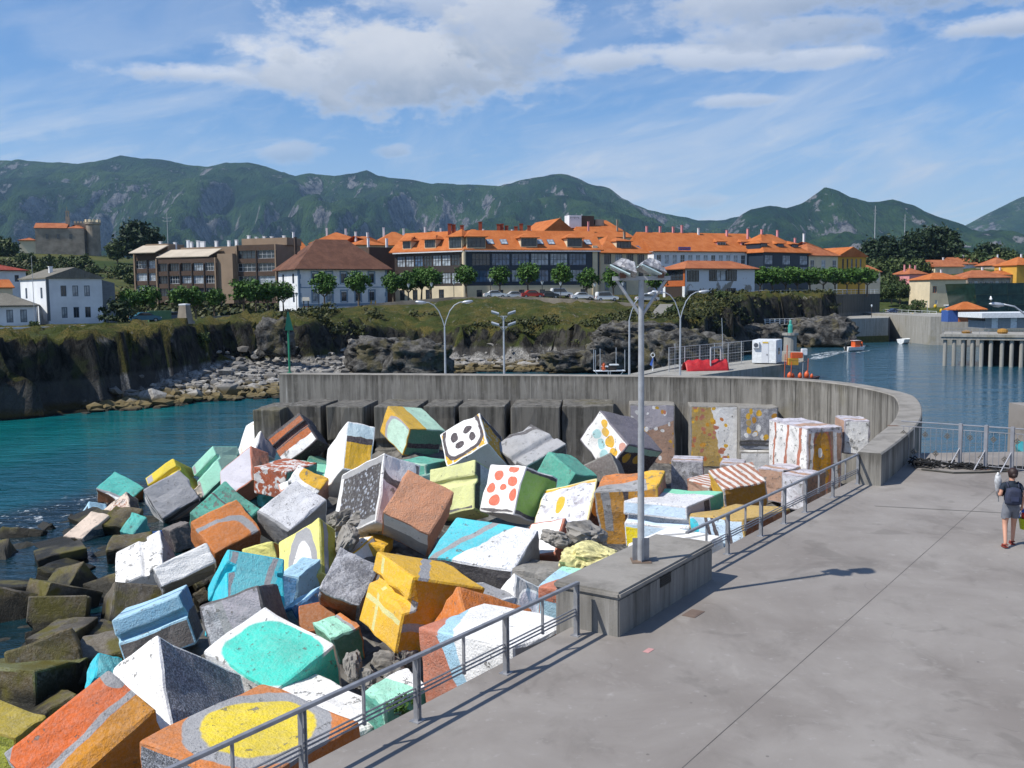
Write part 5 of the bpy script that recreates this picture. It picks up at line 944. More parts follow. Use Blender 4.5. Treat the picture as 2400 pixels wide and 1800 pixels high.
# rock outcrops that stand clear of the cliff
def fn_crag(t, b):
    co = geoco(t); n = t.noise(co, .9, 6.0, .68, .5); n2 = t.noise(co, 5.0, 4.0, .65); c = t.mix(t.ramp(n, .36, .66), (.012, .011, .010), (.14, .135, .125)); c = t.mix(t.math('MULTIPLY', t.ramp(t.noise(co, .35, 3.0), .52, .62), .6), c, (.10, .085, .03))
    z = t.sep(co)[2]; c = t.mix(t.ramp(z, -3.9, -4.6), c, (.05, .038, .015)); t.put(b.inputs['Base Color'], c); b.inputs['Roughness'].default_value = .95; t.put(b.inputs['Normal'], t.bump(t.math('ADD', n, t.math('MULTIPLY', n2, .5)), 1.0, .35))
m_crag = material('crag', fn_crag)
def crag(px, py, Y, w, d, h, seed, label, rz=0.):
    bm = bmesh.new(); bmesh.ops.create_icosphere(bm, subdivisions=5, radius=1.0); off = Vector((seed * 7.7, seed * 3.3, 1))
    for v in bm.verts:
        q = v.co.copy(); q = Vector([math.copysign(abs(c) ** .62, c) for c in q]); k = 1 + .30 * noise.fractal(q * 1.2 + off, .9, 2, 3) + .16 * (noise.ridged_multi_fractal(Vector((q.x, q.y, q.z * 2.2 + q.x * .8)) * 2.4 + off, .9, 2.2, 6, 1, 2) - 1) - .25 * max(0, noise.voronoi(q * 2.0 + off)[0][1] - noise.voronoi(q * 2.0 + off)[0][0] - .25); v.co = Vector((q.x * w * k, q.y * d * k, max(q.z, -.6) * h * k))
    me = bpy.data.meshes.new('crag'); bm.to_mesh(me); bm.free(); me.materials.append(m_crag); me.polygons.foreach_set('use_smooth', [True] * len(me.polygons))
    o = link(bpy.data.objects.new('rock_outcrop', me)); o.location = at(px, py, Y); o.rotation_euler = (0, 0, rz); tag(o, label, 'rock', 'rock outcrops below the cliff')
crag(895, 838, 118, 3.9, 3, 2.3, 1, 'dark grassy rock on the beach, left of the double lamp')
crag(985, 848, 114, 3.6, 2.6, 2.3, 2, 'pale knobbly rock on the beach just left of the double lamp')
crag(645, 800, 117, 2.0, 1.2, 2.5, 3, 'pale fluted rock face beside the green beacon')
crag(1430, 838, 128, 3.2, 2.5, 2.3, 4, 'dark rock at the waterline behind the boat with masts', .3)
crag(1500, 800, 132, 6.5, 4, 2.4, 5, 'long tilted dark rock left of the tall lamp post', .5)
crag(1580, 830, 127, 4.2, 3, 3.0, 6, 'dark rock behind the double lamp and the red tarpaulin', .2)
crag(1660, 835, 130, 4.0, 3, 2.6, 7, 'dark rock behind the pontoon gate', -.2)
crag(1780, 795, 170, 4.5, 3, 2.6, 8, 'small dark rock under the white footbridge', 0)
crag(1930, 788, 184, 5.8, 4, 3.4, 9, 'shaggy rock islet left of the pale quay', 0)
crag(1860, 792, 186, 3.0, 3, 2.0, 10, 'low rock right of the green channel marker', 0)
crag(1340, 850, 130, 4, 2.6, 1.5, 11, 'low rock at the right end of the boulder beach', .3)
# ------------------------------------------------------------------ town
def fn_tile(c1, c2, c3):
    def fn(t, b):
        co = objco(t); n1 = t.noise(co, .5, 5.0, .65, .4); n2 = t.noise(co, 5.0, 3.0, .6); x, y, z = t.sep(co)
        w = t.math('SINE', t.math('MULTIPLY', t.math('ADD', x, y), 15.0))
        c = t.mix(t.ramp(n1, .35, .66), lin(c1), lin(c2)); c = t.mix(t.math('MULTIPLY', t.ramp(n2, .5, .72), .5), c, lin(c3))
        t.put(b.inputs['Base Color'], c); b.inputs['Roughness'].default_value = .85; b.inputs['Specular IOR Level'].default_value = .2; t.put(b.inputs['Normal'], t.bump(t.math('ADD', w, n2), .5, .05))
    return fn
m_tile = material('orange_tile', fn_tile('#a95f30', '#b97040', '#83492a')); m_tile2 = material('orange_tile_old', fn_tile('#98593a', '#ac6c48', '#704432')); m_tile3 = material('red_brown_tile', fn_tile('#5f4236', '#725142', '#49332b')); m_slate = material('grey_roof', fn_tile('#6d6a62', '#7b786f', '#55524c'))
def stucco(name, col, var=.10): return plain(name, col, .9, 0, var, .35, .25, .2)
m_white = stucco('stucco_white', '#d9dce0'); m_beige = stucco('stucco_beige', '#8c7a68'); m_cream = stucco('stucco_cream', '#d0c2a6'); m_pink = stucco('stucco_pink', '#cf8f92'); m_yellow = stucco('stucco_yellow', '#c59a44'); m_brown = stucco('stucco_brown', '#54463e'); m_stonew = stucco('stone_wall', '#8d8478', .3)
m_navy = plain('navy_frame', '#1e2b3a', .5); m_bronze = plain('bronze_frame', '#3a312c', .5); m_wframe = plain('white_frame', '#d5d9dc', .5); m_bframe = plain('blue_grey_frame', '#4d5d6e', .6); m_oframe = plain('orange_wood', '#a85a2c', .6)
def fn_glass(c, r_):
    def fn(t, b):
        co = objco(t); t.put(b.inputs['Base Color'], t.mix(t.ramp(t.noise(co, .9, 3.0), .4, .6), c, tuple(x * 1.8 for x in c))); b.inputs['Roughness'].default_value = r_; b.inputs['Specular IOR Level'].default_value = .6
    return fn
m_glass = material('dark_glass', fn_glass((.020, .026, .034), .06)); m_curt = material('curtained_glass', fn_glass((.22, .25, .28), .10)); m_bglass = material('blue_glass', fn_glass((.05, .09, .15), .06))
WINC = {}
def window(parent, org, ang, w, h, fm, gm, nv=2, nh=1, th=.08, dep=.10, name='window'):
    key = (round(w, 2), round(h, 2), fm.name, gm.name, nv, nh)
    if key not in WINC:
        b = MB(); b.box(0, w, dep - .05, dep, 0, th); b.box(0, w, dep - .05, dep, h - th, h); b.box(0, th, dep - .05, dep, th, h - th); b.box(w - th, w, dep - .05, dep, th, h - th)
        for i in range(1, nv): x = w * i / nv; b.box(x - th * .4, x + th * .4, dep - .045, dep - .003, th, h - th)
        for i in range(1, nh): z = h * i / nh; b.box(th, w - th, dep - .04, dep - .006, z - th * .35, z + th * .35)
        me = b.build(name, fm).data; p = MB(); p.box(.01, w - .01, dep + .01, dep + .03, .01, h - .01); mp = p.build('pane', gm).data
        for o in [o for o in COL.objects if o.data in (me, mp)]: bpy.data.objects.remove(o)
        WINC[key] = (me, mp)
    me, mp = WINC[key]; o = link(bpy.data.objects.new(name, me), parent); o.location = org; o.rotation_euler = (0, 0, ang); link(bpy.data.objects.new('pane', mp), o); return o
def facade(mb, P, Q, z0, z1, ops, mi=0, rev=.14):
    """wall from P to Q (seen from outside: left to right), with real openings (u0,u1,v0,v1)"""
    P, Q = Vector((*P[:2], 0)), Vector((*Q[:2], 0)); L = (Q - P).length; d = (Q - P) / L; inn = Vector((-d.y, d.x, 0))
    us = sorted({0, L} | {u for o in ops for u in o[:2]}); vs = sorted({z0, z1} | {v for o in ops for v in o[2:4]})
    pt = lambda u, v, k=0.: tuple(P + d * u + inn * k + Vector((0, 0, v)))
    for i in range(len(us) - 1):
        for j in range(len(vs) - 1):
            um, vm = (us[i] + us[i + 1]) / 2, (vs[j] + vs[j + 1]) / 2
            if not any(o[0] < um < o[1] and o[2] < vm < o[3] for o in ops): mb.add([pt(us[i], vs[j]), pt(us[i + 1], vs[j]), pt(us[i + 1], vs[j + 1]), pt(us[i], vs[j + 1])], [(0, 1, 2, 3)], mi)
    for u0, u1, v0, v1 in [o[:4] for o in ops]:
        for a, b_ in (((u0, v0), (u1, v0)), ((u1, v0), (u1, v1)), ((u1, v1), (u0, v1)), ((u0, v1), (u0, v0))): mb.add([pt(*a), pt(*a, rev), pt(*b_, rev), pt(*b_)], [(0, 1, 2, 3)], mi)
    return L, d
def roof_solid(mb, w, d, z, rh, kind, oh, mi=0, x0=0., y0=0., th=.16, inset=None):
    a, b_, c, e = x0 - oh, x0 + w + oh, y0 - oh, y0 + d + oh; m = (c + e) / 2; k = inset if inset is not None else (e - c) / 2
    if kind == 'hip': r0, r1 = (a + k, m, z + rh), (b_ - k, m, z + rh)
    elif kind == 'gable_x': r0, r1 = (a, m, z + rh), (b_, m, z + rh)
    elif kind == 'gable_y': mx = (a + b_) / 2; mb.add([(a, c, z), (b_, c, z), (b_, e, z), (a, e, z), (mx, c, z + rh), (mx, e, z + rh), (a, c, z - th), (b_, c, z - th), (b_, e, z - th), (a, e, z - th)], [(0, 4, 5, 3), (1, 2, 5, 4), (0, 1, 4), (2, 3, 5), (6, 9, 8, 7), (0, 6, 7, 1), (1, 7, 8, 2), (2, 8, 9, 3), (3, 9, 6, 0)], mi); return
    mb.add([(a, c, z), (b_, c, z), (b_, e, z), (a, e, z), r0, r1, (a, c, z - th), (b_, c, z - th), (b_, e, z - th), (a, e, z - th)], [(0, 1, 5, 4), (2, 3, 4, 5), (0, 4, 3), (1, 2, 5), (6, 9, 8, 7), (0, 6, 7, 1), (1, 7, 8, 2), (2, 8, 9, 3), (3, 9, 6, 0)], mi)
def chimney(parent, x, y, z, h, mat, s=.45):
    b = MB(); b.box(x - s / 2, x + s / 2, y - s / 2, y + s / 2, z - 1.2, z + h); b.box(x - s * .62, x + s * .62, y - s * .62, y + s * .62, z + h + .002, z + h + .1); return b.build('chimney', mat, parent)
def dormer(parent, x, y, z, w, h, dep, fm, wm, roofm, nv=3, gm=None, hip=.8):
    b = MB(); b.box(x, x + w, y + .02, y + dep, z - .4, z + h, 0); roof_solid(b, w, dep, z + h + .17, hip, 'hip', .3, 1, x, y, .14, min(w, dep) * .5); o = b.build('dormer', [wm, roofm], parent)
    window(o, (x + .12, y - .12, z + .1), 0, w - .24, h - .15, fm, gm or m_glass, nv, 2, .06); return o
def skylight(parent, x, y, z, slope, w=1.0, h=1.3):
    b = MB(); b.box(-w / 2, w / 2, -h / 2, h / 2, 0, .08, 0); b.box(-w / 2 + .1, w / 2 - .1, -h / 2 + .1, h / 2 - .1, .081, .09, 1); o = b.build('skylight', [m_bframe, m_bglass], parent); o.location = (x, y, z); o.rotation_euler = (slope, 0, 0)
def house(name, label, cat, pl, pr, py, pe, prd, Yl, Yr, depth, roof, wm, rm, rows=(), left=(), oh=.45, group=None, z0=None, fm=None, chim=(), sub=3.0, gl=(m_glass, m_curt), nv=2, nh=1, inset=None):
    a = at(pl, py, Yl); c = at(pr, py, Yr); z = a.z if z0 is None else z0; d = Vector((c.x - a.x, c.y - a.y, 0)); w = d.length; rz = math.atan2(d.y, d.x)
    eh = at(pl, pe, Yl).z - z; mid = Vector((a.x, a.y, 0)) + d * .5 + Vector((-d.y, d.x, 0)).normalized() * (depth / 2 if roof != 'gable_y' else 0)
    rh = at((pl + pr) / 2, prd, mid.y).z - z - eh; t = thing(name, label, cat, (a.x, a.y, z), rz, group)
    b = MB(); rnd = random.Random(int(pl)); wins = []; ops = {0: [], 1: []}
    for side, rws, Lw in ((0, rows, w), (1, left, depth)):
        for r_ in rws:
            n, v0, v1, ww = r_[:4]; mg = r_[4] if len(r_) > 4 else .8; st = r_[5] if len(r_) > 5 else fm or m_wframe
            for i in range(n):
                u = mg + (Lw - 2 * mg - ww) * (i / (n - 1) if n > 1 else .5); ops[side].append((u, u + ww, v0, v1)); wins.append((side, u, v0, ww, v1 - v0, st))
    facade(b, (0, 0), (w, 0), 0, eh, ops[0]); facade(b, (0, depth), (0, 0), 0, eh, ops[1]); facade(b, (w, 0), (w, depth), 0, eh, []); facade(b, (w, depth), (0, depth), 0, eh, [])
    b.box(.02, w - .02, .02, depth - .02, -sub, -.001); b.box(.2, w - .2, .2, depth - .2, .0, eh - .05)
    if roof == 'gable_y': b.add([(0, 0, eh), (w, 0, eh), (w / 2, 0, eh + rh - .2), (0, depth, eh), (w, depth, eh), (w / 2, depth, eh + rh - .2)], [(0, 1, 2), (4, 3, 5)])
    if roof == 'gable_x': b.add([(0, 0, eh), (0, depth, eh), (0, depth / 2, eh + rh - .2), (w, 0, eh), (w, depth, eh), (w, depth / 2, eh + rh - .2)], [(1, 0, 2), (3, 4, 5)])
    b.build('wall', wm, t)
    ro = None
    if roof != 'flat': b = MB(); roof_solid(b, w, depth, eh + .17, rh, roof, oh, inset=inset); ro = b.build('roof', rm, t)
    for side, u, v, ww, hh_, st in wins:
        if side == 0: window(t, (u, 0, v), 0, ww, hh_, st, rnd.choice(gl), nv, nh)
        else: window(t, (0, depth - u, v), -math.pi / 2, ww, hh_, st, rnd.choice(gl), nv, nh)
    for (u, v, h, m) in chim: chimney(ro or t, u * w, v * depth, eh + rh * (1 - abs(v - .5) * 2 if roof != 'gable_y' else 1 - abs(u - .5) * 2), h, m)
    return t, w, eh, rh, ro

# left of the headland
t, w, eh, rh, ro = house('white_house', 'white two storey house with grey gabled roof above the cliff', 'house', 115, 243, 752, 653, 629, 136, 141.2, 11, 'gable_y', m_white, m_slate, [(3, .35, 1.85, .78, 1.75, m_bframe), (3, 3.35, 4.85, .78, 1.75, m_bframe)], [(2, 3.1, 4.6, .8, 2.0, m_bframe)], oh=.25, chim=[(.25, .35, 1.0, m_white)])
b = MB(); b.box(w + .002, w + 2.3, 1.2, 9, -2, eh - .6); b.add([(w + .002, 1.2, eh - .6), (w + 2.3, 1.2, eh - .6), (w + 2.3, 9, eh - .6), (w + .002, 9, eh - .6), (w + .002, 1.2, eh), (w + .002, 9, eh)], [(0, 1, 4), (1, 2, 5, 4), (2, 3, 5)]); b.build('side_wing', plain('grey_render', '#6f7378', .9), t)
b = MB(); b.box(-.14, .22, -.02, .2, 0, eh - .05); b.build('corner_strip', plain('corner_grey', '#62686e', .9), t)
house('white_annex', 'low white annex with grey roof at the left edge', 'house', -70, 84, 763, 720, 690, 129, 132, 7, 'hip', m_white, m_slate, [(4, .3, 2.0, .8, 1.0, m_bframe)], oh=.3)
b = MB(); p0 = at(-60, 790, 112); pth = [at(x, y, Y) for x, y, Y in ((-80, 771, 108), (0, 768, 110), (140, 765, 116), (210, 762, 124), (280, 760, 128))]
for a, c in zip(pth[:-1], pth[1:]):
    d = (c - a); n_ = Vector((-d.y, d.x, 0)).normalized() * .14; b.add([a - n_ - Zv * 2.2, c - n_ - Zv * 2.2, c + n_ - Zv * 2.2, a + n_ - Zv * 2.2, a - n_, c - n_, c + n_, a + n_], [(0, 1, 5, 4), (1, 2, 6, 5), (2, 3, 7, 6), (3, 0, 4, 7), (4, 5, 6, 7)])
tag(b.build('garden_wall', m_white), 'low white garden wall along the cliff edge at the left', 'wall')
house('red_roof_house', 'pale house with dark red roof at the left edge, behind the white house', 'house', -30, 62, 672, 634, 619, 190, 197, 9, 'hip', m_white, material('red_tile', fn_tile('#8a4034', '#9c4c3e', '#6a3028')), [(2, 1.0, 2.3, .9, 1.5, m_bframe)], oh=.5)
house('orange_roof_shed', 'small shed with bright orange roof at the left edge', 'shed', -40, 30, 690, 676, 657, 165, 168, 6, 'gable_x', m_cream, m_tile, oh=.3)
# church on the hill
cz = at(130, 583, 400); ch = thing('church', 'stone church with orange roof, belfry and round crenellated tower on the hill', 'church', (at(84, 583, 400).x, 400, cz.z), R(16)); k = 400 / F
def cb(nm_, x0, x1, y0, y1, z0, z1, m): b = MB(); b.box(x0, x1, y0, y1, z0, z1); return b.build(nm_, m, ch)
nave = cb('nave_wall', 0, 15, 0, 8, -4, 7.2, m_stonew)
b = MB(); roof_solid(b, 9.5, 8, 7.37, 2.0, 'gable_x', .3); b.build('nave_roof', m_tile2, ch)
b = MB(); b.add([(0, 0, 7.2), (0, 8, 7.2), (0, 4, 9.2)], [(0, 1, 2)]); b.build('gable', m_cream, ch)
b = MB(); roof_solid(b, 5.2, 7, 6.5 + .9, 1.4, 'hip', .3, x0=9.6, y0=.5); b.build('apse_roof', m_tile2, ch)
cb('porch', -5, -.002, .6, 6, -4, 2.9, m_cream); b = MB(); roof_solid(b, 5.2, 6, 3.1, 1.0, 'hip', .3, x0=-5.1, y0=.3); b.build('porch_roof', m_tile2, ch)
b = MB(); b.box(9.0, 10.2, 3.3, 4.7, 8.6, 11.6); b.box(9.1, 9.45, 3.4, 4.4, 11.6, 13.2); b.box(9.8, 10.1, 3.4, 4.4, 11.6, 13.2); b.box(9.0, 10.2, 3.4, 4.6, 13.2, 13.7); b.box(9.42, 9.58, 3.92, 4.08, 13.7, 15.2); b.build('belfry', m_stonew, ch)
for x in (3.2, 6.6, 10.4): b = MB(); b.box(x, x + .9, -.03, .01, 3.6, 5.2); b.build('window', m_glass, ch)
tw = MB(); tw.lathe([(2.3, -6), (2.2, 8.6), (2.5, 8.9), (2.5, 9.6)], 20, (17.5, 3, 0)); tw.build('round_tower', m_stonew, ch)
for i in range(10): a = i * math.pi / 5; b = MB(); b.obox((17.5 + 2.3 * math.cos(a), 3 + 2.3 * math.sin(a), 10.1), (.22 * math.cos(a), .22 * math.sin(a), 0), (-.4 * math.sin(a), .4 * math.cos(a), 0), (0, 0, .5)); b.build('merlon', m_cream, ch)
cb('crenel_wall', 11.2, 15.4, 6.2, 7, 7, 9.6, m_stonew)
for i in range(5): cb('merlon', 11.2 + i * .95, 11.7 + i * .95, 6.2, 7, 9.602, 10.3, m_cream)
ch.scale = (1.22, 1.22, 1.15)
# terraced brown flats
dz = at(500, 690, 215).z; dA = at(318, 690, 224); dB = at(655, 690, 212); dd = Vector((dB.x - dA.x, dB.y - dA.y, 0)); fl = thing('terraced_flats', 'stepped beige and brown block of flats with white chimneys', 'building', (dA.x, dA.y, dz), math.atan2(dd.y, dd.x)); DW = dd.length; s_ = DW / 337.
def flats(x0, x1, h, rows, y0, glass, topm, name):
    b = MB(); ops = []; n = rows[0]
    for r_ in range(rows[1]):
        for i in range(n): bw_ = (x1 - x0) / n; ops.append((i * bw_ + .25, (i + 1) * bw_ - .25, rows[2] + r_ * 2.75, rows[2] + r_ * 2.75 + 1.75))
    facade(b, (x0, y0), (x1, y0), -2, h, ops, 0, .5); b.box(x0, x1, y0 + .52, y0 + 10, -2, h - .002, 1); b.box(x0 - .01, x0 + .3, y0 - .25, y0 + .5, -2, h + .01, 1); b.box(x1 - .3, x1 + .01, y0 - .25, y0 + .5, -2, h + .01, 1); b.build(name, [m_brown, m_beige], fl); rnd = random.Random(int(x0 * 10))
    for u0, u1, v0, v1 in ops: window(fl, (x0 + u0, y0, v0), 0, u1 - u0, v1 - v0, m_bronze if rnd.random() < .4 else m_wframe, rnd.choice((m_glass, m_curt, m_glass)), 4, 2, .06, .3)
    for i in range(n + 1):
        x = x0 + (x1 - x0) * i / n; b = MB(); b.box(x - .13, x + .13, y0 - .18, y0 - .002, -2, h - 1.2); b.build('fin', m_bronze, fl)
flats(0, 64 * s_, 9.2, (2, 3, .5), 0, 0, 0, 'left_wing'); flats(64.2 * s_, 205 * s_, 8.0, (5, 3, -.3), -1.5, 0, 0, 'middle_wing'); flats(240 * s_, 330 * s_, 10.6, (2, 4, -.6), 0.5, 0, 0, 'right_wing')
b = MB(); b.box(205.2 * s_, 239.8 * s_, -1, 9, -2, 8.8); b.build('stair_tower', m_beige, fl)
b = MB(); b.box(8 * s_, 62 * s_, 3, 9, 9.2, 11.6); b.box(90 * s_, 220 * s_, 3.5, 9, 8.0, 10.6); b.box(232 * s_, 335 * s_, 4, 10, 10.6, 12.2); b.build('penthouse', m_beige, fl)
for x0, x1, z, nm_ in ((0, 64, 9.25, ''), (66, 190, 8.1, '')):
    b = MB(); b.add([(x0 * s_, -1.7, z + .3), (x1 * s_, -1.7, z + .3), (x1 * s_, 3.2, z + 2.1), (x0 * s_, 3.2, z + 2.1), (x0 * s_, -1.7, z + .12), (x1 * s_, -1.7, z + .12), (x1 * s_, 3.2, z + 1.9), (x0 * s_, 3.2, z + 1.9)], [(0, 1, 2, 3), (7, 6, 5, 4), (0, 4, 5, 1), (1, 5, 6, 2), (2, 6, 7, 3), (3, 7, 4, 0)]); b.build('terrace_roof', stucco('terrace_cream', '#b5aa9a'), fl)
for x in (24, 60, 92, 100, 116, 130, 125, 160, 190, 208, 237, 255, 273, 290, 318): chimney(fl, x * s_, 6, 11.6 if x < 230 else 12.2, .35 + .5 * ((x * 7) % 5) / 5, m_white, .55)
# white institution with hipped roof
t, w, eh, rh, ro = house('hip_roof_school', 'white building with big brown hipped roof and blue grey window frames', 'building', 701, 908, 719, 632, 563, 198, 208, 12.5, 'hip', m_white, m_tile3, [(5, 1.0, 2.9, 1.15, 2.9, m_bframe), (5, 4.7, 6.7, 1.15, 2.9, m_bframe)], [(2, 4.7, 6.7, 1.15, 2.5, m_bframe), (2, .9, 2.9, 1.15, 2.5, m_bframe)], oh=1.0, chim=[(.06, .35, 2.2, m_brown)], nv=2, nh=2)
m_quoin = stucco('blue_quoin', '#7f93a8')
for x0, x1, y0, y1 in ((-.05, .55, -.05, .35), (w - .55, w + .05, -.05, .3)):
    for i in range(8): e = .18 * (i % 2); b = MB(); b.box(x0 + (0 if x0 < 0 else e), x1 - (e if x0 < 0 else 0), y0, y1, i * eh / 8 + .01, (i + 1) * eh / 8 - .01); b.build('quoin', m_quoin, t)
b = MB(); b.box(.5, w - .5, -.06, -.002, 3.75, 3.95); b.build('string_course', m_quoin, t); b = MB(); b.box(0, w, -.08, -.004, 0, .55); b.build('base_course', m_quoin, t)
for r_, v0, v1 in ((0, 1.0, 2.9), (1, 4.7, 6.7)):
    for i in range(5): u = 2.9 + (w - 5.8 - 1.15) * i / 4; b = MB(); b.box(u - .28, u - .002, -.05, -.002, v0 - .12, v1 + .2); b.box(u + 1.152, u + 1.43, -.05, -.002, v0 - .12, v1 + .2); b.box(u - .28, u + 1.43, -.06, -.004, v1 + .2, v1 + .5); b.box(u - .28, u + 1.43, -.07, -.004, v0 - .25, v0 - .12); b.build('window_surround', m_quoin, t)
house('brown_block', 'plain brown block squeezed between the hipped roof and the glazed flats', 'building', 868, 940, 706, 579, 570, 222, 226, 10, 'flat', m_brown, m_tile, [(3, 5.2, 6.6, .8, 1.0, m_bronze)], chim=[(.15, .3, 1.4, m_white), (.75, .3, 1.4, m_white)])
# glazed corner block
C0 = at(1090, 706, 205); L0 = at(927, 706, 214); R0 = at(1405, 706, 213); gz0 = C0.z; gb = thing('glazed_flats', 'long block of flats with dark glazed galleries and orange roof', 'building', (C0.x, C0.y, gz0)); EH = at(1090, 586, 205).z - gz0; RH = at(1150, 541, 212).z - gz0 - EH
cl = lambda p: Vector((p.x - C0.x, p.y - C0.y, 0)); Lp, Rp = cl(L0), cl(R0); nL = Vector((-Lp.y, Lp.x, 0)).normalized() * -1; nR = Vector((-Rp.y, Rp.x, 0)).normalized()
if nL.y < 0: nL = -nL
if nR.y < 0: nR = -nR
LB, RB = Lp + nL * 11 + Vector((3, 0, 0)), Rp + nR * 11; CB = (nL + nR).normalized() * 12.5
b = MB(); LL, RL = Lp.length, Rp.length
opsL = [(.6 + i * (LL - 1.6) / 7, .6 + (i + 1) * (LL - 1.6) / 7 - .18, v, v + 2.3) for v in (3.7, 7.4) for i in range(7)] + [(1.2 + i * 3.4, 2.5 + i * 3.4, .3, 2.5) for i in range(4)]
opsR = [(1.6 + i * (RL - 4.2) / 6, 1.6 + (i + 1) * (RL - 4.2) / 6 - .35, v, v + 2.55) for v in (3.9, 7.35) for i in range(6)] + [(2.5 + i * 4.6, 3.7 + i * 4.6, .6, 2.3) for i in range(6)]
facade(b, Lp, (0, 0), -2, 3.2, [o for o in opsL if o[2] < 1], 1); facade(b, Lp, (0, 0), 3.2, EH, [o for o in opsL if o[2] > 3], 2); facade(b, (0, 0), Rp, -2, 3.2, [o for o in opsR if o[2] < 1], 1); facade(b, (0, 0), Rp, 3.2, EH, [o for o in opsR if o[2] > 3], 0)
facade(b, Rp, RB, -2, EH, [], 1); facade(b, RB, CB, -2, EH, [], 1); facade(b, CB, LB, -2, EH, [], 1); facade(b, LB, Lp, -2, EH, [], 1)
inL, inR = nL * .6, nR * .6; q = [Lp + inL, (inL + inR) * .9, Rp + inR, RB * .97, CB * .95, LB * .97]; b.prism([(p.x, p.y) for p in q], -1.9, EH - .05, 1)
b.build('wall', [m_navy, m_cream, m_bronze], gb); aL, aR = math.atan2(-Lp.y, -Lp.x), math.atan2(Rp.y, Rp.x); rnd = random.Random(4)
for u0, u1, v0, v1 in opsL: p = Lp + (-Lp) / LL * u0; window(gb, (p.x, p.y, v0), aL, u1 - u0, v1 - v0, m_bronze, rnd.choice((m_curt, m_curt, m_glass, m_bglass)) if v0 > 3 else m_glass, 3 if v0 > 3 else 2, 2, .09)
for u0, u1, v0, v1 in opsR: p = Rp / RL * u0; window(gb, (p.x, p.y, v0), aR, u1 - u0, v1 - v0, m_navy, rnd.choice((m_curt, m_bglass, m_glass)) if v0 > 3 else m_glass, 5 if v0 > 3 else 2, 2, .09)
b = MB(); b.tube([(-.1, -.2, -2), (-.1, -.2, EH + .2)], .42, 10); b.build('corner_pier', m_cream, gb); b = MB(); p = Rp * .965; b.obox((p.x, p.y, EH / 2), Rp / RL * .55, nR * .2, (0, 0, EH / 2 + 1)); b.build('end_pier', m_cream, gb)
def roof_wing(P, Q, nP, nQ, dep, name):
    d = (Q - P).normalized(); e = EH + .1; oh_ = .7; P1, Q1 = P - nP * oh_, Q - nQ * oh_; b = MB()
    rP, rQ = P + nP * dep * .5, Q + nQ * dep * .5; bP, bQ = P + nP * (dep + .5), Q + nQ * (dep + .5)
    v = [(*P1[:2], e), (*Q1[:2], e), (*rQ[:2], e + RH), (*rP[:2], e + RH), (*bQ[:2], e), (*bP[:2], e), (*P1[:2], e - .2), (*Q1[:2], e - .2), (*bQ[:2], e - .2), (*bP[:2], e - .2)]
    b.add(v, [(0, 1, 2, 3), (3, 2, 4, 5), (0, 3, 5), (1, 4, 2), (9, 8, 7, 6), (0, 6, 7, 1), (1, 7, 8, 4), (5, 9, 6, 0), (4, 8, 9, 5)]); return b.build(name, m_tile, gb)
nM = (nL + nR).normalized(); rw1 = roof_wing(Lp - Lp.normalized() * -1.0, Vector((0, 0, 0)), nL, nM * 1.05, 11, 'roof'); rw2 = roof_wing(Vector((0, 0, 0)), Rp + Rp / RL * .8, nM * 1.05, nR, 11, 'roof')
b = MB(); 
for P, Q, n_ in ((Lp, Vector((0, 0, 0)), nL), (Vector((0, 0, 0)), Rp, nR)): d = (Q - P); b.obox((P + Q) / 2 + Vector((0, 0, EH - .22)) - n_ * .62, d / 2, n_ * .12, (0, 0, .12))
b.build('gutter', plain('gutter_white', '#c9ccd0', .6), gb)
def on_wing(P, Q, n_, u, k, lift): # a spot on the front roof slope
    d = (Q - P); p = P + d * u + n_ * (-.7 + k * (5.5 + .7)); return Vector((p.x, p.y, EH + .1 + RH * k + lift)), math.atan2(d.y, d.x)
def put_dormer(P, Q, n_, u, w_, h_, k=.12, big=0):
    p, a = on_wing(P, Q, n_, u, k, 0.); r_ = bpy.data.objects.new('dormer', None)
    b = MB(); b.box(0, w_, .02, 5, -.3, h_, 0); roof_solid(b, w_, 5, h_ + .17, 1.0 + big, 'hip', .45, 1, 0, 0, .14, 2.0); o = b.build('dormer', [m_cream, m_tile], gb); o.location = p; o.rotation_euler = (0, 0, a); window(o, (.15, -.12, .25), 0, w_ - .3, h_ - .35, m_navy, m_glass, 4, 2, .07)
put_dormer(Lp, Vector((0, 0, 0)), nL, .12, 2.2, 1.7); put_dormer(Lp, Vector((0, 0, 0)), nL, .44, 2.8, 1.8); put_dormer(Lp, Vector((0, 0, 0)), nL, .80, 3.2, 2.4, .05, .6); put_dormer(Vector((0, 0, 0)), Rp, nR, .015, 4.0, 2.3, .05, .6); put_dormer(Vector((0, 0, 0)), Rp, nR, .41, 3.6, 1.9); put_dormer(Vector((0, 0, 0)), Rp, nR, .755, 3.4, 1.9)
for u in (.20, .30, .565, .65, .93): p, a = on_wing(Vector((0, 0, 0)), Rp, nR, u, .38, .06); b = MB(); b.box(-.75, .75, -.95, .95, 0, .08, 0); b.box(-.62, -.04, -.82, .82, .081, .09, 1); b.box(.04, .62, -.82, .82, .081, .09, 1); o = b.build('skylight', [m_bframe, m_curt], gb); o.location = p; o.rotation_euler = (math.atan(RH / 6.2), 0, a)
m_red = stucco('brick_red', '#8a4634')
for u, h_ in ((-.06, 1.8), (-.03, 1.6), (.03, 1.4), (.165, 2.4), (.30, 1.8), (.325, 1.9), (.36, 1.4), (.43, 1.2), (.47, 2.0), (.53, 1.5)): p = Rp * u + nR * 5.8; chimney(gb, p.x, p.y, EH + RH, h_ * .75, m_red, .75)
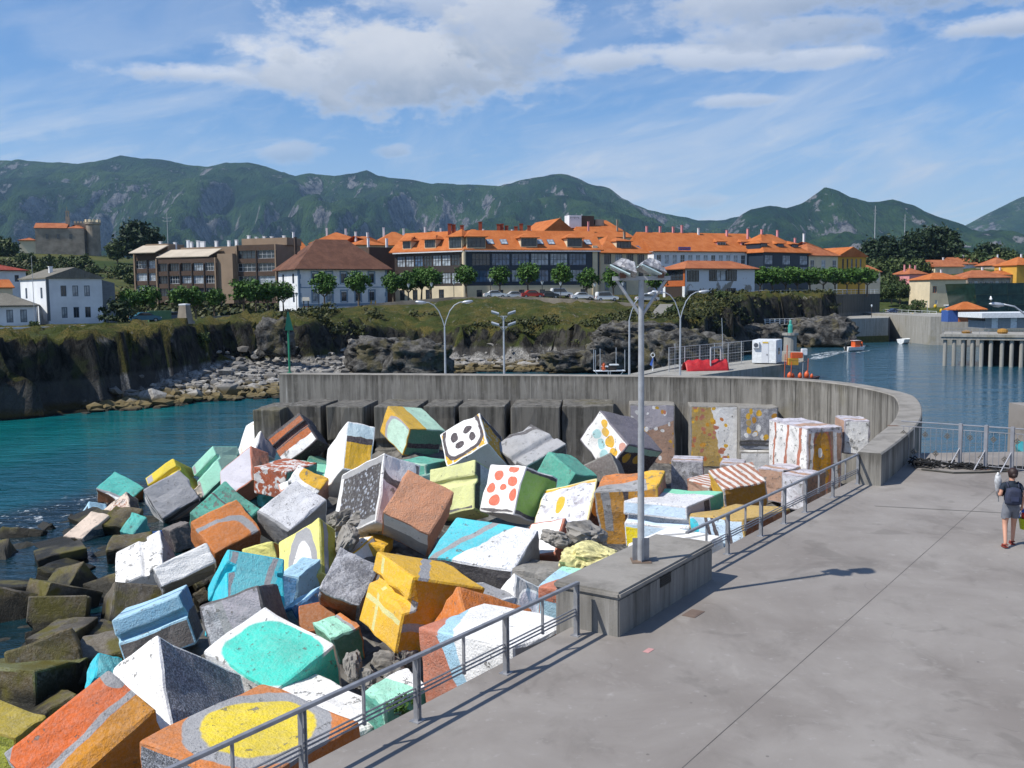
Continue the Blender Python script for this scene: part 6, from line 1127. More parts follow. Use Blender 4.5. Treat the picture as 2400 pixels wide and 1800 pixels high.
# roofs behind
BH = [(742, 852, 600, 566, 546, 262, 'white walled house with orange roof, leftmost behind the brown hipped roof'), (838, 902, 610, 575, 555, 250, 'small orange roofed house right behind the ridge of the brown hipped roof'), (876, 992, 612, 576, 545, 254, 'broad orange roof with a white gable behind the brown block'), (985, 1075, 610, 572, 543, 268, 'orange roof left of the red chimneys'),
      (1060, 1180, 610, 566, 546, 275, 'orange roof far behind the glazed flats, under the red chimneys'), (1185, 1290, 610, 566, 549, 270, 'orange roof between the glazed flats and the pink gable')]
for i, (a, c, pb, pe, pr_, Y, lb) in enumerate(BH): house('orange_roof_house', lb, 'house', a, c, pb, pe, pr_, Y, Y + 4, 12, 'hip', m_cream, m_tile, [(3, 1.0, 2.2, .8, 1.2)], oh=.5, group='orange roofed houses behind the promenade', chim=[(.3, .5, 1.2, m_white), (.7, .45, 1.3, m_white)])
house('white_tall_house', 'narrow white house with tall chimneys left of the brown hipped roof', 'house', 690, 722, 640, 588, 566, 236, 238, 8, 'gable_x', m_white, m_tile, oh=.3, chim=[(.5, .5, 2.2, m_white), (.1, .2, 1.6, m_white)])
t, w, eh, rh, ro = house('pink_gable_house', 'pink gabled building topped by a large orange roof', 'building', 1270, 1352, 610, 548, 513, 272, 276, 16, 'gable_y', m_pink, m_tile, oh=.3, chim=[(.62, .12, 1.6, m_stonew)]); window(t, (w / 2 - .9, -.1, eh + rh * .45), 0, 1.8, 1.0, m_bframe, m_glass, 3)
t, w, eh, rh, ro = house('wide_orange_roof', 'wide orange mansard roof carrying a white rooftop cabin', 'building', 1346, 1482, 610, 556, 517, 280, 286, 16, 'hip', m_cream, m_tile, oh=.5, inset=5, chim=[(.28, .1, 3.4, m_pink), (.8, .15, 3.6, m_stonew)])
b = MB(); b.box(.4, 4.2, 4.5, 8, eh + rh * .55, eh + rh + 1.2); b.build('roof_cabin', m_white, t); b = MB(); b.box(4.3, 8.2, 4.6, 8, eh + rh * .6, eh + rh + 1.1); b.build('lift_house', m_brown, t); b = MB(); b.box(8.8, 11.5, 5, 8, eh + rh * .7, eh + rh + .15); b.build('roof_hatch', m_stonew, t)
sg = MB()
for i in range(7): sg.box(.7 + i * .42, .92 + i * .42, 4.47, 4.495, eh + rh + .25 + .12 * (i % 3), eh + rh + .75)
sg.build('faded_lettering', plain('faded_grey', '#8a8d92', .8), t)
t, w, eh, rh, ro = house('dormer_block', 'beige block with one big dormer, right of the glazed flats', 'building', 1407, 1518, 706, 594, 553, 222, 228, 12, 'hip', m_cream, m_tile, [(4, 8.3, 10.6, 1.9, 1.0, m_navy), (3, 5.4, 7.4, 1.4, 1.2, m_bronze), (3, 2.4, 4.4, 1.2, 1.2, m_bronze)], oh=.7, chim=[(.75, .4, 1.8, m_stonew)], nv=3); dormer(ro, w * .40, 1.2, eh + .7, 4.0, 2.1, 5, m_navy, m_cream, m_tile, 4); skylight(ro, w * .15, 2, eh + 1.6, R(32)); skylight(ro, w * .9, 2, eh + 1.6, R(32))
t, w, eh, rh, ro = house('white_hotel', 'long white hotel with galleries, dormers and a blue rooftop sign', 'building', 1532, 1786, 704, 590, 547, 234, 246, 15, 'gable_x', m_white, m_tile, [(14, 8.6, 10.8, 1.25, .8, m_wframe), (12, 5.6, 7.6, 1.2, 1.0, m_wframe)], oh=.5, chim=[(.08, .5, 1.5, m_pink), (.2, .5, 1.5, m_pink), (.32, .5, 1.5, m_pink), (.40, .5, 1.9, m_pink), (.54, .45, 1.7, m_white), (.80, .42, 1.6, m_pink)], nv=2, nh=2)
dormer(ro, w * .62, 2.4, eh + .9, 2.6, 1.7, 5, m_wframe, m_pink, m_tile, 3); dormer(ro, w * .85, 2.4, eh + .9, 2.6, 1.7, 5, m_wframe, m_pink, m_tile, 3)
for u in (.12, .22, .30, .38, .46, .72): skylight(ro, u * w, 3.6, eh + 2.3, R(30), .8, 1.0)
b = MB(); b.box(-.5, -.32, -.5, 15.5, eh - .02, eh + .1); b.build('verge', m_wframe, t)
b = MB(); b.box(w * .2, w * .2 + 3.4, -.9, -.86, eh + .35, eh + 1.15, 0)
for i in range(8): b.box(w * .2 + .25 + i * .38, w * .2 + .47 + i * .38, -.93, -.905, eh + .5 + .08 * (i % 2), eh + .98, 1)
b.build('rooftop_sign', [plain('sign_blue', '#3b5fae', .5), plain('sign_red', '#c85a50', .5)], t)
t, w, eh, rh, ro = house('blue_gallery_flats', 'flats with dark blue framed white galleries left of the yellow gable', 'building', 1788, 1894, 704, 592, 550, 240, 250, 13, 'hip', m_navy, m_tile, [(3, 8.7, 11.0, 3.0, .5, m_navy), (3, 5.9, 8.2, 3.0, .5, m_navy)], oh=.6, gl=(m_curt,), nv=5, nh=2, chim=[(.1, .5, 1.2, m_pink), (.4, .5, 1.2, m_pink), (.75, .5, 1.2, m_pink)])
for u in (.04, .40, .72): dormer(ro, w * u, 1.6, eh + .5, 2.6, 1.8, 4.5, m_bframe, m_navy, m_tile, 3)
house('grey_tile_house', 'brown tiled house with pale gallery between the blue galleries and the yellow gable', 'house', 1894, 1962, 704, 600, 568, 250, 256, 13, 'hip', m_cream, m_tile2, [(3, 7.6, 10.2, 1.5, .6, m_wframe), (2, 4.8, 6.4, 1.0, 1.0)], [(2, 5, 7, 1.2, 2)], oh=.6, chim=[(.2, .5, 1.0, m_pink), (.5, .5, 2.2, m_white)], nv=2, nh=2)
house('yellow_gable_house', 'ochre yellow house with tall windows and an orange gable roof', 'house', 1962, 2027, 704, 602, 580, 262, 267, 12, 'gable_y', m_yellow, m_tile, [(5, 7.6, 11.0, .62, 1.6, m_bronze)], [(2, 6.5, 9.5, 1.2, 2.5, m_bronze)], oh=.5)
house('low_terrace_house', 'low houses with worn orange roofs at the end of the tree row', 'house', 2022, 2062, 704, 638, 622, 268, 272, 9, 'gable_x', m_cream, m_tile2, [(2, 5.4, 6.6, .8, .8)], oh=.4)
# cottage with peeling plaster
def fn_peel(t, b):
    co = objco(t); x, y, z = t.sep(co); n = t.noise(co, .42, 6.0, .62, .4); m = t.math('ADD', n, t.math('MULTIPLY', t.math('SUBTRACT', 2.6, z), .06)); k = t.mix(t.ramp(m, .50, .55), lin('#d2d6da'), t.mix(t.noise(co, 2.0, 4.0), lin('#7d7a74'), lin('#a09a90'))); k = t.mix(t.ramp(t.noise(co, .3, 3.0), .60, .64), k, lin('#9b6a58')); t.put(b.inputs['Base Color'], k); b.inputs['Roughness'].default_value = .95
t, w, eh, rh, ro = house('peeling_cottage', 'hip roofed cottage with peeling white plaster and an orange timber end', 'house', 1606, 1768, 708, 631, 613, 188, 197, 6.5, 'hip', material('peeling_plaster', fn_peel), m_tile2, [(1, 4.0, 6.0, 3.0, .3, m_bronze), ], (), oh=.8, fm=m_bronze)
for u0, u1, v0, v1 in ((.4, 3.3, 3.9, 6.0), (5.9, 7.8, 4.0, 6.1), (10.3, 13.0, 4.0, 6.1), (10.6, 12.8, .2, 2.6), (.6, 3.0, .4, 2.2)): window(t, (u0, -.14, v0), 0, u1 - u0, v1 - v0, m_bronze, m_glass, 4, 3, .1)
b = MB(); b.box(-.14, -.02, .0, 6.5, 3.0, 4.1, 0); b.box(-.14, -.02, .0, .5, 4.1, 6.4, 0); b.box(-.14, -.02, 6.0, 6.5, 4.1, 6.4, 0); b.box(-.16, -.02, .0, .7, -1, 3.0, 1); b.box(-.16, -.02, 5.8, 6.5, -1, 3.0, 1); b.build('timber_end', [m_oframe, m_wframe], t); window(t, (-.14, 6.0, 4.15), -math.pi / 2, 5.5, 2.0, m_bronze, m_glass, 5, 3, .08); b = MB(); b.box(-.05, -.02, .7, 5.8, -1, 3.0); b.build('porch_shade', m_bronze, t)  # last panel: flat dark colour standing in for shade inside the porch
# town across the harbour
RT_ = [('pink_town_house', 'pinkish house with a row of chimneys across the harbour', 2130, 2172, 700, 643, 629, 340, 8, 'hip', m_pink, m_tile2, [(2, 2.5, 4, .9, .8), (2, 5.2, 6.6, .9, .8)]), ('harbour_house', 'cream house on a stone base with a bright orange hipped roof', 2178, 2262, 722, 656, 640, 300, 10, 'hip', m_cream, m_tile, [(3, 4.6, 6.6, 1.4, 1.0, m_oframe), (2, 1.2, 2.4, .8, 2.0)]), ('gallery_house', 'brown roofed house with a white gallery above the green glass building', 2266, 2366, 722, 652, 634, 310, 11, 'hip', m_stonew, m_tile2, [(8, 6.0, 8.4, 1.1, .5, m_wframe)]),
       ('roof_cluster_house', 'orange roof stepping up behind the harbour houses, left one', 2190, 2256, 690, 626, 610, 360, 10, 'gable_x', m_cream, m_tile2, [(3, 6, 7.4, .9, 1)]), ('roof_cluster_house', 'orange roof stepping up behind the harbour houses, second from the left', 2240, 2300, 680, 620, 604, 380, 10, 'gable_x', m_white, m_tile2, [(3, 6, 7.4, .9, 1)]), ('roof_cluster_house', 'square orange roof before the trees, second from the right edge', 2332, 2378, 690, 622, 603, 370, 10, 'hip', m_stonew, m_tile2, [(2, 6, 7.4, .9, 1)]), ('orange_edge_house', 'yellowish house with orange roof cut by the right edge', 2380, 2440, 720, 622, 603, 330, 10, 'hip', m_yellow, m_tile, [(3, 5, 8, .9, .8)]), ('roof_cluster_house', 'small orange roof just above the green glass building', 2340, 2385, 700, 645, 634, 330, 9, 'hip', m_cream, m_tile, [])]
for nm_, lb, a, c, pb, pe, pr_, Y, dp, rf, wm, rm, rows in RT_: house(nm_, lb, 'house', a, c, pb, pe, pr_, Y, Y + 3, dp, rf, wm, rm, rows, oh=.5, group='houses across the harbour' if 'cluster' in nm_ else None, chim=[(.2, .5, 1.2, m_pink), (.5, .5, 1.2, m_pink), (.8, .5, 1.0, m_pink)] if 'pink' in nm_ else [(.6, .5, 1.0, m_white)])
gA = at(2290, 735, 226); gB_ = at(2292, 735, 226); gg = thing('green_glass_hall', 'dark green glass hall with a slanted front at the right edge', 'building', (at(2292, 740, 226).x, 226, -.6)); hg = at(2292, 664, 226).z + .6; b = MB(); b.add([(0, 0, 0), (34, 4, 0), (34, 18, 0), (0, 14, 0), (-1.6, -1.2, hg), (34, 3, hg), (34, 18, hg), (-1.6, 14, hg)], [(0, 1, 5, 4), (1, 2, 6, 5), (2, 3, 7, 6), (3, 0, 4, 7), (4, 5, 6, 7)]); b.build('glass_wall', material('green_glass', fn_glass((.012, .030, .024), .12)), gg)
for i in range(1, 9): u = i / 9; b = MB(); b.tube([(34 * u, 4 * u - .02, 0), (-1.6 + 35.6 * u, -1.2 + 4.2 * u - .05, hg)], .05, 4); b.build('mullion', plain('green_frame', '#26382f', .5), gg)
for v in (.33, .66): b = MB(); b.tube([(-1.6 * v, -1.2 * v - .05, hg * v), (34, 4 - v - .05, hg * v)], .05, 4); b.build('transom', plain('green_frame', '#26382f', .5), gg)
# ------------------------------------------------------------------ trees
def fn_leaf(c1, c2, c3):
    def fn(t, b):
        g = t.new('ShaderNodeNewGeometry'); r_ = g.outputs['Random Per Island']; oi = t.new('ShaderNodeObjectInfo').outputs['Random']
        c = t.mix(r_, c1, c2); c = t.mix(t.math('MULTIPLY', t.ramp(t.noise(objco(t), .8, 3.0), .5, .7), .6), c, c3); c = t.mix(t.math('MULTIPLY', oi, .3), c, c3)
        t.put(b.inputs['Base Color'], c); b.inputs['Roughness'].default_value = .6; b.inputs['Specular IOR Level'].default_value = .3
        b.inputs['Transmission Weight'].default_value = 0.0
    return fn
m_leaf = material('leaf_green', fn_leaf((.040, .105, .014), (.095, .185, .030), (.030, .075, .012))); m_leafd = material('leaf_dark', fn_leaf((.012, .028, .011), (.032, .058, .020), (.018, .034, .012))); m_leafm = material('leaf_mid', fn_leaf((.026, .055, .013), (.062, .095, .024), (.075, .085, .022)))
m_bark = plain('bark', '#6a5c4c', .9, var=.3, nsc=6)
def crown_mesh(name, ctr, rad, nclump, nleaf, ls, seed, mat, hollow=.35):
    r_ = random.Random(seed); v, f = [], []
    for _ in range(nclump):
        while True:
            d = Vector((r_.uniform(-1, 1), r_.uniform(-1, 1), r_.uniform(-1, 1)))
            if hollow < d.length < 1: break
        lump = .82 + .30 * noise.noise(d.normalized() * 1.7 + Vector((seed, 0, 0))); cc = Vector((ctr[0] + d.x * rad[0] * lump, ctr[1] + d.y * rad[1] * lump, ctr[2] + d.z * rad[2] * lump)); cr = .26 * min(rad) * r_.uniform(.7, 1.3)
        for _ in range(nleaf):
            p = cc + Vector((r_.gauss(0, .5), r_.gauss(0, .5), r_.gauss(0, .4))) * cr; n_ = (Vector((r_.gauss(0, 1), r_.gauss(0, 1), r_.gauss(.5, 1))) + d * .6).normalized(); a = n_.orthogonal().normalized(); a = (a * math.cos(r_.random() * 6.3) + n_.cross(a) * math.sin(r_.random() * 6.3)).normalized(); c_ = n_.cross(a); s = ls * r_.uniform(.6, 1.3); b_ = len(v)
            v += [p - a * s, p - c_ * s * .5 + n_ * s * .12, p + a * s, p + c_ * s * .5 + n_ * s * .12]; f.append((b_, b_ + 1, b_ + 2, b_ + 3))
    me = bpy.data.meshes.new(name); me.from_pydata([tuple(q) for q in v], [], f); me.materials.append(mat); return me
def trunk_mesh(name, h, r0, top, seed, n=5):
    r_ = random.Random(seed); b = MB(); lean = Vector((r_.uniform(-.06, .06), r_.uniform(-.06, .06), 0)); b.tube([(0, 0, -.4), tuple(lean * h * .5 + Vector((0, 0, h * .5))), tuple(lean * h + Vector((0, 0, h)))], [r0 * 1.25, r0, r0 * .8], 7)
    for i in range(n): a = i * 6.28 / n + r_.random(); q = Vector((math.cos(a), math.sin(a), .9 + r_.random() * .5)); p = lean * h + Vector((0, 0, h * .97)); b.tube([tuple(p), tuple(p + q * top * .45), tuple(p + q * top * .8 + Vector((0, 0, top * .2)))], [r0 * .55, r0 * .35, r0 * .1], 5)
    o = b.build(name, m_bark); me = o.data; bpy.data.objects.remove(o); return me
PT = [(trunk_mesh('trunk', 2.0, .14, 1.4, s), crown_mesh('crown', (0, 0, 3.9), (2.05, 2.05, 1.75), 95, 17, .25, s, m_leaf)) for s in (1, 2, 3)]
def plant_tree(name, label, px, py, Y, kind, sc, cat='tree', group=None, zs=1.0, z=None):
    p = at(px, py, Y); zz = ground_z(p.x, Y) if z is None else z; t = thing(name, label, cat, (p.x, Y, zz), random.random() * 6.3, group); tr, cr = kind
    if tr: link(bpy.data.objects.new('trunk', tr), t)
    link(bpy.data.objects.new('crown', cr), t); t.scale = (sc, sc, sc * zs); return t
LT = [(306, 118, 146, 'leftmost of the pollarded trees, beside the dark bush by the white house'), (347, 0, 148, 'pollarded tree second from the left, left of the orange roof patch'), (423, 0, 150, 'pollarded tree behind the small stone tower, left one'), (458, 0, 152, 'pollarded tree just right of the small stone tower'), (502, 0, 156, 'pollarded tree in front of the left part of the flats'), (570, 0, 160, 'pollarded tree before the right end of the flats'), (600, 0, 164, 'pollarded tree at the right end of the flats, in the thick of the group'), (628, 0, 166, 'pollarded tree left of the white institution corner'), (664, 0, 168, 'bright pollarded tree at the corner of the white institution'),
      (760, 0, 176, 'round tree before the white institution, left one'), (840, 0, 178, 'round tree before the white institution, right one'), (922, 0, 182, 'round tree right of the white institution, first of four'), (957, 0, 184, 'round tree right of the white institution, second of four'), (987, 0, 186, 'round tree before the left gallery facade, third of four'), (1010, 0, 184, 'round tree before the left gallery facade, fourth of four'), (1094, 0, 186, 'round tree at the corner pier of the glazed flats'), (1172, 0, 188, 'small round tree right of the corner pier, before the glazed flats'), (1238, 0, 188, 'round tree above the red parked car'), (1313, 0, 188, 'round tree before the right third of the glazed flats'), (1377, 0, 188, 'round tree at the right end of the glazed flats'), (1438, 0, 186, 'round tree just left of the wrapped floodlights'), (1543, 0, 186, 'round tree behind the right floodlight, by the cottage')]
for i, (px, _, Y, lb) in enumerate(LT): plant_tree('pollard_tree', lb, px, 700, Y, PT[i % 3], (1.10 + .16 * ((i * 7) % 4) / 4) * (.80 if i < 5 else .92 if i < 9 else 1), group='pollarded trees along the promenade')
RL_ = [1782, 1812, 1842, 1870, 1900, 1930, 1958, 1985, 2012, 2032]
for i, px in enumerate(RL_): plant_tree('promenade_tree', '%s tree of the dense row right of the peeling cottage, counted from the left' % ['first', 'second', 'third', 'fourth', 'fifth', 'sixth', 'seventh', 'eighth', 'ninth', 'tenth'][i], px, 690, 203 + i * 2.2, PT[i % 3], 1.35, group='trees of the right promenade row', zs=.8, z=4.6)
BT = [(trunk_mesh('trunk', 5, .35, 5, s), crown_mesh('crown', (0, 0, 11), (5.2, 5.2, 7.5), 190, 20, .75, s + 20, m_leafd, .2)) for s in (1, 2)] + [(trunk_mesh('trunk', 4, .35, 4, 5), crown_mesh('crown', (0, 0, 8.2), (6.5, 6.5, 4.8), 190, 20, .7, 31, m_leafd, .2)), (trunk_mesh('trunk', 3, .3, 3, 6), crown_mesh('crown', (0, 0, 6.2), (5.4, 5.4, 4.4), 150, 20, .62, 32, m_leafm, .2))]
WT = [(2042, 400, 0, 1.0, 'leftmost tall dark tree of the wooded hill'), (2078, 392, 0, 1.05, 'tall dark tree left of the middle of the wood'), (2112, 398, 1, .9, 'dark tree below the thin mast'), (2140, 385, 1, 1.12, 'dark tree left of the tallest in the wood'), (2172, 395, 0, 1.22, 'tall dark tree beside the tallest one'), (2205, 400, 1, 1.28, 'tallest dark tree of the wood'), (2232, 396, 0, 1.05, 'dark tree right of the tallest one'), (2262, 388, 3, 1.2, 'rounded tree right of the tall dark ones'), (2290, 392, 3, 1.25, 'yellowish rounded tree in the wood'), (2325, 420, 2, 1.3, 'broad umbrella shaped pine above the roofs'), (2352, 396, 3, 1.3, 'rounded green tree above the roofs at the right'), (2395, 400, 3, 1.2, 'rounded tree at the right edge above the roofs'), (2056, 372, 3, 1.0, 'lower tree before the left end of the wood'), (2100, 368, 3, 1.0, 'lower tree above the pink town house'), (2150, 364, 3, .95, 'lower tree behind the pink chimneys'), (2072, 318, 3, .62, 'low dark tree right of the yellow gable, lower left of the wood'), (2092, 306, 3, .60, 'low tree at the head of the harbour, left one'), (2112, 312, 3, .66, 'low tree at the head of the harbour, right one'), (2085, 345, 3, .9, 'tree filling the lower left of the wood'), (2125, 350, 3, .85, 'tree just left of the pink town house'), (1985, 420, 2, .9, 'dark tree behind the yellow gable, right one'), (1880, 430, 2, .8, 'dark tree behind the blue gallery roofs'), (1955, 420, 2, .8, 'dark tree behind the yellow gable, left one')]
for i, (px, Y, k, sc, lb) in enumerate(WT): plant_tree('hill_tree', lb, px, 600, Y, BT[k], sc * (1.06 if k < 3 else 1.05), group='trees of the wooded hill', z=(7 if Y > 352 else 1.5) if px > 2020 else 8)
plant_tree('evergreen_oak', 'big round dark tree on the hill right of the church', 328, 585, 372, BT[2], 1.35, z=ground_z(at(328, 585, 372).x, 372) - 1.5); plant_tree('young_tree', 'smaller bright tree left of the big round hill tree', 274, 585, 368, BT[3], .85, z=ground_z(at(274, 585, 368).x, 368) - .5)
for i, (px, Y, sc, lb) in enumerate([(10, 370, 1.3, 'dark trees at the left edge below the church, biggest'), (60, 330, .8, 'dark bush tree under the church porch'), (115, 325, .75, 'bush tree under the church nave, left one'), (150, 322, .8, 'bush tree under the church nave, middle one'), (190, 320, .95, 'bush tree under the round tower'), (285, 300, .7, 'bush tree on the meadow right of the white house'), (310, 262, .6, 'bush tree left of the flats, upper one'), (95, 290, .6, 'bush tree above the red roofed house'), (140, 280, .6, 'bush tree above the white house chimney'), (215, 300, .55, 'bush tree in the middle of the meadow hedge')]): p = at(px, 600, Y); plant_tree('bush_tree', lb, px, 600, Y, BT[3], sc * .8, group='bush trees on the church hill', z=ground_z(p.x, Y) - 3.2 * sc)
SB = [(None, crown_mesh('crown', (0, 0, .7), (1.1, 1.1, .9), 34, 14, .16, s, m, .1)) for s, m in ((41, m_leafd), (42, m_leafm), (43, m_leafm))]
for i, (px, Y, k, sc, lb) in enumerate([(270, 134, 0, 2.3, 'big dark bush at the right corner of the white house'), (470, 113, 1, 1.1, 'low bush on the cliff edge by the stone tower'), (2150, 268, 1, 2.6, 'bright bush on the slope below the harbour houses'), (2120, 262, 2, 1.8, 'smaller bush left of the bright harbour bush'), (1575, 150, 2, 1.3, 'yellow green bush beside the path under the cottage'), (1690, 172, 1, 1.6, 'bush below the cottage'), (1945, 196, 2, 2.2, 'brownish bush on the cliff below the tree row'), (75, 120, 1, .8, 'flowering bush at the annex wall')]): plant_tree('bush', lb, px, 700, Y, SB[k], sc, 'bush', 'bushes about the headland')
# scrub over the cliff edge and slopes: nobody could count it
sv, sf = [], []; r_ = random.Random(12); cnt = 0
while cnt < 2200:
    x, y = r_.uniform(-80, 92), r_.uniform(64, 225); i, j = int((x + 126) / .8), int((y - 52) / .8); d, w = D[j, i], BW[j, i]
    if not (w + 1.2 < d < w + (14 if x < 36 else 9)): continue
    if noise.noise(Vector((x * .11, y * .11, 4))) < (-.12 if x > -30 else .1) + (.02 if x > -30 else .05) * (d - w): continue
    z = float(Z[j, i]); s = r_.uniform(.35, .95); cnt += 1
    for _ in range(16):
        p = Vector((x + r_.gauss(0, .45) * s, y + r_.gauss(0, .45) * s, z + abs(r_.gauss(.1, .35)) * s)); n_ = Vector((r_.gauss(0, 1), r_.gauss(0, 1), r_.gauss(.6, .8))).normalized(); a = n_.orthogonal().normalized(); c_ = n_.cross(a); q = .30 * s; b_ = len(sv); sv += [tuple(p - a * q), tuple(p - c_ * q * .6), tuple(p + a * q), tuple(p + c_ * q * .6)]; sf.append((b_, b_ + 1, b_ + 2, b_ + 3))
cnt = 0
while cnt < 900:      # hedges and thickets on the slope below the church
    x, y = r_.uniform(-240, -50), r_.uniform(165, 345)
    if noise.noise(Vector((x * .02, y * .055, 9))) < .08: continue
    z = ground_z(x, y) - .2; s = r_.uniform(1.2, 2.6); cnt += 1
    for _ in range(22):
        p = Vector((x + r_.gauss(0, .5) * s, y + r_.gauss(0, .5) * s, z + abs(r_.gauss(.15, .4)) * s)); n_ = Vector((r_.gauss(0, 1), r_.gauss(0, 1), r_.gauss(.6, .8))).normalized(); a = n_.orthogonal().normalized(); c_ = n_.cross(a); q = .28 * s; b_ = len(sv); sv += [tuple(p - a * q), tuple(p - c_ * q * .6), tuple(p + a * q), tuple(p + c_ * q * .6)]; sf.append((b_, b_ + 1, b_ + 2, b_ + 3))
me = bpy.data.meshes.new('scrub'); me.from_pydata(sv, [], sf); me.materials.append(material('scrub_leaf', fn_leaf((.020, .034, .010), (.085, .080, .022), (.045, .060, .016)))); tag(link(bpy.data.objects.new('scrub', me)), kind='stuff')
# hedge along the promenade and a weed by the railing
hg_ = crown_mesh('hedge', (0, 0, .5), (7, .5, .55), 130, 16, .16, 77, m_leafd, 0); o = link(bpy.data.objects.new('hedge', hg_)); p = at(590, 720, 158); o.location = (p.x, 158, ground_z(p.x, 158)); o.rotation_euler = (0, 0, .35); tag(o, 'clipped dark hedge left of the white institution', 'hedge')
wd = crown_mesh('weed', (0, 0, .12), (.30, .25, .2), 26, 10, .045, 88, m_leaf, 0); o = link(bpy.data.objects.new('weed', wd)); o.location = at(945, 1672, 15.4); tag(o, 'small green weed growing behind the near railing', 'weed')
# ------------------------------------------------------------------ cars
def make_car(van=False):
    root = bpy.data.objects.new('parked_car', None); COL.objects.link(root); h = 1.46 if not van else 1.75
    prof = [(-2.05, .35), (-2.1, .62), (-2.02, .88), (-1.75, .95), (-1.35 if not van else -2.0, .97), (-.75 if not van else -1.75, h - .04), (-.2, h), (.45, h - .02), (1.05, 1.0), (1.85, .86), (2.1, .66), (2.1, .36)]
    b = MB(); n = len(prof)
    def ring(y, ins): return [(x * (1 - ins * .02), y, z if z < .99 else z - ins * .04) for x, z in prof]
    vs = ring(-.84, 1) + ring(-.86, 0) + ring(.86, 0) + ring(.84, 1); f = [tuple(range(n))[::-1], tuple(range(3 * n, 4 * n))]
    for k in range(3):
        for i in range(n): f.append((k * n + i, k * n + (i + 1) % n, (k + 1) * n + (i + 1) % n, (k + 1) * n + i))
    b.add(vs, f); body = b.build('body', plain('car_paint', '#d4d6d8', .25), root, bevel=.03)
    for s in (-1, 1):
        b = MB(); y = s * .875
        x0 = -1.2 if not van else -1.7
        b.add([(x0, y, 1.0), (.95, y, 1.0), (.42, y, h - .1), (-.68 if not van else -1.6, y, h - .12)], [(0, 1, 2, 3)] if s < 0 else [(3, 2, 1, 0)]); b.build('side_window', m_glass, root)
        for x in (-1.32, 1.30):
            b = MB(); b.lathe([(.18, -.1), (.31, -.1), (.31, .1), (.18, .1)], 14); w_ = b.build('wheel', plain('tyre', '#1b1b1c', .9), root); w_.rotation_euler = (R(90), 0, 0); w_.location = (x, s * .78, .31); b = MB(); b.lathe([(.03, -.11), (.19, -.105), (.19, .105), (.03, .11)], 10); b.build('rim', plain('rim', '#9a9da2', .35, .8), w_)
        b = MB(); b.box(2.02, 2.115, s * .72 - .14, s * .72 + .14, .62, .76); b.build('headlight', plain('headlight', '#dfe5ea', .1), root); b = MB(); b.box(-2.11, -2.03, s * .72 - .1, s * .72 + .1, .66, .86); b.build('tail_light', plain('tail_light', '#8e1f1c', .2), root)
    b = MB(); b.add([(1.02, -.74, 1.04), (1.02, .74, 1.04), (.50, .66, h - .07), (.50, -.66, h - .07)], [(0, 1, 2, 3)]); ws = b.build('windscreen', m_glass, root); ws.location = (.035, 0, .02)
    return root
car0, van0 = make_car(), make_car(True); first = {0: True, 1: True}
CARS = [(1160, 181, 0, '#d9dbdd', 'white car parked leftmost before the glazed flats'), (1207, 182, 0, '#c4c8cc', 'silver car parked left of the red one'), (1247, 182, 0, '#a32a22', 'red car parked before the glazed flats'), (1284, 183, 0, '#2c3138', 'dark car parked right of the red one'), (1315, 184, 1, '#d6d8da', 'white van parked right of the dark car'), (1364, 181, 0, '#dcdee0', 'white saloon parked before the right end of the glazed flats'), (1421, 179, 1, '#e0e2e4', 'big white van on the road left of the wrapped floodlights'), (1516, 181, 0, '#b4b9c0', 'silver car half hidden right of the tall lamp post'), (338, 140, 0, '#3d6f86', 'blue green car under the leftmost pollarded trees'), (408, 146, 0, '#4a5a70', 'dark blue car left of the small stone tower'), (2098, 268, 0, '#33415e', 'dark blue car parked on the far quay')]
for px, Y, k, colr, lb in CARS:
    o = (car0, van0)[k] if first[k] else copy_tree((car0, van0)[k]); first[k] = False; p = at(px, 700, Y); o.location = (p.x, Y, ground_z(p.x, Y) + .02); o.rotation_euler = (0, 0, R(12) if px > 900 else R(30)); o.name = 'parked_car'; tag(o, lb, 'car', 'cars parked on the promenade')
    for c_ in o.children:
        if c_.name.startswith('body'): c_.material_slots[0].link = 'OBJECT'; c_.material_slots[0].material = plain('car_' + colr, colr, .25, 0, .02)
# ------------------------------------------------------------------ promenade lanterns, wall, small things
def lantern(px, Y, lb):
    p = at(px, 700, Y); t = thing('promenade_lantern', lb, 'lantern', (p.x, Y, ground_z(p.x, Y)), 0, 'lanterns along the promenade'); b = MB(); b.tube([(0, 0, 0), (0, 0, 2.9)], [.07, .05], 7); b.build('pole', m_dark, t); b = MB(); b.lathe([(.06, 2.9), (.10, 2.95), (.28, 3.45), (.30, 3.5)], 8); b.build('shade', plain('lantern_white', '#c9d4dc', .3), t); b = MB(); b.lathe([(.33, 3.5), (.2, 3.62), (.03, 3.68)], 8); b.build('cap', m_dark, t)
for i, (px, Y) in enumerate([(695, 174), (747, 175), (869, 178), (958, 178), (1012, 178), (1064, 179), (1150, 180), (1271, 180), (1314, 180), (1394, 178), (1460, 177)]): lantern(px, Y, ['lantern at the corner of the white institution', 'lantern before the left end of the white institution', 'lantern at the right end of the white institution', 'lantern before the second round tree of the four', 'lantern before the fourth round tree of the four', 'lantern left of the corner pier tree', 'lantern right of the corner pier, above the first white car', 'lantern right of the red car', 'lantern before the white van', 'lantern at the right end of the glazed flats', 'lantern left of the wrapped floodlights'][i])
ob = at(434, 757, 114); ot = thing('stone_tower', 'small tapered white stone tower on the grass at the cliff edge', 'tower', (ob.x, 114, ob.z - .1)); b = MB(); b.lathe([(1.15, 0), (1.1, .3), (.92, .35), (.62, 2.1), (.62, 2.15)], 4); q = b.build('shaft', m_stonew, ot); q.rotation_euler = (0, 0, .5); b = MB(); b.lathe([(.66, 2.152), (.66, 2.3), (.1, 2.34)], 4); q = b.build('cap', m_white, ot); q.rotation_euler = (0, 0, .5)
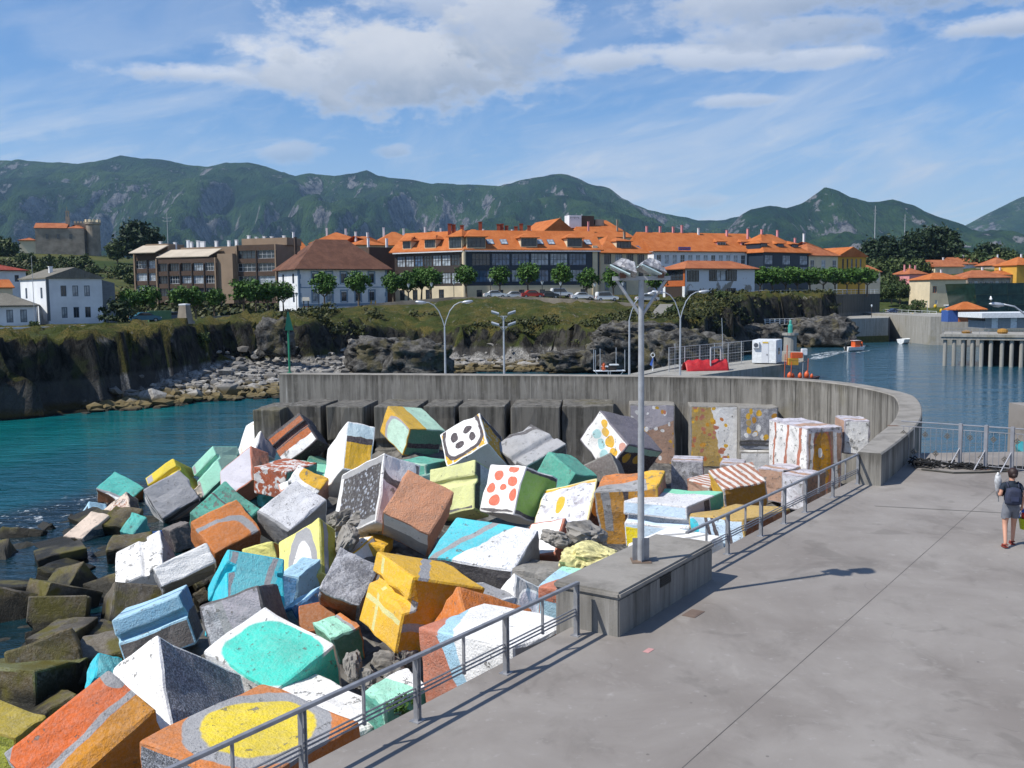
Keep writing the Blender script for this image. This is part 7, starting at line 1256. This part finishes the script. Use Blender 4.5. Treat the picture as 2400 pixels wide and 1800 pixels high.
pl_ = at(724, 716, 176); pt_ = thing('playground_slide', 'small playground slide with a red chute and grey roof', 'slide', (pl_.x, 176, ground_z(pl_.x, 176)), .3)
for x in (-.9, -.1):
    for y in (-.4, .4): b = MB(); b.box(x - .05, x + .05, y - .05, y + .05, 0, 2.3); b.build('post', m_bronze, pt_)
b = MB(); b.add([(-1.1, -.6, 2.2), (.1, -.6, 2.2), (.1, .6, 2.2), (-1.1, .6, 2.2), (-1.1, 0, 2.85), (.1, 0, 2.85)], [(0, 1, 5, 4), (2, 3, 4, 5), (0, 4, 3), (1, 2, 5), (0, 3, 2, 1)]); b.build('roof', plain('grey_tarp', '#9a9a94', .8), pt_); b = MB(); b.add([(-.05, -.35, 1.2), (-.05, .35, 1.2), (1.5, .35, .15), (1.5, -.35, .15), (-.05, -.35, 1.05), (-.05, .35, 1.05), (1.5, .35, .05), (1.5, -.35, .05)], [(0, 1, 2, 3), (7, 6, 5, 4), (0, 3, 7, 4), (1, 5, 6, 2), (2, 6, 7, 3), (0, 4, 5, 1)]); b.build('chute', plain('slide_red', '#c8381f', .4), pt_); b = MB(); b.box(-.95, -.05, -.45, .45, 1.1, 1.2); b.build('deck', m_oframe, pt_)
for px, lb in ((870, 'yellow spring rider left of its twin'), (880, 'yellow spring rider right of its twin')):
    p = at(px, 712, 178); t = thing('spring_rider', lb, 'spring rider', (p.x, 178, ground_z(p.x, 178)), 0, 'playground spring riders'); b = MB(); b.lathe([(.12, 0), (.12, .4)], 8); b.build('spring', m_dark, t); b = MB(); b.box(-.1, .1, -.35, .35, .4, .75); b.box(-.08, .08, .2, .4, .75, 1.1); b.build('seat', plain('rider_yellow', '#d9a81e', .4), t, bevel=.04)
def mast(name, lb, px, py0, py1, Y, r_=.12, arms=0):
    a, c_ = at(px, py0, Y), at(px, py1, Y); t = thing(name, lb, 'mast', (a.x, Y, a.z)); h = c_.z - a.z; b = MB(); b.tube([(0, 0, -2), (0, 0, h)], [r_, r_ * .6], 6); b.build('pole', m_galv2, t)
    for i in range(arms): b = MB(); b.box(-1.2, 1.2, -.06, .06, h * (.75 + .1 * i), h * (.75 + .1 * i) + .1); b.box(-1.3, -1.0, -.1, .1, h * (.75 + .1 * i) + .1, h * (.78 + .1 * i)); b.box(1.0, 1.3, -.1, .1, h * (.75 + .1 * i) + .1, h * (.78 + .1 * i)); b.build('crossarm', m_galv2, t)
mast('floodlight_pole', 'tall thin pole with lamps behind the flats', 394, 575, 500, 300, .14, 2); mast('power_pole', 'thin pole in front of the white house', 82, 760, 600, 128, .05, 0); mast('radio_mast', 'slender radio mast above the wooded hill, taller one', 2050, 560, 482, 900, .5, 2); mast('radio_mast', 'slender radio mast above the wooded hill, shorter one', 2120, 560, 502, 950, .45, 1)
b = MB(); b.box(-1.5, 1.5, -.8, .8, 0, 1.5); b.box(-1.55, 1.55, -.85, .85, 1.502, 1.62); o = b.build('green_container', plain('container_green', '#4c7350', .5)); p = at(374, 738, 142); o.location = (p.x, 142, ground_z(p.x, 142)); o.rotation_euler = (0, 0, .5); tag(o, 'green container under the pollarded trees', 'container')
# low wall of the promenade behind the scrub
b = MB(); pth = [at(x, 700, Y) for x, Y in ((470, 152), (560, 156), (660, 163), (760, 169), (900, 172), (1060, 174), (1250, 174), (1420, 172), (1540, 172))]
for a, c_ in zip(pth[:-1], pth[1:]):
    za, zc_ = ground_z(a.x, a.y), ground_z(c_.x, c_.y); d = (c_ - a); n_ = Vector((-d.y, d.x, 0)).normalized() * .18; A_, C_ = Vector((a.x, a.y, za)), Vector((c_.x, c_.y, zc_)); b.add([A_ - n_ - Zv, C_ - n_ - Zv, C_ + n_ - Zv, A_ + n_ - Zv, A_ - n_ + Zv * .45, C_ - n_ + Zv * .45, C_ + n_ + Zv * .45, A_ + n_ + Zv * .45], [(0, 1, 5, 4), (1, 2, 6, 5), (2, 3, 7, 6), (3, 0, 4, 7), (4, 5, 6, 7)])
tag(b.build('promenade_wall', m_stonew), 'low stone wall edging the promenade above the cliff', 'wall')
# ------------------------------------------------------------------ harbour on the right
m_quay = concrete('quay_pale', '#9b9993', '#75726a', True, .5); m_algae = plain('quay_algae', '#4a4a24', .9, var=.3, nsc=2)
def slab(name, pts2, z0, z1, m, label=None, cat=None, kind=None):
    b = MB(); b.prism(pts2, z0, z1); o = b.build(name, m); tag(o, label, cat, None, kind); return o
q0, q1, q2 = at(1970, 760, 192), at(2082, 760, 197), at(2090, 760, 236)
mo = thing('harbour_mole', 'pale concrete mole with a dark end in the middle of the channel', 'mole', (q0.x, 192, 0)); L = lambda p: (p.x - q0.x, p.y - 192)
b = MB(); b.prism([L(q0), L(q1), L(q2), L(at(2010, 760, 236))], WZ + 1.3, .05); b.build('mole_body', m_quay, mo); b = MB(); b.prism([(L(q0)[0] - .1, L(q0)[1] - .1), (L(q1)[0] + .12, L(q1)[1] - .1), (L(q2)[0] + .12, L(q2)[1]), (0, 44)], WZ - 2, WZ + 1.3); b.build('algae_band', m_algae, mo); b = MB(); x, y = L(q1); b.box(x + .02, x + .4, y + .1, y + 30, WZ - 1, .0); b.build('dark_end', m_dark, mo)
for i in range(10): x, y = L(q2); b = MB(); b.tube([(x - 4, y - 34 + i * 3.6, .05), (x - 4, y - 34 + i * 3.6, 1.1)], .04, 5); b.build('rail_post', m_wframe, mo)
for z in (.6, 1.1): x, y = L(q2); b = MB(); b.tube([(x - 4, y - 34, z), (x - 4, y - 1, z)], .035, 5); b.build('rail', m_wframe, mo)
r0, r1 = at(2180, 790, 184), at(2306, 790, 181); slab('harbour_wall_block', [(r0.x, r0.y), (r1.x, r1.y), (r1.x + 1, r1.y + 20), (r0.x + 2, r0.y + 60)], WZ - 2, at(2200, 742, 184).z, m_quay, 'pale concrete harbour wall right of the channel', 'wall')
# deck on piles
d0, d1 = at(2206, 784, 133), at(2420, 784, 128); dk = thing('pile_deck', 'concrete deck standing on round piles over the harbour water', 'jetty', (d0.x, d0.y, 0), math.atan2(d1.y - d0.y, d1.x - d0.x)); dz_ = at(2206, 783, 133).z
b = MB(); b.box(0, 22, 0, 9, dz_ - .75, dz_); b.build('deck', m_quay, dk); b = MB(); b.box(-.15, 22, -.15, -.002, dz_ - .35, dz_ - .02); b.build('edge_beam', m_quay, dk)
for i in range(13):
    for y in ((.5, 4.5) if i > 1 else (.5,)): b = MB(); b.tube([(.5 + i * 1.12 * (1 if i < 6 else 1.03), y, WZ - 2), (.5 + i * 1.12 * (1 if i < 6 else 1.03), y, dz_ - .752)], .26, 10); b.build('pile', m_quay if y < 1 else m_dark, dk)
b = MB(); b.box(4.6, 22, 6.2, 9, WZ - 1, dz_ - .76); b.build('under_deck_shade', m_dark, dk)  # dark box standing in for the shade under the deck
for z in (.4, .8):  b = MB(); b.tube([(.2, .2, dz_ + z), (5.8, .2, dz_ + z)], .03, 5); b.build('rail', m_galv, dk)
for i in range(6): b = MB(); b.tube([(.2 + i * 1.12, .2, dz_), (.2 + i * 1.12, .2, dz_ + .8)], .03, 5); b.build('rail_post', m_galv, dk)
for x, lb in ((3.0, 'left'), (7.4, 'middle'), (10.6, 'right')): b = MB(); b.lathe([(.55, 0), (.7, .25), (.6, .55 if lb == 'middle' else .3), (.2, .7 if lb == 'middle' else .4)], 9); o = b.build('net_pile', plain('ochre_net', '#9a7232', .9, var=.3, nsc=8)); o.location = dk.matrix_basis @ Vector((x, 3, dz_)); tag(o, 'ochre heap of fishing net on the pile deck, %s one' % lb, 'net', 'net heaps on the pile deck')
# modern shed with white roof slab
m0 = at(2308, 784, 150); ms = thing('quay_shed', 'low grey shed with white doors and a white roof slab at the right edge', 'shed', (m0.x, 150, dz_), 0); hs_ = at(2308, 738, 150).z - dz_
b = MB(); facade(b, (0, 0), (16, 0), 0, hs_ - .9, [(1.0, 2.0, .02, 2.1), (3.9, 4.9, .02, 2.1), (6.8, 7.8, .02, 2.1)]); b.box(.2, 16, .2, 6, 0, hs_ - .95); b.build('wall', plain('shed_grey', '#8f9296', .8), ms)
for x in (1.0, 3.9, 6.8): b = MB(); b.box(x + .02, x + .98, .05, .1, .02, 2.08); o = b.build('door', m_wframe, ms); b = MB(); b.box(x + .8, x + .9, .01, .05, 1.0, 1.05); b.build('handle', m_dark, o)
b = MB(); b.box(-1.0, 17, -1.0, 7, hs_ - .45, hs_ + .3); b.build('roof_slab', m_wframe, ms); b = MB(); b.box(.1, 16, .25, 6, hs_ - .9, hs_ - .46); b.build('clerestory', m_glass, ms)
kq = at(2262, 742, 176); kk = thing('kiosk', 'small kiosk with an orange hipped roof and blue side on the quay', 'kiosk', (kq.x, 176, kq.z - .4)); b = MB(); b.box(-1.6, 2.2, -1, 2, -.5, 1.6, 0); b.box(-3.4, -1.61, -.8, 2, -.5, 1.5, 1); b.build('wall', [m_oframe, plain('kiosk_blue', '#3d5b9a', .6)], kk); b = MB(); roof_solid(b, 4.4, 3.6, 1.75, 1.3, 'hip', .7, 0, -2.0, -1.3); b.build('roof', m_tile, kk)
# footbridge with white railing
f0, f1 = at(1645, 765, 176), at(1972, 757, 193); fv = f1 - f0; fbq = thing('footbridge', 'long footbridge with a white railing under the cliff', 'footbridge', f0, math.atan2(fv.y, fv.x)); FL_ = Vector((fv.x, fv.y, 0)).length; rise = fv.z
b = MB(); b.add([(0, 0, -.15), (FL_, 0, rise - .15), (FL_, 1.6, rise - .15), (0, 1.6, -.15), (0, 0, 0), (FL_, 0, rise), (FL_, 1.6, rise), (0, 1.6, 0)], [(0, 3, 2, 1), (4, 5, 6, 7), (0, 1, 5, 4), (1, 2, 6, 5), (2, 3, 7, 6), (3, 0, 4, 7)]); b.build('deck', m_quay, fbq)
for z in (.45, .75, 1.05): b = MB(); b.tube([(0, 0, z), (FL_, 0, z + rise)], .04, 5); b.build('rail', m_wframe, fbq)
pb_ = MB(); pb_.box(-.06, .06, -.06, .06, 0, 1.1); n_p = 28
for i in range(n_p + 1):
    u = i / n_p
    if i == 0: po = pb_.build('rail_post', m_wframe, fbq); q = po
    else: q = po.copy(); COL.objects.link(q)
    q.location = (FL_ * u, 0, rise * u)
for u in (.08, .3, .55, .8): b = MB(); b.box(FL_ * u - .3, FL_ * u + .3, .2, 1.4, WZ - 1 - f0.z, rise * u - .152); b.build('pier', m_quay, fbq)
for px, Y, lb in ((1766, 190, 'old style lamp above the footbridge, left one'), (2042, 200, 'thin lamp on the pale mole')): p = at(px, 765, Y); h_ = at(px, 715, Y).z - p.z; t = thing('quay_lamp', lb, 'lamp', p, 0, 'lamps by the footbridge'); b = MB(); b.tube([(0, 0, 0), (0, 0, h_ - .4)], .06, 6); b.build('pole', m_bronze, t); b = MB(); b.lathe([(.08, h_ - .4), (.2, h_ - .05), (.05, h_ + .1)], 6); b.build('lantern', plain('lantern_white', '#c9d4dc', .3), t)
# retaining wall of the right promenade
w0, w1, w2 = at(1755, 705, 200), at(1965, 705, 215), at(2062, 702, 232); b = MB(); b.prism([(w0.x, w0.y), (w1.x, w1.y - 3), (w2.x, w2.y), (w2.x, w2.y + 25), (w0.x, w0.y + 30)], -2, 4.75); tag(b.build('retaining_wall', concrete('retaining', '#77746c', '#45433d', True, .7)), 'dark retaining wall carrying the right promenade', 'wall')
rt = thing('promenade_railing', 'pale railing along the top of the dark retaining wall', 'railing', (w0.x, w0.y, 4.75)); pr = [Vector((w0.x, w0.y + .3, 0)), Vector((w1.x, w1.y - 2.7, 0)), Vector((w2.x - .3, w2.y + .3, 0))]
for a, c_ in zip(pr[:-1], pr[1:]):
    o_ = Vector((w0.x, w0.y, 0))
    for z in (.5, 1.0): b = MB(); b.tube([a - o_ + Zv * z, c_ - o_ + Zv * z], .035, 5); b.build('rail', m_wframe, rt)
    for i in range(9): p = a.lerp(c_, i / 9) - o_; b = MB(); b.tube([p, p + Zv * 1.0], .035, 5); b.build('post', m_wframe, rt)
# path and steps under the cottage
b = MB(); pa = [at(1562, 716, 168), at(1545, 735, 155), at(1530, 752, 146), at(1505, 758, 142)]
for a, c_ in zip(pa[:-1], pa[1:]): d = (c_ - a); n_ = Vector((-d.y, d.x, 0)).normalized() * 1.1; b.add([a - n_ + Zv * .25, a + n_ + Zv * .25, c_ + n_ + Zv * .25, c_ - n_ + Zv * .25, a - n_ - Zv * 2, a + n_ - Zv * 2, c_ + n_ - Zv * 2, c_ - n_ - Zv * 2], [(0, 1, 2, 3), (0, 3, 7, 4), (1, 5, 6, 2), (2, 6, 7, 3)])
tag(b.build('path', m_quay), kind='structure')
# ------------------------------------------------------------------ pontoon, cabin and boats
PZ = -2.2; j0, j1 = onz(1640, 880, PZ), onz(1895, 846, PZ)
jt = thing('pontoon_pier', 'concrete pier behind the wall carrying the white cabin', 'pier', (j0.x, j0.y, 0), math.atan2(j1.y - j0.y, j1.x - j0.x)); JL = (j1 - j0).length
b = MB(); b.box(-4, JL, 0, 6, WZ - 2, PZ); b.build('pier_body', m_quay, jt); b = MB(); b.box(JL - .9, JL + .1, .2, 6, PZ, PZ + 1.0); b.build('end_parapet', m_quay, jt)
for x in range(8): b = MB(); b.tube([(2 + x * JL / 8, 4.6, PZ), (2 + x * JL / 8, 4.6, PZ + 2.4)], .05, 5); b.build('fence_post', m_galv2, jt)
for z in (1.2, 2.35): b = MB(); b.tube([(2, 4.6, PZ + z), (2 + JL * 7 / 8, 4.6, PZ + z)], .03, 5); b.build('fence_rail', m_galv2, jt)
mw = MB()
for i in range(44): mw.tube([(2 + i * .35, 4.6, PZ + .1), (2 + i * .35, 4.6, PZ + 2.3)], .010, 4)
for i in range(7): mw.tube([(2, 4.6, PZ + .3 + i * .3), (17, 4.6, PZ + .3 + i * .3)], .010, 4)
mw.build('fence_mesh', m_galv2, jt)
for x in (5.4, 7.4): b = MB(); b.box(x - .06, x + .06, 1.9, 2.02, PZ, PZ + 2.2); b.build('gate_post', m_galv2, jt)
b = MB(); b.box(5.4, 7.4, 1.9, 2.02, PZ + 2.2, PZ + 2.32); b.build('gate_lintel', m_galv2, jt)
cq = onz(1768, 846, PZ); cq = at(1768, 842, 104); cbn = thing('site_cabin', 'white portable cabin with a door and air conditioner on the pier', 'cabin', (cq.x, 105, PZ), R(-26)); cw = 2.55; chh = at(1768, 798, 104).z - PZ
b = MB(); b.box(0, cw, 0, 3.2, .1, chh); b.build('cabin_body', m_wframe, cbn, bevel=.04); b = MB(); b.box(1.0, 1.75, -.04, -.002, .15, chh - .35); o = b.build('door', stucco('door_white', '#c8ccd2'), cbn); b = MB(); b.box(1.55, 1.62, -.08, -.042, .95, 1.1); b.build('handle', m_dark, o)
b = MB(); b.box(.12, .8, -.28, -.003, chh - .85, chh - .2); o = b.build('air_conditioner', m_wframe, cbn, bevel=.02); b = MB(); b.lathe([(.24, 0), (.24, .02), (.05, .03)], 14); q = b.build('fan_grille', plain('fan_dark', '#4a4f58', .5), o); q.location = (.46, -.282, chh - .53); q.rotation_euler = (R(90), 0, 0)
b = MB(); b.box(1.1, 1.7, -.06, -.045, chh - .33, chh - .18); b.build('yellow_plate', plain('plate_yellow', '#c9a83a', .5), cbn); b = MB(); b.box(cw + .003, cw + .03, 1.0, 1.9, 1.0, 1.7); b.build('window', m_glass, cbn)
bq = at(1755, 875, 108)
def hull(name, L_, B_w, H_, mat, parent, sheer=.35):
    b = MB(); n = 9; vs, f = [], []
    for i in range(n):
        u = i / (n - 1); x = (u - .5) * L_; wd = B_w / 2 * (1 - max(0, (u - .55) / .45) ** 2.2) * (.85 + .15 * min(1, u * 4)); z1 = H_ + sheer * max(0, (u - .4)) ** 2; kx = x - (.12 * L_ * max(0, (u - .85) / .15))
        vs += [(x, -wd, z1), (kx, -wd * .72, H_ * .25), (kx, 0, -.15), (kx, wd * .72, H_ * .25), (x, wd, z1), (x, wd * .88, z1 - .03), (x, -wd * .88, z1 - .03)]
    for i in range(n - 1):
        for k in range(6): f.append((i * 7 + k, (i + 1) * 7 + k, (i + 1) * 7 + k + 1, i * 7 + k + 1))
        f.append((i * 7 + 6, (i + 1) * 7 + 6, (i + 1) * 7, i * 7))
    f += [(0, 1, 2, 3, 4, 5, 6), tuple((n - 1) * 7 + k for k in range(7))[::-1]]; b.add(vs, f); return b.build(name, mat, parent, smooth=False)
m_hull = plain('hull_white', '#d8dbdc', .35); m_boato = plain('boat_orange', '#c8592c', .5)
bp_ = at(2006, 822, 168); mb = thing('motor_boat', 'small white motor boat with an orange cabin heading into the harbour', 'boat', (bp_.x, bp_.y, WZ), R(18)); hull('hull', 3.9, 1.6, .75, m_hull, mb)
b = MB(); b.box(-.6, .5, -.55, .55, .7, 1.75, 0); b.box(-.75, .65, -.62, .62, 1.75, 1.85, 1); b.build('wheelhouse', [m_boato, m_wframe], mb, bevel=.03); b = MB(); b.box(.505, .53, -.45, .45, 1.15, 1.65); b.build('windscreen', m_glass, mb); b = MB(); b.box(-2.2, -1.9, -.2, .2, .1, .95); b.build('outboard', m_dark, mb, bevel=.04); b = MB(); b.lathe([(.12, .75), (.2, .95), (.16, 1.35), (.1, 1.6)], 8, (1.2, 0, 0)); b.build('fender', m_boato, mb)
def fn_foam(t, b):
    n = t.noise(geoco(t), 1.3, 6.0, .7, .8); b.inputs['Base Color'].default_value = (.62, .67, .70, 1); b.inputs['Roughness'].default_value = .7; t.put(b.inputs['Alpha'], t.math('MULTIPLY', t.ramp(n, .46, .6), .85))
m_foam = material('foam', fn_foam); b = MB()
def strip(pts_, ws, mbx):
    vs = []
    for i, p in enumerate(pts_): d = (pts_[min(i + 1, len(pts_) - 1)] - pts_[max(i - 1, 0)]).normalized(); n_ = Vector((-d.y, d.x, 0)); vs += [p + n_ * ws[i], p - n_ * ws[i]]
    mbx.add(vs, [(i * 2, i * 2 + 1, i * 2 + 3, i * 2 + 2) for i in range(len(pts_) - 1)])
strip([onz(x, y, WZ + .03) for x, y in ((1985, 823), (1955, 828), (1925, 836), (1905, 842))], [.5, .9, 1.2, .6], b); strip([onz(x, y, WZ + .036) for x, y in ((1985, 822), (1950, 824), (1915, 830), (1900, 833))], [.3, .5, .6, .3], b); strip([onz(x, y, WZ + .042) for x, y in ((1980, 825), (2010, 826), (2040, 821))], [.25, .4, .15], b); tag(b.build('wake', m_foam), kind='stuff')
# work boat with a frame of poles, only its rig shows above the wall
wp = at(1428, 900, 96); wbt = thing('pole_rig_boat', 'work boat with a white frame and upright poles behind the wall', 'boat', (wp.x, 96, WZ), R(4)); hull('hull', 5.2, 2.0, .9, m_hull, wbt); wz = at(1428, 868, 96).z - WZ
b = MB(); b.box(-1.5, 1.5, -.6, .6, wz - .06, wz); b.build('frame_deck', m_wframe, wbt)
for s in (-1, 1): b = MB(); b.tube([(s * 1.45, 0, wz), (s * .75, 0, wz - 1.0)], .04, 5); b.tube([(s * .1, 0, wz), (s * .1, 0, .6)], .05, 5); b.build('brace', m_wframe, wbt)
for x, y in ((-1.45, -.55), (-1.45, .55), (-.95, -.3), (.75, .4), (1.45, -.5)): b = MB(); b.tube([(x, y, wz), (x, y, wz + 2.4 - abs(x) * .25)], .035, 6); b.build('pole', m_lampgrey, wbt)
b = MB(); b.box(-.75, -.15, -.35, .35, wz + .35, wz + .45, 0); b.box(.05, .9, -.4, .4, wz + .5, wz + .6, 0); b.build('table', [m_wframe], wbt); b = MB(); b.lathe([(.12, wz + .02), (.22, wz + .2), (.18, wz + .6), (.08, wz + .8)], 8, (-.6, -.2, 0)); b.build('orange_buoy', m_boato, wbt); b = MB(); b.box(-.1, .7, -.2, .3, wz + .01, wz + .5); b.build('crate', m_bronze, wbt)
# boat under a red tarpaulin
tp = at(1652, 872, 97); tb = thing('covered_boat', 'boat under a bright red tarpaulin moored at the pier', 'boat', (tp.x, 97, WZ), R(8)); hull('hull', 5.0, 2.0, 1.2, plain('hull_dark', '#4a2a26', .5), tb); zt = at(1652, 842, 97).z - WZ
bm = bmesh.new(); bmesh.ops.create_grid(bm, x_segments=26, y_segments=12, size=1)
for v in bm.verts: u, w_ = v.co.x, v.co.y; v.co = Vector((u * 2.15, w_ * 1.05, 0)); hgt = zt - .25 - (.35 if u < -.5 else 0) * (-u - .5) - abs(w_) ** 2.2 * 1.2 + .12 * noise.noise(Vector((u * 4, w_ * 3, 1))) + .08 * math.sin(u * 14) * (1 - abs(w_)); v.co.z = hgt + .2
me = bpy.data.meshes.new('tarpaulin'); bm.to_mesh(me); bm.free(); me.materials.append(plain('red_tarp', '#a81f24', .55, var=.2, nsc=4)); me.polygons.foreach_set('use_smooth', [True] * len(me.polygons)); o = link(bpy.data.objects.new('tarpaulin', me), tb); so = o.modifiers.new('th', 'SOLIDIFY'); so.thickness = .03
for i, (px, top, Y, lb) in enumerate([(1568, 815, 96, 'slim white mast left of the double lamp'), (1690, 745, 99, 'tall slanting sailboat mast above the red tarpaulin'), (1582, 805, 97, 'short white mast right beside the double lamp')]):
    a, c_ = at(px + (8 if i == 1 else 0), 878, Y), at(px, top, Y); t = thing('moored_sailboat', lb, 'boat', (a.x, Y, WZ), R(20)); hull('hull', 4.2, 1.5, .6, m_hull, t); b = MB(); b.tube([(0, 0, .4), ((c_.x - a.x) * .94, 0, c_.z - WZ)], [.05, .03], 6); b.build('mast', m_lampgrey, t)
bq = at(1530, 872, 96); t = thing('ring_stand', 'white stand with a lifebuoy ring and blue cloth behind the wall', 'lifebuoy stand', (bq.x, 96, PZ - 1.2), 0); zz = at(1530, 832, 96).z - PZ + 1.2; b = MB(); b.tube([(0, 0, 0), (0, 0, zz - .15)], .06, 6); b.build('pole', m_wframe, t); tor = MB(); tor.tube([(.19 * math.cos(a * .5236), 0, .19 * math.sin(a * .5236)) for a in range(13)], .035, 6, cap=False); q = tor.build('ring', m_wframe, t); q.location = (0, 0, zz); b = MB(); b.add([(-.02, -.07, zz - .25), (-.32, -.09, zz - .95), (-.1, -.1, zz - 1.1), (.05, -.07, zz - .3), (-.02, -.09, zz - .25), (-.32, -.12, zz - .95), (-.1, -.12, zz - 1.1), (.05, -.09, zz - .3)], [(0, 1, 2, 3), (7, 6, 5, 4), (0, 4, 5, 1), (1, 5, 6, 2), (2, 6, 7, 3), (3, 7, 4, 0)]); b.build('cloth', plain('blue_cloth', '#3a62b4', .8), t)
pn = thing('floating_walkway', 'narrow floating walkway running out left of the pier', 'pontoon', at(1490, 880, 92)); pn.location.z = WZ; b = MB(); v0 = Vector((0, 0, 0)); v1 = at(1600, 855, 104) - at(1490, 880, 92); v1.z = 0; b.obox(v1 / 2 + Zv * (at(1545, 865, 98).z - WZ - .1), v1 / 2, Vector((-v1.y, v1.x, 0)).normalized() * .7, Zv * .1); b.build('deck', m_quay, pn); b = MB(); b.obox(v1 / 2 + Zv * .4, v1 / 2.2, Vector((-v1.y, v1.x, 0)).normalized() * .5, Zv * .5); b.build('float', m_dark, pn)
# small work boat with orange gear at the pier end
ob_ = at(1872, 890, 97); t = thing('gear_boat', 'low dark red work boat with orange floats at the end of the pier', 'boat', (ob_.x, 97, WZ), R(12)); hull('hull', 4.6, 1.8, 1.75, plain('hull_dark', '#4a2a26', .5), t)
for x, y, s_ in ((-1.1, -.2, .34), (-.5, .3, .26), (.0, -.25, .30), (.9, .1, .36), (1.3, -.2, .22)): b = MB(); b.lathe([(.1 * s_, -1 * s_), (.5 * s_, -.8 * s_), (.75 * s_, -.2 * s_), (.6 * s_, .5 * s_), (.25 * s_, .9 * s_), (.08 * s_, 1.1 * s_)], 10, (x, y, 1.75 + s_ * .8)); b.build('float', m_boato, t, smooth=True)
for x, h_, m in ((-1.5, 2.4, m_boato), (-.8, 1.6, m_boato), (.45, 1.5, m_lampgrey), (1.0, 1.9, m_boato)): b = MB(); b.tube([(x, .1, 1.5), (x + .05, .1, 1.75 + h_)], .04, 6); b.build('pole', m, t)
b = MB(); b.tube([(-1.5, .1, 3.6), (1.0, .1, 3.3)], .015, 4); b.tube([(-1.5, .1, 2.9), (1.9, .1, 2.2)], .015, 4); b.build('line', m_dark, t)
ct = at(1858, 838, 103); t = thing('gear_crate', 'stack of orange and yellow fishing gear beside the cabin', 'fishing gear', (ct.x, 103, PZ)); b = MB(); b.box(-.5, .5, -.4, .4, 0, .7); b.build('yellow_crate', plain('crate_yellow', '#b98a2c', .7), t); b = MB(); b.box(-.2, 1.0, -.3, .3, .71, 1.3); b.build('orange_box', m_boato, t, bevel=.05); b = MB(); b.box(.9, 1.5, -.2, .3, 1.0, 1.7); b.build('white_box', m_wframe, t, bevel=.05); b = MB(); b.tube([(-.6, 0, 0), (-.6, 0, 2.1)], .05, 6); b.build('orange_pole', m_boato, t)
gt_ = at(1852, 802, 116); t = thing('channel_marker', 'green light on a round stone pillar behind the cabin', 'beacon', (gt_.x, 116, 0)); zt_ = at(1852, 780, 116).z; b = MB(); b.lathe([(.85, WZ - 1), (.75, zt_ - .3), (.95, zt_ - .28), (.95, zt_)], 14); b.build('pillar', m_quay, t); b = MB(); b.lathe([(.28, zt_), (.28, zt_ + .9), (.16, zt_ + 1.0), (.14, zt_ + 1.4), (.03, zt_ + 1.55)], 10); b.build('light', plain('marker_green', '#3f9a8c', .4), t)
# boats deeper in the harbour
for px, py, Y, L_, rz, cab, lb in ((2172, 770, 214, 5, 80, 0, 'white yacht hull by the mole'), (2238, 728, 258, 7, 10, 1, 'blue and white trip boat at the far quay'), (2120, 792, 190, 3, 40, 0, 'small grey dinghy by the mole end')):
    p = at(px, py, Y); zz = WZ if cab == 0 else -1.2; t = thing('harbour_boat', lb, 'boat', (p.x, Y, zz), R(rz)); hull('hull', L_, 1.9, .9, m_hull, t)
    if cab: b = MB(); b.box(-2.2, 2.2, -.8, .8, .8, 2.6, 0); b.box(-2.6, 2.6, -1, 1, 2.6, 2.8, 1); b.box(-1, .9, -.6, .6, 2.8, 3.6, 1); b.build('cabin', [plain('boat_blue', '#4a86b4', .4), m_wframe], t)
    elif L_ > 4: b = MB(); b.tube([(0, 0, .5), (0, 0, 8)], .05, 6); b.build('mast', m_lampgrey, t); b = MB(); b.box(-1.2, .6, -.5, .5, .8, 1.3); b.build('cabin', m_wframe, t, bevel=.05)
for i, (px, py) in enumerate(((2110, 745), (2124, 742), (2139, 739), (2192, 718), (2206, 728), (2222, 728))): o = MB().lathe([(.05, -.6), (.35, -.3), (.42, .1), (.2, .45), (.05, .5)], 8).build('yellow_buoy', plain('buoy_yellow', '#c8a41e', .5), smooth=True); o.location = at(px, py, 212 if i < 3 else 236); tag(o, ['first yellow bollard cap along the mole, nearest', 'second yellow bollard cap along the mole', 'third yellow bollard cap along the mole', 'yellow bollard cap on the far quay, highest', 'yellow bollard cap on the far quay, middle', 'yellow bollard cap on the far quay, right'][i], 'bollard', 'yellow bollards on the quays')
fq = [at(2060, 735, 256), at(2300, 735, 250)]; slab('far_quay', [(fq[0].x, 256), (fq[1].x + 40, 250), (fq[1].x + 40, 275), (fq[0].x, 275)], -6, -.8, m_quay, None, None, 'structure')
# boat moored beyond the fence, cut by the right edge
eb = at(2480, 1040, 38.5); t = thing('edge_boat', 'white and turquoise boat cut by the right edge beyond the fence', 'boat', (eb.x, 37.5, WZ + 1.2), R(95)); hull('hull', 7, 2.6, 2.6, plain('hull_teal', '#2f8f94', .4), t); b = MB(); b.box(-1.5, 1.5, -.8, .8, 2.6, 4.6); b.build('wheelhouse', m_wframe, t, bevel=.06); b = MB(); b.tube([(-1.4, .78, 2.6), (-1.4, .78, 5.2)], .04, 6); b.build('mast', m_wframe, t)
